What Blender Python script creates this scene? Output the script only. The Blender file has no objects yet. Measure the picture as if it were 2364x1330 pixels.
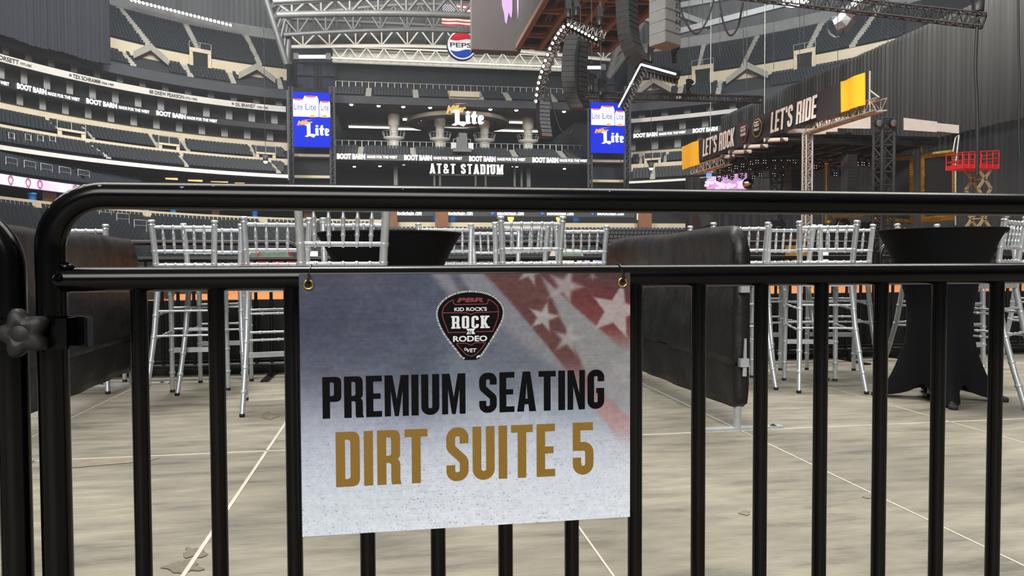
import bpy, math, random
import numpy as np
from mathutils import Vector, Matrix
from mathutils.geometry import tessellate_polygon

# ------------------------------------------------------------------ camera
W, H = 2364, 1330
F = 1705.0                     # focal length in pixels of the 2364 px wide frame
HC = 0.90                      # camera height
_dY = np.array([(905-1182)/F, -(610-665)/F, -1.0]); _dY /= np.linalg.norm(_dY)
_dX = np.array([(11700-1182)/F, -(566-665)/F, -1.0]); _dX -= _dY*_dX.dot(_dY); _dX /= np.linalg.norm(_dX)
_dZ = np.cross(_dX, _dY)
RC = np.array([_dX, _dY, _dZ])
scene = bpy.context.scene
COL = scene.collection
cam_d = bpy.data.cameras.new('camera'); cam = bpy.data.objects.new('camera', cam_d); COL.objects.link(cam)
cam_d.sensor_width = 36.0; cam_d.lens = 36.0*F/W; cam_d.clip_start = 0.02; cam_d.clip_end = 600
_m = Matrix([list(r) for r in RC]).to_4x4(); _m.translation = Vector((0, 0, HC)); cam.matrix_world = _m
scene.camera = cam

# ------------------------------------------------------------------ colour management, world, lights
vs = scene.view_settings
vs.view_transform = 'Standard'; vs.look = 'None'; vs.gamma = 1.0; vs.use_curve_mapping = False; vs.exposure = 0.0
scene.cycles.max_bounces = 6; scene.cycles.diffuse_bounces = 3; scene.cycles.glossy_bounces = 3
scene.cycles.volume_bounces = 0
scene.cycles.use_denoising = True

world = bpy.data.worlds.new('arena_air'); scene.world = world; world.use_nodes = True
nt = world.node_tree; bg = nt.nodes['Background']
tc = nt.nodes.new('ShaderNodeTexCoord'); sx = nt.nodes.new('ShaderNodeSeparateXYZ'); cr = nt.nodes.new('ShaderNodeValToRGB')
nt.links.new(tc.outputs['Generated'], sx.inputs[0]); nt.links.new(sx.outputs['Z'], cr.inputs[0]); nt.links.new(cr.outputs[0], bg.inputs[0])
e = cr.color_ramp.elements
e[0].position = 0.0; e[0].color = (.035, .037, .042, 1)
e[1].position = 1.0; e[1].color = (.55, .52, .46, 1)
k = e.new(.30); k.color = (.06, .065, .072, 1)
k = e.new(.62); k.color = (.42, .41, .38, 1)
bg.inputs[1].default_value = 0.42

def CAM_AT(x, y, d): return Vector(np.array([0, 0, HC])+(RC @ np.array([(x-1182)/F, -(y-665)/F, -1.0]))*d)
def lamp(name, loc, size, power, color=(1, .955, .87), target=None, sy=None):
    d = bpy.data.lights.new(name, 'AREA'); d.shape = 'RECTANGLE'; d.size = size; d.size_y = sy or size
    d.energy = power; d.color = color
    o = bpy.data.objects.new(name, d); COL.objects.link(o); o.location = loc
    if target is not None:
        o.rotation_euler = (Vector(target)-Vector(loc)).to_track_quat('-Z', 'Y').to_euler()
    return o
# stadium floodlights hung under the roof, plus unseen fills added for sign and stage
lamp('flood_fill_bank', (-5, -27, 20), 22, 11500, color=(1, .985, .965), target=(0, 2, .5), sy=15)  # unseen lamp added behind the camera to brighten the sign
lamp('floodlight_row', (2, 10.5, 25), 48, 6500, color=(1, .965, .905), target=(2, 5, 0), sy=4)
lamp('floodlight_row', (2, 19, 25), 50, 6500, color=(1, .965, .905), target=(2, 6, 0), sy=4)
lamp('stage_fill_light', (-2, 14, 30), 6, 17500, color=(1, .97, .93), target=(25, 46, 8))  # unseen fill lamp, added to brighten the stage panels and banner
lamp('roof_floodlight_lamp', tuple(CAM_AT(300, -170, 78)), 5, 13000, color=(.93, .97, 1), target=tuple(CAM_AT(420, 60, 118)))
lamp('roof_floodlight_lamp', tuple(CAM_AT(1850, -130, 84)), 5, 17000, color=(.93, .98, 1), target=tuple(CAM_AT(1700, 60, 120)))
lamp('flood_fill_bank', (-30, 45, 36), 14, 30000, target=(-30, 90, 12))
lamp('flood_fill_bank', (-8, 74, 41), 16, 34000, target=(5, 126, 14))
lamp('flood_fill_bank', (42, 48, 38), 14, 22000, target=(50, 88, 12))

# thin arena haze
_x0, _x1, _y0, _y1, _z0, _z1 = -105, 95, 9, 133, .3, 58
_hz = bpy.data.curves.new('haze', 'CURVE'); _hz.dimensions = '2D'; _hz.fill_mode = 'BOTH'; _hz.extrude = (_z1-_z0)/2
_sp = _hz.splines.new('POLY'); _sp.points.add(3); _sp.use_cyclic_u = True
for _p, _c in zip(_sp.points, ((_x0, _y0), (_x1, _y0), (_x1, _y1), (_x0, _y1))): _p.co = (*_c, 0, 1)
haze = bpy.data.objects.new('haze', _hz); COL.objects.link(haze); haze.location = (0, 0, (_z0+_z1)/2); haze['kind'] = 'stuff'; haze['label'] = 'thin pale haze filling the arena in front of the far decks'; haze['category'] = 'haze'
_hm = bpy.data.materials.new('haze'); _hm.use_nodes = True; _hn = _hm.node_tree; _hn.nodes.remove(_hn.nodes['Principled BSDF'])
_vs = _hn.nodes.new('ShaderNodeVolumeScatter'); _vs.inputs['Color'].default_value = (.86, .92, 1, 1); _vs.inputs['Density'].default_value = .0005; _vs.inputs['Anisotropy'].default_value = .2
_hn.links.new(_vs.outputs[0], _hn.nodes['Material Output'].inputs['Volume']); _hz.materials.append(_hm)

# ------------------------------------------------------------------ pixel <-> place
CAM = np.array([0, 0, HC])
def ray(x, y): return RC @ np.array([(x-1182)/F, -(y-665)/F, -1.0])
def at(x, y, d): return Vector(CAM+ray(x, y)*d)
def PY(x, y, Y): v = ray(x, y); return Vector(CAM+v*(Y/v[1]))
def PX(x, y, X): v = ray(x, y); return Vector(CAM+v*(X/v[0]))
def PZ(x, y, Z=0.0): v = ray(x, y); return Vector(CAM+v*((Z-HC)/v[2]))
V = Vector
X3, Y3, Z3 = V((1, 0, 0)), V((0, 1, 0)), V((0, 0, 1))

# ------------------------------------------------------------------ materials
MATS = {}
def mat(name, color=(.5, .5, .5), rough=.5, metal=0.0, emit=0.0, noise=0.0, scale=8.0, bump=0.0, bscale=None, spec=.5, color2=None, stretch=None, coat=0.0, ecolor=None):
    if name in MATS: return MATS[name]
    m = bpy.data.materials.new(name); m.use_nodes = True; MATS[name] = m
    t = m.node_tree; p = t.nodes['Principled BSDF']; L = t.links.new
    p.inputs['Base Color'].default_value = (*color, 1); p.inputs['Roughness'].default_value = rough
    p.inputs['Metallic'].default_value = metal; p.inputs['Specular IOR Level'].default_value = spec
    if coat: p.inputs['Coat Weight'].default_value = coat; p.inputs['Coat Roughness'].default_value = .12
    if emit:
        p.inputs['Base Color'].default_value = (*[c*.2 for c in color], 1); p.inputs['Specular IOR Level'].default_value = .1
        p.inputs['Emission Color'].default_value = (*(ecolor or color), 1); p.inputs['Emission Strength'].default_value = emit
    if noise or bump:
        co = t.nodes.new('ShaderNodeTexCoord'); mp = t.nodes.new('ShaderNodeMapping'); L(co.outputs['Object'], mp.inputs[0])
        if stretch: mp.inputs['Scale'].default_value = stretch
        n = t.nodes.new('ShaderNodeTexNoise'); n.inputs['Scale'].default_value = scale; n.inputs['Detail'].default_value = 6; L(mp.outputs[0], n.inputs[0])
        if noise:
            mx = t.nodes.new('ShaderNodeMix'); mx.data_type = 'RGBA'
            c2 = color2 or tuple(c*(1-noise) for c in color)
            r = t.nodes.new('ShaderNodeValToRGB'); r.color_ramp.elements[0].position = .35; r.color_ramp.elements[1].position = .68
            L(n.outputs['Fac'], r.inputs[0]); L(r.outputs[0], mx.inputs[0])
            mx.inputs[6].default_value = (*c2, 1); mx.inputs[7].default_value = (*color, 1)
            L(mx.outputs[2], p.inputs['Base Color'])
        if bump:
            n2 = n
            if bscale:
                n2 = t.nodes.new('ShaderNodeTexNoise'); n2.inputs['Scale'].default_value = bscale; n2.inputs['Detail'].default_value = 5; L(mp.outputs[0], n2.inputs[0])
            b = t.nodes.new('ShaderNodeBump'); b.inputs['Strength'].default_value = bump; b.inputs['Distance'].default_value = .02
            L(n2.outputs['Fac'], b.inputs['Height']); L(b.outputs[0], p.inputs['Normal'])
    return m
def rgb(r, g, b):
    f = lambda c: (c/255/12.92) if c <= 10 else ((c/255+.055)/1.055)**2.4
    return (f(r), f(g), f(b))

# ------------------------------------------------------------------ mesh builder
class MB:
    def __init__(s): s.v = []; s.f = []; s.sm = []; s.mi = []
    def add(s, vs_, fs_, smooth=False, mi=0):
        o = len(s.v); s.v += [tuple(q) for q in vs_]
        for q in fs_: s.f.append([i+o for i in q]); s.sm.append(smooth); s.mi.append(mi)
        return s
    def quad(s, a, b, c, d, mi=0): return s.add([a, b, c, d], [(0, 1, 2, 3)], False, mi)
    def frame_box(s, c, ux, uy, uz, mi=0):       # centre + three half vectors
        c, ux, uy, uz = V(c), V(ux), V(uy), V(uz)
        vv = [c+ux*i+uy*j+uz*k for k in (-1, 1) for j in (-1, 1) for i in (-1, 1)]
        return s.add(vv, [(0, 2, 3, 1), (4, 5, 7, 6), (0, 1, 5, 4), (2, 6, 7, 3), (0, 4, 6, 2), (1, 3, 7, 5)], False, mi)
    def box(s, c, sx_, sy_, sz_, rz=0.0, mi=0):
        cc, ss = math.cos(rz), math.sin(rz)
        return s.frame_box(c, V((cc, ss, 0))*sx_/2, V((-ss, cc, 0))*sy_/2, Z3*sz_/2, mi)
    def beam(s, p, q, w, h=None, up=Z3, mi=0):
        p, q = V(p), V(q); d = q-p
        if d.length < 1e-6: return s
        u = V(up).cross(d)
        if u.length < 1e-6*d.length: u = X3.cross(d)
        u.normalize(); n = d.cross(u).normalized()
        return s.frame_box((p+q)/2, d/2, u*(w/2), n*((h or w)/2), mi)
    def tube(s, pts, r, n=10, caps=True, smooth=True, mi=0):
        pts = [V(p) for p in pts]; m = len(pts); rr = r if isinstance(r, (list, tuple)) else [r]*m
        vv = []; u = None
        for i in range(m):
            d = (pts[min(i+1, m-1)]-pts[max(i-1, 0)]).normalized()
            if u is None:
                u = Z3.cross(d)
                if u.length < 1e-3: u = X3.cross(d)
            u = (u-d*u.dot(d)).normalized(); w = d.cross(u)
            for k in range(n):
                a = 2*math.pi*k/n; vv.append(pts[i]+(u*math.cos(a)+w*math.sin(a))*rr[i])
        ff = [(i*n+k, i*n+(k+1) % n, (i+1)*n+(k+1) % n, (i+1)*n+k) for i in range(m-1) for k in range(n)]
        s.add(vv, ff, smooth, mi)
        if caps:
            s.add(vv[:n]+vv[(m-1)*n:], [tuple(range(n))[::-1], tuple(range(n, 2*n))], False, mi)
        return s
    def lathe(s, prof, c=(0, 0, 0), n=20, ax=Z3, smooth=True, mi=0):   # prof: (radius, along axis)
        c = V(c); ax = V(ax).normalized(); u = ax.cross(X3 if abs(ax.x) < .9 else Y3).normalized(); w = ax.cross(u)
        vv = [c+ax*z+(u*math.cos(2*math.pi*k/n)+w*math.sin(2*math.pi*k/n))*r for r, z in prof for k in range(n)]
        ff = [(i*n+k, i*n+(k+1) % n, (i+1)*n+(k+1) % n, (i+1)*n+k) for i in range(len(prof)-1) for k in range(n)]
        return s.add(vv, ff, smooth, mi)
    def poly(s, loops, o, ux, uy, depth=0.0, mi=0):      # 2-D loops (outer first, then holes), extruded by depth along ux x uy
        o, ux, uy = V(o), V(ux), V(uy); nn = ux.cross(uy).normalized()*depth
        tri = tessellate_polygon([[V((p[0], p[1], 0)) for p in lp] for lp in loops])
        fl = [p for lp in loops for p in lp]
        top = [o+ux*p[0]+uy*p[1]+nn for p in fl]
        s.add(top, [tuple(t) for t in tri], False, mi)
        if depth:
            s.add([o+ux*p[0]+uy*p[1] for p in fl], [tuple(t[::-1]) for t in tri], False, mi)
            for lp in loops:
                m = len(lp); a = [o+ux*p[0]+uy*p[1] for p in lp]
                s.add(a+[q+nn for q in a], [(i, (i+1) % m, m+(i+1) % m, m+i) for i in range(m)], False, mi)
        return s
    def mesh(s, name, mats, origin=(0, 0, 0), fix=True):
        me = bpy.data.meshes.new(name); o = V(origin)
        me.from_pydata([(p[0]-o.x, p[1]-o.y, p[2]-o.z) for p in s.v], [], s.f)
        for m in (mats if isinstance(mats, (list, tuple)) else [mats]): me.materials.append(m)
        me.polygons.foreach_set('use_smooth', s.sm); me.polygons.foreach_set('material_index', s.mi)
        if fix and len(s.v) < 60000:
            import bmesh
            b = bmesh.new(); b.from_mesh(me); bmesh.ops.recalc_face_normals(b, faces=b.faces[:]); b.to_mesh(me); b.free()
        me.update(); return me
    def build(s, name, mats, parent=None, local=False, fix=True):
        if parent is not None:
            org = V((0, 0, 0)) if local else world_loc(parent); loc = (0, 0, 0)
        else:
            xs = np.array(s.v); lo, hi = xs.min(0), xs.max(0); org = V(((lo[0]+hi[0])/2, (lo[1]+hi[1])/2, lo[2])); loc = org
        o = bpy.data.objects.new(name, s.mesh(name, mats, org, fix)); COL.objects.link(o); o.location = loc
        if parent is not None: o.parent = parent
        return o
def world_loc(o):
    p = V((0, 0, 0))
    while o is not None: p += V(o.location); o = o.parent
    return p
def tag(o, label, cat, group=None, kind=None):
    o['label'] = label; o['category'] = cat
    if group: o['group'] = group
    if kind: o['kind'] = kind
    return o
def thing(name, label, cat, loc=(0, 0, 0), rz=0.0, group=None):
    o = bpy.data.objects.new(name, None); COL.objects.link(o); o.location = loc; o.rotation_euler = (0, 0, rz); o.empty_display_size = .2
    return tag(o, label, cat, group)
def struct(name, mb, m, fix=True):
    o = mb.build(name, m, fix=fix); o['kind'] = 'structure'; return o
def copy_tree(o, parent=None):
    c = o.copy(); COL.objects.link(c)
    if parent is not None: c.parent = parent
    for ch in list(o.children): copy_tree(ch, c)
    return c
def arc(c, r, a0, a1, n, ux=X3, uy=Z3):
    return [V(c)+V(ux)*r*math.cos(a0+(a1-a0)*i/n)+V(uy)*r*math.sin(a0+(a1-a0)*i/n) for i in range(n+1)]

# ------------------------------------------------------------------ lettering
_txt = {}
def text2d(s, bold=0.012, shear=0.0):
    """outline of a word as flat triangles, scaled to the unit square (bounding box)"""
    key = (s, bold, shear)
    if key in _txt: return _txt[key]
    cu = bpy.data.curves.new('lettering', 'FONT'); cu.body = s; cu.offset = bold; cu.shear = shear; cu.resolution_u = 3
    o = bpy.data.objects.new('lettering', cu); COL.objects.link(o)
    bpy.context.view_layer.update()
    me = bpy.data.meshes.new_from_object(o.evaluated_get(bpy.context.evaluated_depsgraph_get()))
    vv = np.array([v.co[:2] for v in me.vertices]); ff = [tuple(p.vertices) for p in me.polygons]
    bpy.data.objects.remove(o); bpy.data.curves.remove(cu); bpy.data.meshes.remove(me)
    lo, hi = vv.min(0), vv.max(0); vv = (vv-lo)/(hi-lo)
    _txt[key] = (vv, ff); return _txt[key]
def put_text(mb, s, o, ux, uy, bold=0.012, shear=0.0, mi=0):   # o: lower left corner; ux, uy: full width and height vectors
    vv, ff = text2d(s, bold, shear); o, ux, uy = V(o), V(ux), V(uy)
    return mb.add([o+ux*p[0]+uy*p[1] for p in vv], ff, False, mi)
def fillet(pts, n=5):
    out = []; m = len(pts)
    for i, p in enumerate(pts):
        r = p[2] if len(p) > 2 else 0
        a = V((pts[i-1][0], pts[i-1][1])); b = V((p[0], p[1])); c = V((pts[(i+1) % m][0], pts[(i+1) % m][1]))
        if r <= 0: out.append((b.x, b.y)); continue
        u = (a-b); w = (c-b); r = min(r, u.length*.99, w.length*.99); p0 = b+u.normalized()*r; p1 = b+w.normalized()*r
        for k in range(n+1):
            t = k/n; q = p0*(1-t)**2+b*2*t*(1-t)+p1*t*t; out.append((q.x, q.y))
    return out
def stroke(path, t, n=8):
    """polygon of a stroke of width t along a path with rounded corners (x, y, radius)"""
    P = []
    for i, p in enumerate(path):
        if len(p) < 3 or i in (0, len(path)-1): P.append(V((p[0], p[1]))); continue
        a, b, c = V(path[i-1][:2]), V(p[:2]), V(path[i+1][:2]); u, w = a-b, c-b
        u.normalize(); w.normalize(); half = math.acos(max(-1, min(1, u.dot(w))))/2      # half the inner angle
        tl = min(p[2]/math.tan(half), (a-b).length*.5, (c-b).length*.5); r = tl*math.tan(half); bis = (u+w).normalized(); ce = b+bis*(tl/math.cos(half))
        p0, p1 = b+u*tl, b+w*tl; a0 = math.atan2((p0-ce).y, (p0-ce).x); da = (math.atan2((p1-ce).y, (p1-ce).x)-a0+math.pi) % (2*math.pi)-math.pi
        for k in range(n+1): an = a0+da*k/n; P.append(ce+V((math.cos(an), math.sin(an)))*r)
    Q = Strip()
    Lf, Rt = [], []
    for i, p in enumerate(P):
        if i == 0: d = P[1]-P[0]
        elif i == len(P)-1: d = P[-1]-P[-2]
        else: d = (P[i]-P[i-1]).normalized()+(P[i+1]-P[i]).normalized()
        d.normalize(); k = 1.0
        if 0 < i < len(P)-1: k = 1/max(.6, d.dot((P[i+1]-P[i]).normalized()))
        q = V((-d.y, d.x))*t/2*k; Lf.append(p+q); Rt.append(p-q)
    for i in range(len(P)-1): Q.append([(q.x, q.y) for q in (Lf[i], Rt[i], Rt[i+1], Lf[i+1])])
    return Q
class Strip(list): pass
def bar(x0, y0, x1, y1): return [[(x0, y0), (x1, y0), (x1, y1), (x0, y1)]]
T = .165
_s = [[stroke([(.335, .70), (.335, .918, .12), (.083, .918, .12), (.083, .62, .11), (.335, .38, .11), (.335, .083, .12), (.083, .083, .12), (.083, .30)], T)]]
GLYPH = {   # tall condensed block capitals: width, list of [outer, holes...]
 'P': (.42, [[fillet([(0, 0), (0, 1), (.42, 1, .13), (.42, .40, .13), (T, .40), (T, 0)][::-1]), fillet([(T, .54), (T, .87), (.255, .87, .05), (.255, .54, .05)])]]),
 'R': (.43, [[fillet([(0, 0), (0, 1), (.42, 1, .13), (.42, .50, .08), (.37, .465), (.42, .42, .06), (.42, .08), (.44, 0), (.27, 0), (.255, .06), (.255, .40, .05), (T, .40), (T, 0)][::-1]), fillet([(T, .53), (T, .87), (.255, .87, .05), (.255, .53, .05)])]]),
 'E': (.36, [[[(0, 0), (.36, 0), (.36, .14), (T, .14), (T, .44), (.33, .44), (.33, .57), (T, .57), (T, .86), (.36, .86), (.36, 1), (0, 1)]]]),
 'M': (.55, [[[(0, 0), (.14, 0), (.14, .62), (.23, 0), (.32, 0), (.41, .62), (.41, 0), (.55, 0), (.55, 1), (.37, 1), (.275, .42), (.18, 1), (0, 1)]]]),
 'I': (.165, [bar(0, 0, .165, 1)]),
 'U': (.42, [[stroke([(.083, 1), (.083, .083, .12), (.337, .083, .12), (.337, 1)], T)]]),
 'S': (.42, _s),
 'A': (.46, [[[(0, 0), (.165, 0), (.185, .18), (.275, .18), (.295, 0), (.46, 0), (.32, 1), (.14, 1)], [(.203, .32), (.257, .32), (.23, .72)]]]),
 'T': (.42, [[[(.1275, 0), (.2925, 0), (.2925, .86), (.42, .86), (.42, 1), (0, 1), (0, .86), (.1275, .86)]]]),
 'N': (.43, [[[(0, 0), (.14, 0), (.14, .6), (.28, 0), (.43, 0), (.43, 1), (.29, 1), (.29, .42), (.15, 1), (0, 1)]]]),
 'G': (.42, [[stroke([(.337, .70), (.337, .918, .12), (.083, .918, .12), (.083, .083, .12), (.337, .083, .12), (.337, .40)], T)], bar(.22, .40, .4195, .53)]),
 'D': (.43, [[fillet([(0, 0), (0, 1), (.43, 1, .15), (.43, 0, .15)][::-1]), fillet([(T, .14), (T, .86), (.262, .86, .06), (.262, .14, .06)])]]),
 '5': (.41, [[stroke([(.40, .925), (.075, .925), (.075, .6275)], .15)], [stroke([(.0, .545), (.327, .545, .12), (.327, .083, .12), (.083, .083, .12), (.083, .33)], T)]]),
 'L': (.34, [[[(0, 0), (.34, 0), (.34, .14), (T, .14), (T, 1), (0, 1)]]]),
 'O': (.42, [[fillet([(0, 0, .16), (.42, 0, .16), (.42, 1, .16), (0, 1, .16)]), fillet([(T, .14, .05), (T, .86, .05), (.255, .86, .05), (.255, .14, .05)])]]),
 'C': (.42, [[stroke([(.337, .66), (.337, .918, .12), (.083, .918, .12), (.083, .083, .12), (.337, .083, .12), (.337, .34)], T)]]),
 'K': (.45, [bar(0, 0, T, 1), [[(T, .36), (.28, 0), (.46, 0), (.28, .52), (.44, 1), (.27, 1), (T, .64)]]]),
 "'": (.14, [bar(0, .72, .14, 1)]),
 '&': (.50, [[stroke([(.45, .06), (.12, .66), (.12, .93, .1), (.33, .93, .1), (.33, .66, .1), (.08, .36, .12), (.08, .07, .12), (.33, .07, .12), (.44, .42)], .13)]]),
 ' ': (.20, []),
}
SERIF = {'A': [(.08, 0), (.38, 0), (.23, 1)], 'T': [(.21, 0)], 'D': [(.08, 0), (.08, 1)], 'I': [(.083, 0), (.083, 1)], 'U': [(.083, 1), (.337, 1)], 'M': [(.07, 0), (.48, 0), (.07, 1), (.48, 1)],
         'R': [(.08, 0), (.36, 0), (.08, 1)], 'K': [(.083, 0), (.083, 1), (.38, 0), (.36, 1)], 'L': [(.083, 0), (.083, 1)]}
def put_block(mb, s, o, ux, uy, gap=.075, serif=0.0, slant=0.0, depth=0.0, mi=0):
    """condensed block lettering filling the box o + ux + uy"""
    tot = sum(GLYPH[c][0] for c in s)+gap*(len(s)-1); o, ux, uy = V(o), V(ux), V(uy); x = 0.0
    a = ux/tot; b = uy+ux/tot*slant
    for c in s:
        w, pieces = GLYPH[c]
        for lp in pieces:
            for q in ([[c_] for c_ in lp[0]] if isinstance(lp[0], Strip) else [lp]): mb.poly(q, o+a*x, a, b, depth, mi)
        if serif:
            for (cx, cy) in SERIF.get(c, []):
                y0, y1 = (0, .13) if cy == 0 else (.87, 1); mb.poly([[(cx-serif, y0), (cx+serif, y0), (cx+serif, y1), (cx-serif, y1)]], o+a*x+a.cross(b).normalized()*b.length*4e-4, a, b, depth, mi)
        x += w+gap
    return mb

# ------------------------------------------------------------------ palette
M_conc = mat('cream_concrete', rgb(190, 179, 155), .75, noise=.12, scale=.6)
M_dark = mat('dark_structure', rgb(58, 61, 66), .8, noise=.2, scale=.5)
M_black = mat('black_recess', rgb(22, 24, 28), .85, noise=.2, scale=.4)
M_glass = mat('dark_glazing', rgb(12, 16, 25), .5, noise=.2, scale=.3, spec=.2)
M_deck = mat('grey_tread', rgb(38, 42, 46), .85, noise=.2, scale=.8)
M_seat = mat('slate_seat', rgb(38, 45, 54), .55, noise=.15, scale=3)
M_seatd = mat('navy_seat', rgb(23, 31, 39), .6, noise=.15, scale=3)
M_stair = mat('pale_stair', rgb(158, 156, 148), .8, noise=.2, scale=1.5)
M_steel = mat('grey_steel', rgb(92, 95, 96), .5, metal=.3, noise=.15, scale=.7)
M_white = mat('white_steel', rgb(205, 204, 196), .5, noise=.1, scale=1)
M_clad = mat('metal_cladding', rgb(150, 154, 158), .55, metal=.35, noise=.25, scale=.25, stretch=(1, 1, .12))
M_roof = mat('roof_panel', rgb(108, 110, 111), .7, noise=.2, scale=.12)
M_suite = mat('suite_interior', rgb(112, 114, 116), .8, noise=.25, scale=.5)
M_led = mat('led_white', (1, 1, 1), .5, emit=2.2)
M_ledb = mat('led_panel_black', (.012, .012, .014), .4)
M_lamp = mat('lamp_glow', (1, .98, .9), .4, emit=9.0)
M_lampw = mat('lamp_warm', (1, .9, .65), .4, emit=5.0)
M_rail = mat('rail_grey', rgb(165, 168, 170), .4, metal=.5, noise=.1, scale=2)

# ------------------------------------------------------------------ stand rings: plan curves of the bowl, heights in metres
def _q(x, pts):
    (a, A), (b, B), (c, C_) = pts
    return A*(x-b)*(x-c)/((a-b)*(a-c))+B*(x-a)*(x-c)/((b-a)*(b-c))+C_*(x-a)*(x-b)/((c-a)*(c-b))
def Dl(x): return 120/_q(x, ((0, 1.348), (300, 1.145), (665, 1.0)))
def Dr(x): return 129/_q(x, ((1457, 1.0), (1695, 1.07), (2000, 1.20)))
class Ring:
    def __init__(s, D, xref, pw=1.0, d0=None): s.D, s.x, s.pw, s.d0 = D, xref, pw, d0
    def d(s, x): return s.d0*(s.D(x)/s.d0)**s.pw
    def h(s, k, y): return at(s.x, y, s.d(s.x)*k).z           # height of a line seen at image row y at the reference bearing
    def p(s, x, k, h):
        q = at(x, 610, s.d(x)*k); return V((q.x, q.y, h))
    def band(s, mb, a, b, x0, x1, step=15, mi=0):              # a, b = (offset, height)
        n = max(1, int(round((x1-x0)/step))); xs = [x0+(x1-x0)*i/n for i in range(n+1)]
        A = [s.p(x, *a) for x in xs]; B = [s.p(x, *b) for x in xs]
        return mb.add(A+B, [(i, i+1, n+2+i, n+1+i) for i in range(n)], False, mi)
    def solid(s, mb, a, b, th, x0, x1, step=15):               # fascia with thickness th (offset units) going outwards
        s.band(mb, a, b, x0, x1, step); s.band(mb, (a[0]+th, a[1]), (b[0]+th, b[1]), x0, x1, step)
        s.band(mb, b, (b[0]+th, b[1]), x0, x1, step); s.band(mb, a, (a[0]+th, a[1]), x0, x1, step)
    def n(s, x):                                               # inward normal
        t = s.p(x+2, 1, 0)-s.p(x-2, 1, 0); t.normalize(); q = V((-t.y, t.x, 0))
        c = s.p(x, 1, 0)
        return (q if q.dot(-c) > 0 else -q), t
RL = Ring(Dl, 628, 1.0, 120.0); RLL = Ring(Dl, 628, 1.35, 104.0); RR = Ring(Dr, 1480, 1.0, 129.0)

def seat_mesh(mb, o, nrm, t, w=.46):
    o = V(o); b = nrm*-1
    mb.frame_box(o+Z3*.42+nrm*.05, t*w/2, nrm*.2, Z3*.035)
    mb.frame_box(o+Z3*.66+b*.17, t*w/2, b*.04, Z3*.22+b*.04)
def deck(ring, name, a, b, rows, x0, x1, mtread):
    mb = MB()
    for i in range(rows):
        k0 = a[0]+(b[0]-a[0])*i/rows; k1 = a[0]+(b[0]-a[0])*(i+1)/rows; h0 = a[1]+(b[1]-a[1])*i/rows; h1 = a[1]+(b[1]-a[1])*(i+1)/rows
        ring.band(mb, (k0, h0), (k1, h0), x0, x1, 30); ring.band(mb, (k1, h0), (k1, h1), x0, x1, 30)
    return struct(name, mb, mtread)
def seat_spots(ring, a, b, rows, x0, x1, gaps=(), pitch=.56):
    out = []
    for i in range(rows):
        k = a[0]+(b[0]-a[0])*(i+.55)/rows; h = a[1]+(b[1]-a[1])*i/rows; x = x0
        fr = (i+.5)/rows
        while x < x1:
            sp = (ring.p(x+1, k, h)-ring.p(x, k, h)).length
            if not any(g0+(g2-g0)*fr < x < g1+(g3-g1)*fr for g0, g1, g2, g3 in gaps):
                n_, t_ = ring.n(x); out.append((ring.p(x, k, h), n_, t_, i))
            x += pitch/sp
    return out
def stair(ring, mb, a, b, g, rows):                            # g: (front x0, x1, back x0, x1)
    for i in range(rows):
        f0, f1 = i/rows, (i+1)/rows
        k0, k1 = a[0]+(b[0]-a[0])*f0, a[0]+(b[0]-a[0])*f1; h0, h1 = a[1]+(b[1]-a[1])*f0+.08, a[1]+(b[1]-a[1])*f1+.08
        xa0, xa1 = g[0]+(g[2]-g[0])*f0, g[1]+(g[3]-g[1])*f0; xb0, xb1 = g[0]+(g[2]-g[0])*f1, g[1]+(g[3]-g[1])*f1
        mb.quad(ring.p(xa0, k0, h1), ring.p(xa1, k0, h1), ring.p(xb1, k1, h1), ring.p(xb0, k1, h1))
        mb.quad(ring.p(xa0, k0, h0), ring.p(xa1, k0, h0), ring.p(xa1, k0, h1), ring.p(xa0, k0, h1))

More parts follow.
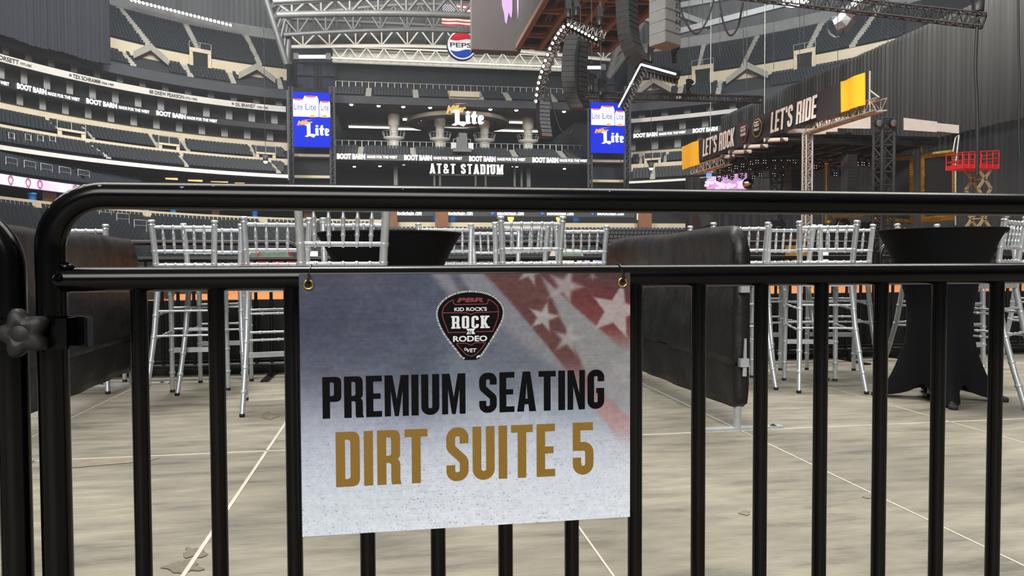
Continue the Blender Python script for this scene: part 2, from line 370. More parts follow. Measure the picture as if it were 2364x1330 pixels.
SEATS_REST = MB()
def side_stand(ring, side, x0, x1, Y, up):
    """Y: image rows of the ring edges at the reference bearing"""
    h = ring.h; S = lambda nm, mb, m: struct(nm, mb, m)
    xa, xb = x0, x1
    def wall(nm, k, ya, yb, m, th=.004):
        mb = MB(); ring.solid(mb, (k, h(k, ya)), (k, h(k, yb)), th, xa, xb); return S(nm, mb, m)
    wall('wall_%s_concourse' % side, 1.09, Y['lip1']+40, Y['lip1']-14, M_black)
    wall('trim_%s_ledge' % side, .962, Y['lip1'], Y['lip0'], M_white)
    mb = MB(); ring.band(mb, (.962, h(.962, Y['lip1'])), (1.09, h(.962, Y['lip1'])+.5), xa, xb); S('ceiling_%s_concourse' % side, mb, M_dark)
    A = (.967, h(.967, Y['m1b'])); B = (1.02, h(1.02, Y['m1t']))
    deck(ring, 'floor_%s_lower_deck' % side, A, B, 9, xa, xb, M_deck)
    wall('wall_%s_lower_parapet' % side, 1.022, Y['m1t']+1, Y['w1t'], M_conc)
    C_ = (1.03, h(1.03, Y['m2b'])); D_ = (1.072, h(1.072, Y['m2t']))
    deck(ring, 'floor_%s_middle_deck' % side, C_, D_, 8, xa, xb, M_deck)
    wall('wall_%s_cream_fascia' % side, 1.074, Y['m2t'], Y['f1t'], M_conc)
    # three suite levels, recessed behind the fascias
    mb = MB()
    for ya, yb in ((Y['f1t'], Y['r0']), (Y['r1'], Y['n0']), (Y['n1'], Y['d0'])):
        hb, ht = h(1.076, ya), h(1.076, yb)
        ring.band(mb, (1.115, hb-.3), (1.115, ht+.3), xa, xb); ring.band(mb, (1.07, ht+.05), (1.115, ht+.05), xa, xb); ring.band(mb, (1.07, hb-.05), (1.115, hb-.05), xa, xb)
    S('wall_%s_suites' % side, mb, M_suite)
    mb = MB(); x = xa
    for lv, (ya, yb) in enumerate(((Y['f1t'], Y['r0']), (Y['r1'], Y['n0']), (Y['n1'], Y['d0']))):
        x = xa+lv*11
        while x < xb:
            hb, ht = h(1.076, ya), h(1.076, yb); wv = 15
            P = [ring.p(x, 1.086, hb), ring.p(x+wv, 1.086, hb), ring.p(x+wv, 1.1, hb), ring.p(x, 1.1, hb)]
            Q = [V((q.x, q.y, ht)) for q in P]
            mb.add(P+Q, [(0, 1, 5, 4), (1, 2, 6, 5), (2, 3, 7, 6), (3, 0, 4, 7)]); x += 52
    S('wall_%s_suite_divider' % side, mb, mat('suite_divider', rgb(134, 135, 134), .7, noise=.2, scale=.6))
    wall('wall_%s_dark_fascia' % side, 1.062, Y['d0'], Y['d1'], M_dark)
    if up:
        E_ = (1.067, h(1.067, Y['u1b'])); F_ = (1.09, h(1.09, Y['u1t']))
        deck(ring, 'floor_%s_club_deck' % side, E_, F_, 6, xa, xb, M_deck)
        wall('wall_%s_upper_parapet' % side, 1.092, Y['u1t']+1, Y['w2t'], M_conc)
        G_ = (1.098, h(1.098, Y['u2b'])); H_ = (1.2, h(1.2, Y['u2t']))
        deck(ring, 'floor_%s_upper_deck' % side, G_, H_, 16, xa, xb, M_deck)
        # corrugated cladding behind the top row
        mb = MB(); n = int((xb-xa)/6); h0, h1 = h(1.205, Y['u2t']), h(1.205, -190)
        xs = [xa+(xb-xa)*i/n for i in range(n+1)]
        A_ = [ring.p(x, 1.205+(.009 if i % 2 else 0), h0) for i, x in enumerate(xs)]; B_ = [ring.p(x, 1.205+(.009 if i % 2 else 0), h1) for i, x in enumerate(xs)]
        mb.add(A_+B_, [(i, i+1, n+2+i, n+1+i) for i in range(n)]); S('wall_%s_cladding' % side, mb, M_clad)
        mb = MB(); ring.solid(mb, (1.2035, h0), (1.2035, h0+2.3), .0012, xa, xb); S('wall_%s_cladding_base' % side, mb, mat('cladding_base', rgb(128, 131, 132), .6, noise=.2, scale=.6))
        return dict(m1=(A, B, 9), m2=(C_, D_, 8), u1=(E_, F_, 6), u2=(G_, H_, 16))
    return dict(m1=(A, B, 9), m2=(C_, D_, 8))

YL_ = dict(lip1=410, lip0=402, m1b=401, m1t=380, w1t=366, m2b=367, m2t=347, f1t=327, r0=300, r1=288, n0=258, n1=245, d0=228, d1=207, u1b=207, u1t=185, w2t=159, u2b=159, u2t=99)
YR_ = dict(lip1=423, lip0=418, m1b=417, m1t=396, w1t=379, m2b=380, m2t=364, f1t=349, r0=321, r1=309, n0=284, n1=275, d0=258, d1=241, u1b=241, u1t=214, w2t=190, u2b=190, u2t=132)
dl = side_stand(RL, 'left', -160, 668, YL_, True)
dr = side_stand(RR, 'right', 1452, 2120, YR_, True)

# pale aisle stairs on the decks (front x0, x1, back x0, x1 in bearings of the image)
GL = dict(u2=[(345, 362, 283, 295), (464, 478, 432, 444), (600, 612, 570, 582)], u1=[(310, 324, 285, 299), (440, 455, 425, 440), (540, 552, 530, 542), (648, 660, 642, 654)],
          m1=[(430, 440, 415, 425), (250, 262, 205, 217), (640, 652, 620, 632)], m2=[(150, 160, 108, 118), (365, 377, 348, 360), (588, 598, 576, 586), (434, 444, 418, 428), (218, 226, 190, 198)])
GR = dict(u2=[(1708, 1718, 1740, 1752), (1605, 1612, 1618, 1628), (1850, 1862, 1885, 1900), (1955, 1970, 2015, 2030)], u1=[(1560, 1572, 1566, 1578), (1650, 1662, 1656, 1668)],
          m1=[(1500, 1512, 1502, 1514)], m2=[(1475, 1483, 1477, 1485), (1530, 1538, 1534, 1542)])
NOGO = dict(left=[(314, 402, 314, 402), (554, 646, 554, 646)], right=[(1670, 1774, 1670, 1774), (1464, 1552, 1464, 1552)])
for ring, side, dd, GG in ((RL, 'left', dl, GL), (RR, 'right', dr, GR)):
    mb = MB()
    for key, gl in GG.items():
        a, b, rows = dd[key]
        for g in gl: stair(ring, mb, a, b, g, rows)
    struct('floor_%s_aisle_stair' % side, mb, M_stair)
    for key in dd:
        a, b, rows = dd[key]
        for p, n_, t_, i in seat_spots(ring, a, b, rows, (-20 if side == 'left' else 1464), (658 if side == 'left' else 2080), list(GG.get(key, ()))+(NOGO[side] if key == 'u1' else [])):
            seat_mesh(SEATS_REST, p, n_, t_)

# vomitory portals: cream frame, dark opening, glass guard
def portal(ring, x0, x1, ya, yb, k, name='door_1'):
    mb = MB(); hb, ht = ring.h(k, ya), ring.h(k, yb); t = (x1-x0)*.16
    def bx(m, xa, xb, ha, hb_, k0, k1):
        P = [ring.p(xa, k0, ha), ring.p(xb, k0, ha), ring.p(xb, k1, ha), ring.p(xa, k1, ha)]; Q = [V((q.x, q.y, hb_)) for q in P]
        m.add(P+Q, [(0, 1, 5, 4), (1, 2, 6, 5), (2, 3, 7, 6), (3, 0, 4, 7), (4, 5, 6, 7), (0, 3, 2, 1)])
    bx(mb, x0, x0+t, hb, ht, k, k+.05); bx(mb, x1-t, x1, hb, ht, k, k+.05); bx(mb, x0, x1, ht-(ht-hb)*.22, ht, k-.001, k+.05)
    o = struct(name, mb, M_conc)
    m2 = MB(); bx(m2, x0+t, x1-t, hb, ht-(ht-hb)*.22, k+.004, k+.03); q = m2.build('opening', M_black, o); q['kind'] = 'structure'
    m3 = MB()
    for xx in (x0, (x0+x1)/2, x1):
        m3.tube([ring.p(xx, k, ht), ring.p(xx, k, ht+1.0)], .05, 6)
    m3.tube([ring.p(x0, k, ht+1.0), ring.p((x0+x1)/2, k, ht+1.0), ring.p(x1, k, ht+1.0)], .05, 6); q = m3.build('guard_rail', M_rail, o); q['kind'] = 'structure'
portal(RL, 446, 496, 180, 142, 1.088, 'door_1'); portal(RL, 372, 420, 374, 354, 1.02, 'door_2'); portal(RL, 595, 640, 374, 354, 1.02, 'door_3'); portal(RL, 140, 205, 374, 354, 1.02, 'door_4')
portal(RR, 1595, 1645, 212, 172, 1.088, 'door_5'); portal(RR, 1487, 1525, 388, 368, 1.02, 'door_6'); portal(RR, 1828, 1878, 212, 174, 1.088, 'door_7')
# sloping cream stair walls on the upper parapet
def chevron(ring, xm, wd, ya, yb, k, name):
    mb = MB(); h0, h1 = ring.h(k, ya), ring.h(k, yb)
    def lean(xa, xb):
        P = [ring.p(xa, k, h0), ring.p(xb, k, h1), ring.p(xb, k, h1-1.1), ring.p(xa, k, h0-1.1)]; Q = [V((q.x*.985, q.y*.985, q.z)) for q in P]
        mb.add(P+Q, [(0, 1, 2, 3), (4, 5, 6, 7), (0, 1, 5, 4), (1, 2, 6, 5), (2, 3, 7, 6), (3, 0, 4, 7)])
    lean(xm-wd, xm); lean(xm+wd, xm); struct(name, mb, mat('stair_wall', rgb(140, 138, 130), .8, noise=.15, scale=1))
chevron(RL, 358, 40, 182, 158, 1.089, 'wall_left_stair'); chevron(RL, 600, 42, 186, 160, 1.089, 'wall_left_stair_end'); chevron(RR, 1722, 48, 213, 186, 1.089, 'wall_right_stair'); chevron(RR, 1508, 40, 216, 190, 1.089, 'wall_right_stair_end')
# end walls of the left stand
mb = MB()
for k0, k1, ya, yb in ((1.06, 1.12, 327, 207), (.962, 1.08, 415, 327)):
    P = [RL.p(667, k0, RL.h(k0, ya)), RL.p(667, k1, RL.h(k0, ya)), RL.p(670, k1, RL.h(k0, ya)), RL.p(670, k0, RL.h(k0, ya))]; zt = RL.h(k0, yb)
    Q = [V((q.x, q.y, zt)) for q in P]; mb.add(P+Q, [(0, 1, 5, 4), (1, 2, 6, 5), (2, 3, 7, 6), (3, 0, 4, 7), (4, 5, 6, 7)])
struct('wall_left_end', mb, M_steel)

# ------------------------------------------------------------------ lit amber concourse windows (left)
M_amber = mat('amber_room_light', rgb(255, 214, 130), .5, emit=1.3)
wn = 0
for xa, xb, ya, yb in ((206, 258, 395, 405), (278, 291, 399, 408), (309, 319, 402, 409), (381, 412, 407, 415), (433, 469, 411, 419), (482, 528, 414, 421), (541, 566, 418, 424)):
    wn += 1; mb = MB(); d = Dl((xa+xb)/2)*1.08
    a, b, c, e_ = at(xa, yb, d), at(xb, yb+2, d), at(xb, ya+2, d), at(xa, ya, d)
    mb.quad(a, b, c, e_); o = struct('window_%d' % wn, mb, M_amber)
    m2 = MB(); n_ = (b-a).cross(e_-a).normalized(); n_ = n_ if n_.dot(-a) > 0 else -n_
    for p, q in ((a, b), (b, c), (c, e_), (e_, a)): m2.beam(p+n_*.05, q+n_*.05, .12, .12, up=n_)
    f = m2.build('window_frame', M_dark, o); f['kind'] = 'structure'

# ------------------------------------------------------------------ LED ribbons and painted names on the stands
def ring_text(ring, mb, s, xa, xb, k, h0, h1, bold=.012, mi=0):
    vv, ff = text2d(s, bold)
    mb.add([ring.p(xa+(xb-xa)*p[0], k, h0+(h1-h0)*p[1]) for p in vv], ff, False, mi)
def ribbon(ring, xa, xb, k, ya, yb, words, label):
    h0, h1 = ring.h(k, ya), ring.h(k, yb); mb = MB(); ring.solid(mb, (k, h0), (k, h1), .004, xa, xb)
    o = mb.build('ribbon_display', M_ledb); tag(o, label, 'display')
    m2 = MB(); dh = h1-h0
    for s, a, b, lo, hi, bo in words: ring_text(ring, m2, s, a, b, k-.0015, h0+dh*lo, h0+dh*hi, bo)
    m2.build('lettering', M_led, o); return o
W1 = []
for b0, b1, m0, m1 in ((50, 117, 120, 193), (208, 278, 282, 352), (368, 435, 438, 507)):
    W1 += [('BOOT BARN', b0, b1, .12, .98, .05), ('MADE FOR THE WEST', m0, m1, .2, .72, .03)]
W1 += [('MADE FOR THE WEST', -42, 32, .2, .72, .03), ('BOOT BARN', -115, -46, .12, .98, .05)]
ribbon(RL, -160, 665, 1.062, 300, 288, W1, 'long black LED ribbon with white advert lettering wrapping the left stand')
ribbon(RR, 1456, 1800, 1.062, 321, 309, [('BOOT BARN', 1462, 1517, .15, .95, .05), ('MADE FOR THE WEST', 1521, 1582, .25, .7, .03), ('BOOT BARN', 1598, 1655, .15, .95, .05)], 'black LED ribbon with white advert lettering on the right stand beside the stage')
M_name = mat('white_name_board', rgb(186, 184, 178), .5, noise=.08, scale=.4); M_ink = mat('dark_print', rgb(52, 52, 54), .6)
def names(ring, xa, xb, k, ya, yb, words, label):
    h0, h1 = ring.h(k, ya), ring.h(k, yb); mb = MB(); ring.solid(mb, (k, h0), (k, h1), .004, xa, xb)
    o = mb.build('name_fascia', M_name); tag(o, label, 'sign'); m2 = MB(); dh = h1-h0
    for s, a, b, lo, hi in words: ring_text(ring, m2, s, a, b, k-.0015, h0+dh*lo, h0+dh*hi, .01)
    if words: m2.build('lettering', M_ink, o)
names(RL, -160, 665, 1.06, 258, 245, [('TONY DORSETT', -40, 56, .2, .78), ('1977-1987', 59, 85, .25, .6), ('★', 169, 177, .3, .8), ('TEX SCHRAMM', 179, 241, .2, .78), ('1960-1989', 244, 272, .25, .6), ('88 DREW PEARSON', 353, 432, .2, .78), ('1973-1983', 434, 462, .25, .6), ('★', 540, 547, .3, .8), ('GIL BRANDT', 549, 595, .2, .78), ('1960-1988', 599, 624, .25, .6)], 'long white fascia with dark painted names curving along the left stand')
names(RR, 1456, 1700, 1.06, 284, 275, [], 'blank white fascia on the right stand behind the hanging trusses')

# ------------------------------------------------------------------ lower bowl (left): LED fascia, cream wall, field seats
xr0, xr1 = -160, 905
zled1, zled0 = RLL.h(.9, 455), RLL.h(.9, 470)
def lowsolid(k, ya, yb, m, nm, xa=xr0, xb=xr1, th=.006):
    mb = MB(); RLL.solid(mb, (k, RLL.h(k, ya)), (k, RLL.h(k, yb)), th, xa, xb); return struct(nm, mb, m)
# seats of the lower deck above the purple display: the nearest ones are single seats
LDA = (.93, RLL.h(.93, 466)); LDB = (1.02, RLL.h(1.02, 437))
deck(RLL, 'floor_left_front_deck', LDA, LDB, 8, xr0, xr1, M_deck)
seat_lib = {}
cnt = 0
base = MB(); seat_mesh(base, (0, 0, 0), V((0, -1, 0)), X3)
m_pan = MB(); m_pan.frame_box(V((0, -.05, .42)), X3*.23, Y3*.2, Z3*.035); me_pan = m_pan.mesh('seat', M_seat)
m_bk = MB(); m_bk.frame_box(V((0, .17, .66)), X3*.23, Y3*.04, Z3*.22+Y3*.04); me_bk = m_bk.mesh('backrest', M_seat)
spots = [q for q in seat_spots(RLL, LDA, LDB, 8, -12, 330, [(205, 212, 160, 168)])]
spots.sort(key=lambda q: q[0].length)
for p, n_, t_, i in spots:
    if cnt < 300:
        o = thing('stadium_chair', 'dark slate folding chair in the deck just above the purple display band', 'seat', p, math.atan2(n_.x, -n_.y), 'dark seats above the purple display band')
        for nm, me in (('seat', me_pan), ('backrest', me_bk)):
            c = bpy.data.objects.new(nm, me); COL.objects.link(c); c.parent = o
        cnt += 1
    else: seat_mesh(SEATS_REST, p, n_, t_)
lowsolid(.925, 482, 466, M_dark, 'wall_left_band_support')
M_band = mat('purple_display', rgb(150, 130, 190), .5, emit=.9, noise=.6, scale=.35, color2=rgb(235, 225, 250), ecolor=rgb(190, 172, 222))
mb = MB(); RLL.solid(mb, (.915, RLL.h(.915, 483)), (.915, RLL.h(.915, 467)), .006, -160, 720); o = mb.build('ribbon_display', M_band)
tag(o, 'pale purple LED band with small round emblems low on the left stand', 'display')
M_emb = mat('emblem_red', rgb(205, 120, 150), .5, emit=.7)
for xx in (30, 70, 97, 178):
    m2 = MB(); c = RLL.p(xx, .9135, RLL.h(.915, 475)); n_, t_ = RLL.n(xx)
    pts = [(.42*math.cos(a)*(.8 if math.sin(a) < 0 else 1), (.55*math.sin(a))) for a in [2*math.pi*i/16 for i in range(16)]]
    m2.poly([pts, [(p[0]*.6, p[1]*.6) for p in pts]], c, t_, Z3); m2.build('emblem', M_emb, o)
# dark concourse mouth under the band, then the cream wall and the field seats
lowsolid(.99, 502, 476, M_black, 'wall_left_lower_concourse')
mb = MB(); RLL.band(mb, (.926, RLL.h(.915, 483)), (.995, RLL.h(.915, 483)), xr0, xr1); struct('ceiling_left_lower_concourse', mb, M_dark)
lowsolid(.90, 517, 502, M_conc, 'wall_left_field_parapet')
mb = MB(); RLL.band(mb, (.90, RLL.h(.90, 503)), (1.0, RLL.h(.90, 503)), xr0, xr1); struct('floor_left_walkway', mb, M_deck)
FA = (.60, 0.35); FB = (.895, RLL.h(.895, 514))
deck(RLL, 'floor_left_field_deck', FA, FB, 16, xr0, xr1, M_deck)
for p, n_, t_, i in seat_spots(RLL, FA, FB, 16, -15, 850, [(330, 350, 330, 350), (620, 636, 600, 616), (120, 136, 80, 96)], pitch=.62): seat_mesh(SEATS_REST, p, n_, t_)
# brown pillars and blue bins in the concourse mouth
M_brown = mat('brown_pillar', rgb(120, 78, 48), .7, noise=.2, scale=1)
mb = MB()
for xx, w in ((118, 16), (500, 9), (712, 9)):
    for s_ in (-1, 1): pass
    P = [RLL.p(xx-w, .93, 0), RLL.p(xx+w, .93, 0), RLL.p(xx+w, .95, 0), RLL.p(xx-w, .95, 0)]
    z0, z1 = RLL.h(.92, 504), RLL.h(.92, 483); mb.add([V((q.x, q.y, z)) for z in (z0, z1) for q in P], [(0, 1, 5, 4), (1, 2, 6, 5), (2, 3, 7, 6), (3, 0, 4, 7), (4, 5, 6, 7), (0, 3, 2, 1)])
struct('wall_left_concourse_pillar', mb, M_brown)
M_blue = mat('blue_bin', rgb(40, 120, 190), .5)
BIN = 0
def small_bin(p, w, h_, label):
    mb = MB(); mb.lathe([(w*.42, 0), (w*.5, h_*.85), (w*.54, h_*.86), (w*.54, h_*.95), (w*.3, h_), (0, h_)], p, 12)
    o = thing('recycling_bin', label, 'bin', p); mb.build('body', M_blue, o)
    m2 = MB(); m2.lathe([(w*.55, h_*.95), (w*.5, h_*1.02), (w*.2, h_*1.08), (0, h_*1.08)], p, 12); m2.build('lid', M_blue, o)
for xx, txt in ((78, 'blue bin under the purple display at the far left'), (340, 'blue bin in the dark concourse left of the amber-lit windows'), (402, 'second blue bin in the dark concourse above the left stools'), (590, 'blue bin beyond the pair of silver stools nearest the sign')):
    q = RLL.p(xx, .925, RLL.h(.90, 503)); small_bin(q, .9, 1.0, txt)

# handrails on the lower left stand
def handrail(p, q, r_, h_, label):
    o = thing('handrail', label, 'handrail', p, group='grey handrails on the left stand')
    p, q = V(p), V(q); mb = MB(); mb.tube([p, p+Z3*h_, q+Z3*h_, q], r_, 6); mb.build('top_rail', M_rail, o)
    m2 = MB(); m2.tube([p.lerp(q, .02)+Z3*h_*.55, q.lerp(p, .02)+Z3*h_*.55], r_*.8, 6); m2.build('mid_rail', M_rail, o)
HL = ['handrail nearest the frame edge above the purple band', 'second handrail along the front deck above the purple band', 'third handrail along the front deck, near the cream wall', 'fourth handrail above the purple band, right of its emblems', 'fifth handrail, last one before the rail bend hides the deck']
for i, xx in enumerate((20, 62, 100, 142, 185)):
    k_ = LDA[0]+(LDB[0]-LDA[0])*2/8; h_ = LDA[1]+(LDB[1]-LDA[1])*2/8; handrail(RLL.p(xx, k_, h_), RLL.p(xx+26, k_, h_), .045, 1.35, HL[i])
HM = ['handrail high on the middle deck at far left', 'second handrail on the middle deck of the left stand', 'third handrail beside the first stair of the middle deck', 'handrail above the portal on the middle deck']
for i, (xx, k) in enumerate(((28, .972), (66, .974), (94, .978), (122, .985))):
    f_ = (1+i)/9; k = .967+(1.02-.967)*f_; hh = dl['m1'][0][1]+(dl['m1'][1][1]-dl['m1'][0][1])*f_
    handrail(RL.p(xx, k, hh), RL.p(xx+13, k, hh), .05, 1.4, HM[i])
HF = ['handrail among the field seats beside the padded barrier at left', 'second handrail among the field seats, nearer the first stool', 'third handrail among the field seats just behind the first stool']
for i, (xx, y_) in enumerate(((232, 508), (272, 512), (312, 525))):
    f_ = (14-2*i)/16; k = FA[0]+(FB[0]-FA[0])*f_; hh = FA[1]+(FB[1]-FA[1])*f_; handrail(RLL.p(xx, k, hh), RLL.p(xx+28, k, hh), .05, 1.35, HF[i])

# ------------------------------------------------------------------ end stand (across the far end)
YE = at(1070, 610, 130).y
def E3(x, y, off=0.0): return PY(x, y, YE+off)
def slab(nm, x0, x1, yb_, yt, off0, off1, m, xm=1070):
    zb, zt = E3(xm, yb_, off0).z, E3(xm, yt, off0).z; xa, xb = E3(x0, 610, off0).x, E3(x1, 610, off0).x
    mb = MB(); mb.frame_box(V(((xa+xb)/2, YE+(off0+off1)/2, (zb+zt)/2)), X3*(xb-xa)/2, Y3*(off1-off0)/2, Z3*(zt-zb)/2); return struct(nm, mb, m)
slab('wall_end_upper_glazing', 676, 1448, 245, 120, 16, 16.5, M_glass)
slab('wall_end_upper_fascia', 772, 1362, 246, 229, 0, 1.0, M_dark)
slab('ceiling_end_soffit', 772, 1362, 247, 242, 0.5, 26, mat('soffit', rgb(92, 90, 84), .8, noise=.2, scale=.3))
slab('wall_end_plaza_glazing', 676, 1448, 440, 240, 26, 26.5, M_glass)
slab('floor_end_lower_deck', 772, 1362, 373, 371, .5, 22, M_dark)
slab('ceiling_end_lower_soffit', 772, 1362, 377, 373, .5, 13, mat('soffit_low', rgb(96, 94, 88), .8, noise=.2, scale=.3))
slab('wall_end_club_glazing', 676, 1448, 470, 372, 13, 13.5, M_glass)
slab('floor_end_field_level', 676, 1448, 470, 452, 0, 14, M_deck)
M_strip = mat('soffit_light', (1, .93, .78), .5, emit=2.0)
mb = MB()
zs = E3(1070, 247, .5).z-.25
for x0, x1, off in ((805, 905, 21), (910, 1000, 22), (1010, 1100, 20), (1125, 1250, 21), (930, 980, 12), (1170, 1230, 12)):
    a, b = E3(x0, 300, off).x, E3(x1, 300, off).x; mb.box(((a+b)/2, YE+off, zs), b-a, .5, .3)
o = mb.build('light_strip', M_strip); tag(o, 'bright strip lights under the ceiling of the far upper gallery', 'light'); o['kind'] = 'structure'; o.name = 'trim_1'
def end_deck(nm, yf, yb_, off0, off1, rows, x0, x1, gaps, ya_rail):
    z0, z1 = E3(1070, yf, off0).z, E3(1070, yb_, off1).z; mb = MB(); xa, xb = E3(x0, 610, off0).x, E3(x1, 610, off0).x; st = MB()
    for i in range(rows):
        ya, yb2 = YE+off0+(off1-off0)*i/rows, YE+off0+(off1-off0)*(i+1)/rows; h0, h1 = z0+(z1-z0)*i/rows, z0+(z1-z0)*(i+1)/rows
        mb.quad((xa, ya, h0), (xb, ya, h0), (xb, yb2, h0), (xa, yb2, h0)); mb.quad((xa, yb2, h0), (xb, yb2, h0), (xb, yb2, h1), (xa, yb2, h1))
        x = xa+.3
        while x < xb:
            if not any(E3(g, 610, off0).x-.15 < x < E3(g+13, 610, off0).x+.15 for g in gaps): seat_mesh(SEATS_REST, (x, (ya+yb2)/2+.1, h0), V((0, -1, 0)), X3)
            x += .56
        for g in gaps:
            a, b = E3(g, 610, off0).x, E3(g+13, 610, off0).x; st.box(((a+b)/2, (ya+yb2)/2, h0+.2), b-a, yb2-ya, .5)
    struct('floor_end_%s' % nm, mb, M_deck); struct('trim_end_%s_stair' % nm, st, M_stair)
    rl = MB(); zr = z1+.1
    rl.tube([(xa, YE+off1+.2, zr+1.2), (xb, YE+off1+.2, zr+1.2)], .06, 6); x = xa
    while x < xb: rl.beam((x, YE+off1+.2, zr-.3), (x, YE+off1+.2, zr+1.2), .09); x += 1.15
    struct('trim_end_%s_guard' % nm, rl, M_rail)
end_deck('upper_deck', 229, 213, 1, 6, 5, 775, 1362, (848, 957, 1040, 1053, 1066, 1079, 1092, 1106, 1170, 1275), 190)
end_deck('club_deck', 363, 346, 1, 6, 5, 773, 1362, (828, 950, 1185, 1297), 335)
# cream camera box on the upper deck
mb = MB(); a, b = E3(1038, 226, 1).x, E3(1106, 226, 1).x; mb.box(((a+b)/2, YE+1.2, E3(1070, 219, 1).z), b-a, 1.6, .95); mb.box(((a+b)/2, YE+.6, E3(1070, 214, 1).z), b-a+.3, .3, .2); struct('wall_end_camera_box', mb, M_conc)
# columns with ring balconies, the hanging ceiling ring
M_col = mat('white_column', rgb(205, 202, 192), .5, noise=.08, scale=.5)
colx = ((912, 'first white column with a round balcony from the left of the far gallery'), (1018, 'second white column with a round balcony, below the left edge of the lit lettering'), (1120, 'third white column with a round balcony, right of the lit lettering'), (1220, 'fourth white column with a round balcony, left of the hanging speakers'))
zb_, zt_ = E3(1070, 371, 10).z, E3(1070, 243, .5).z
for xx, lab in colx:
    c = E3(xx, 610, 9); c.z = zb_; o = thing('gallery_column', lab, 'column', c, group='white gallery columns')
    h_ = zt_-zb_; m1 = MB(); m1.lathe([(.95, 0), (.95, h_*.45), (.8, h_*.46), (.8, h_*.72), (1.05, h_*.73), (1.05, h_)], c, 16); m1.build('shaft', M_col, o)
    zz = E3(1070, 319, 7).z-zb_; m2 = MB(); m2.lathe([(.8, zz-.55), (1.9, zz-.1), (1.9, zz+.15), (.8, zz+.15)], c, 20); m2.build('balcony', M_col, o)
    m3 = MB()
    for i in range(14):
        a_ = 2*math.pi*i/14; p = c+V((1.75*math.cos(a_), 1.75*math.sin(a_), zz)); m3.tube([p, p+V((.35*math.cos(a_), .35*math.sin(a_), 1.15))], .05, 5)
    m3.tube([c+V((2.1*math.cos(2*math.pi*i/20), 2.1*math.sin(2*math.pi*i/20), zz+1.15)) for i in range(21)], .06, 5); m3.build('guard_rail', M_rail, o)
c = E3(1058, 288, 10); mb = MB(); R0 = 9.6
mb.lathe([(R0, 0), (R0, .7), (R0*.8, .7), (R0*.8, 0), (R0, 0)], c, 48); mb.lathe([(R0*.72, .1), (R0*.72, .5), (R0*.66, .5), (R0*.66, .1), (R0*.72, .1)], c, 48)
o = mb.build('ceiling_ring', mat('ring_bronze', rgb(120, 112, 98), .6, noise=.1, scale=.5)); o.name = 'trim_ceiling_ring'; o['kind'] = 'structure'
# small downlights
DLW = ['first', 'second', 'third', 'fourth', 'fifth', 'sixth', 'seventh', 'eighth']
def downlight(p, r_, label, grp, m=M_lampw):
    o = thing('downlight', label, 'light', p, group=grp); mb = MB(); mb.lathe([(r_*1.2, .5), (r_*1.3, 0), (r_, -.02)], p, 10); mb.build('housing', M_dark, o)
    m2 = MB(); m2.lathe([(r_, -.02), (r_*.8, -r_*.5), (0, -r_*.75)], p, 10); m2.build('lens', m, o)
for i, (xx, yy) in enumerate(((811, 236), (874, 239), (931, 241), (993, 243), (1132, 247), (1192, 249), (1302, 252))): downlight(E3(xx, yy+5, 0.9), .34, '%s warm spotlight from the left under the far upper gallery' % DLW[i], 'spotlights under the far upper gallery', M_lamp)
for i, (xx, yy) in enumerate(((818, 378), (877, 377), (932, 373), (1065, 375), (1132, 377), (1183, 377), (1193, 378), (1303, 383))): downlight(E3(xx, yy+6, 4), .28, '%s small spotlight from the left under the far ribbon display' % DLW[i], 'spotlights under the far ribbon display', M_lamp)
# ribbon and letters of the end
zr0, zr1 = E3(1070, 374, -.2).z, E3(1070, 360, -.2).z
mb = MB(); xa, xb = E3(772, 366, -.2).x, E3(1362, 366, -.2).x; mb.box(((xa+xb)/2, YE-.1, (zr0+zr1)/2), xb-xa, .7, zr1-zr0)
o = mb.build('ribbon_display', M_ledb); tag(o, 'black LED ribbon with white advert lettering above the big stadium name', 'display'); m2 = MB()
for a, b, c_, d in ((778, 843, 848, 917), (933, 997, 1001, 1067), (1083, 1144, 1148, 1213), (1229, 1289, 1292, 1356)):
    for s, u, v_, lo, hi, bo in (('BOOT BARN', a, b, .08, .98, .05), ('MADE FOR THE WEST', c_, d, .3, .75, .03)):
        x0, x1 = E3(u, 366, -.5).x, E3(v_, 366, -.5).x; put_text(m2, s, (x0, YE-.5, zr0+(zr1-zr0)*lo), X3*(x1-x0), Z3*(zr1-zr0)*(hi-lo), bo)
m2.build('lettering', M_led, o)
M_sign = mat('white_sign_letter', (.95, .95, .92), .4, emit=1.0)
a, b = E3(992, 401, -1), E3(1160, 401, -1); zt = E3(1075, 380, -1).z
mb = MB(); put_block(mb, 'AT&T STADIUM', (a.x, YE-1.4, a.z), X3*(b.x-a.x), Z3*(zt-a.z), .15, .105, 0, .35); o = mb.build('stadium_name_sign', M_sign); tag(o, 'big white slab serif stadium name letters on the far gallery', 'sign')
m2 = MB(); m2.beam((a.x, YE-.9, a.z-.12), (b.x, YE-.9, a.z-.12), .25); m2.build('mounting_rail', M_dark, o); 
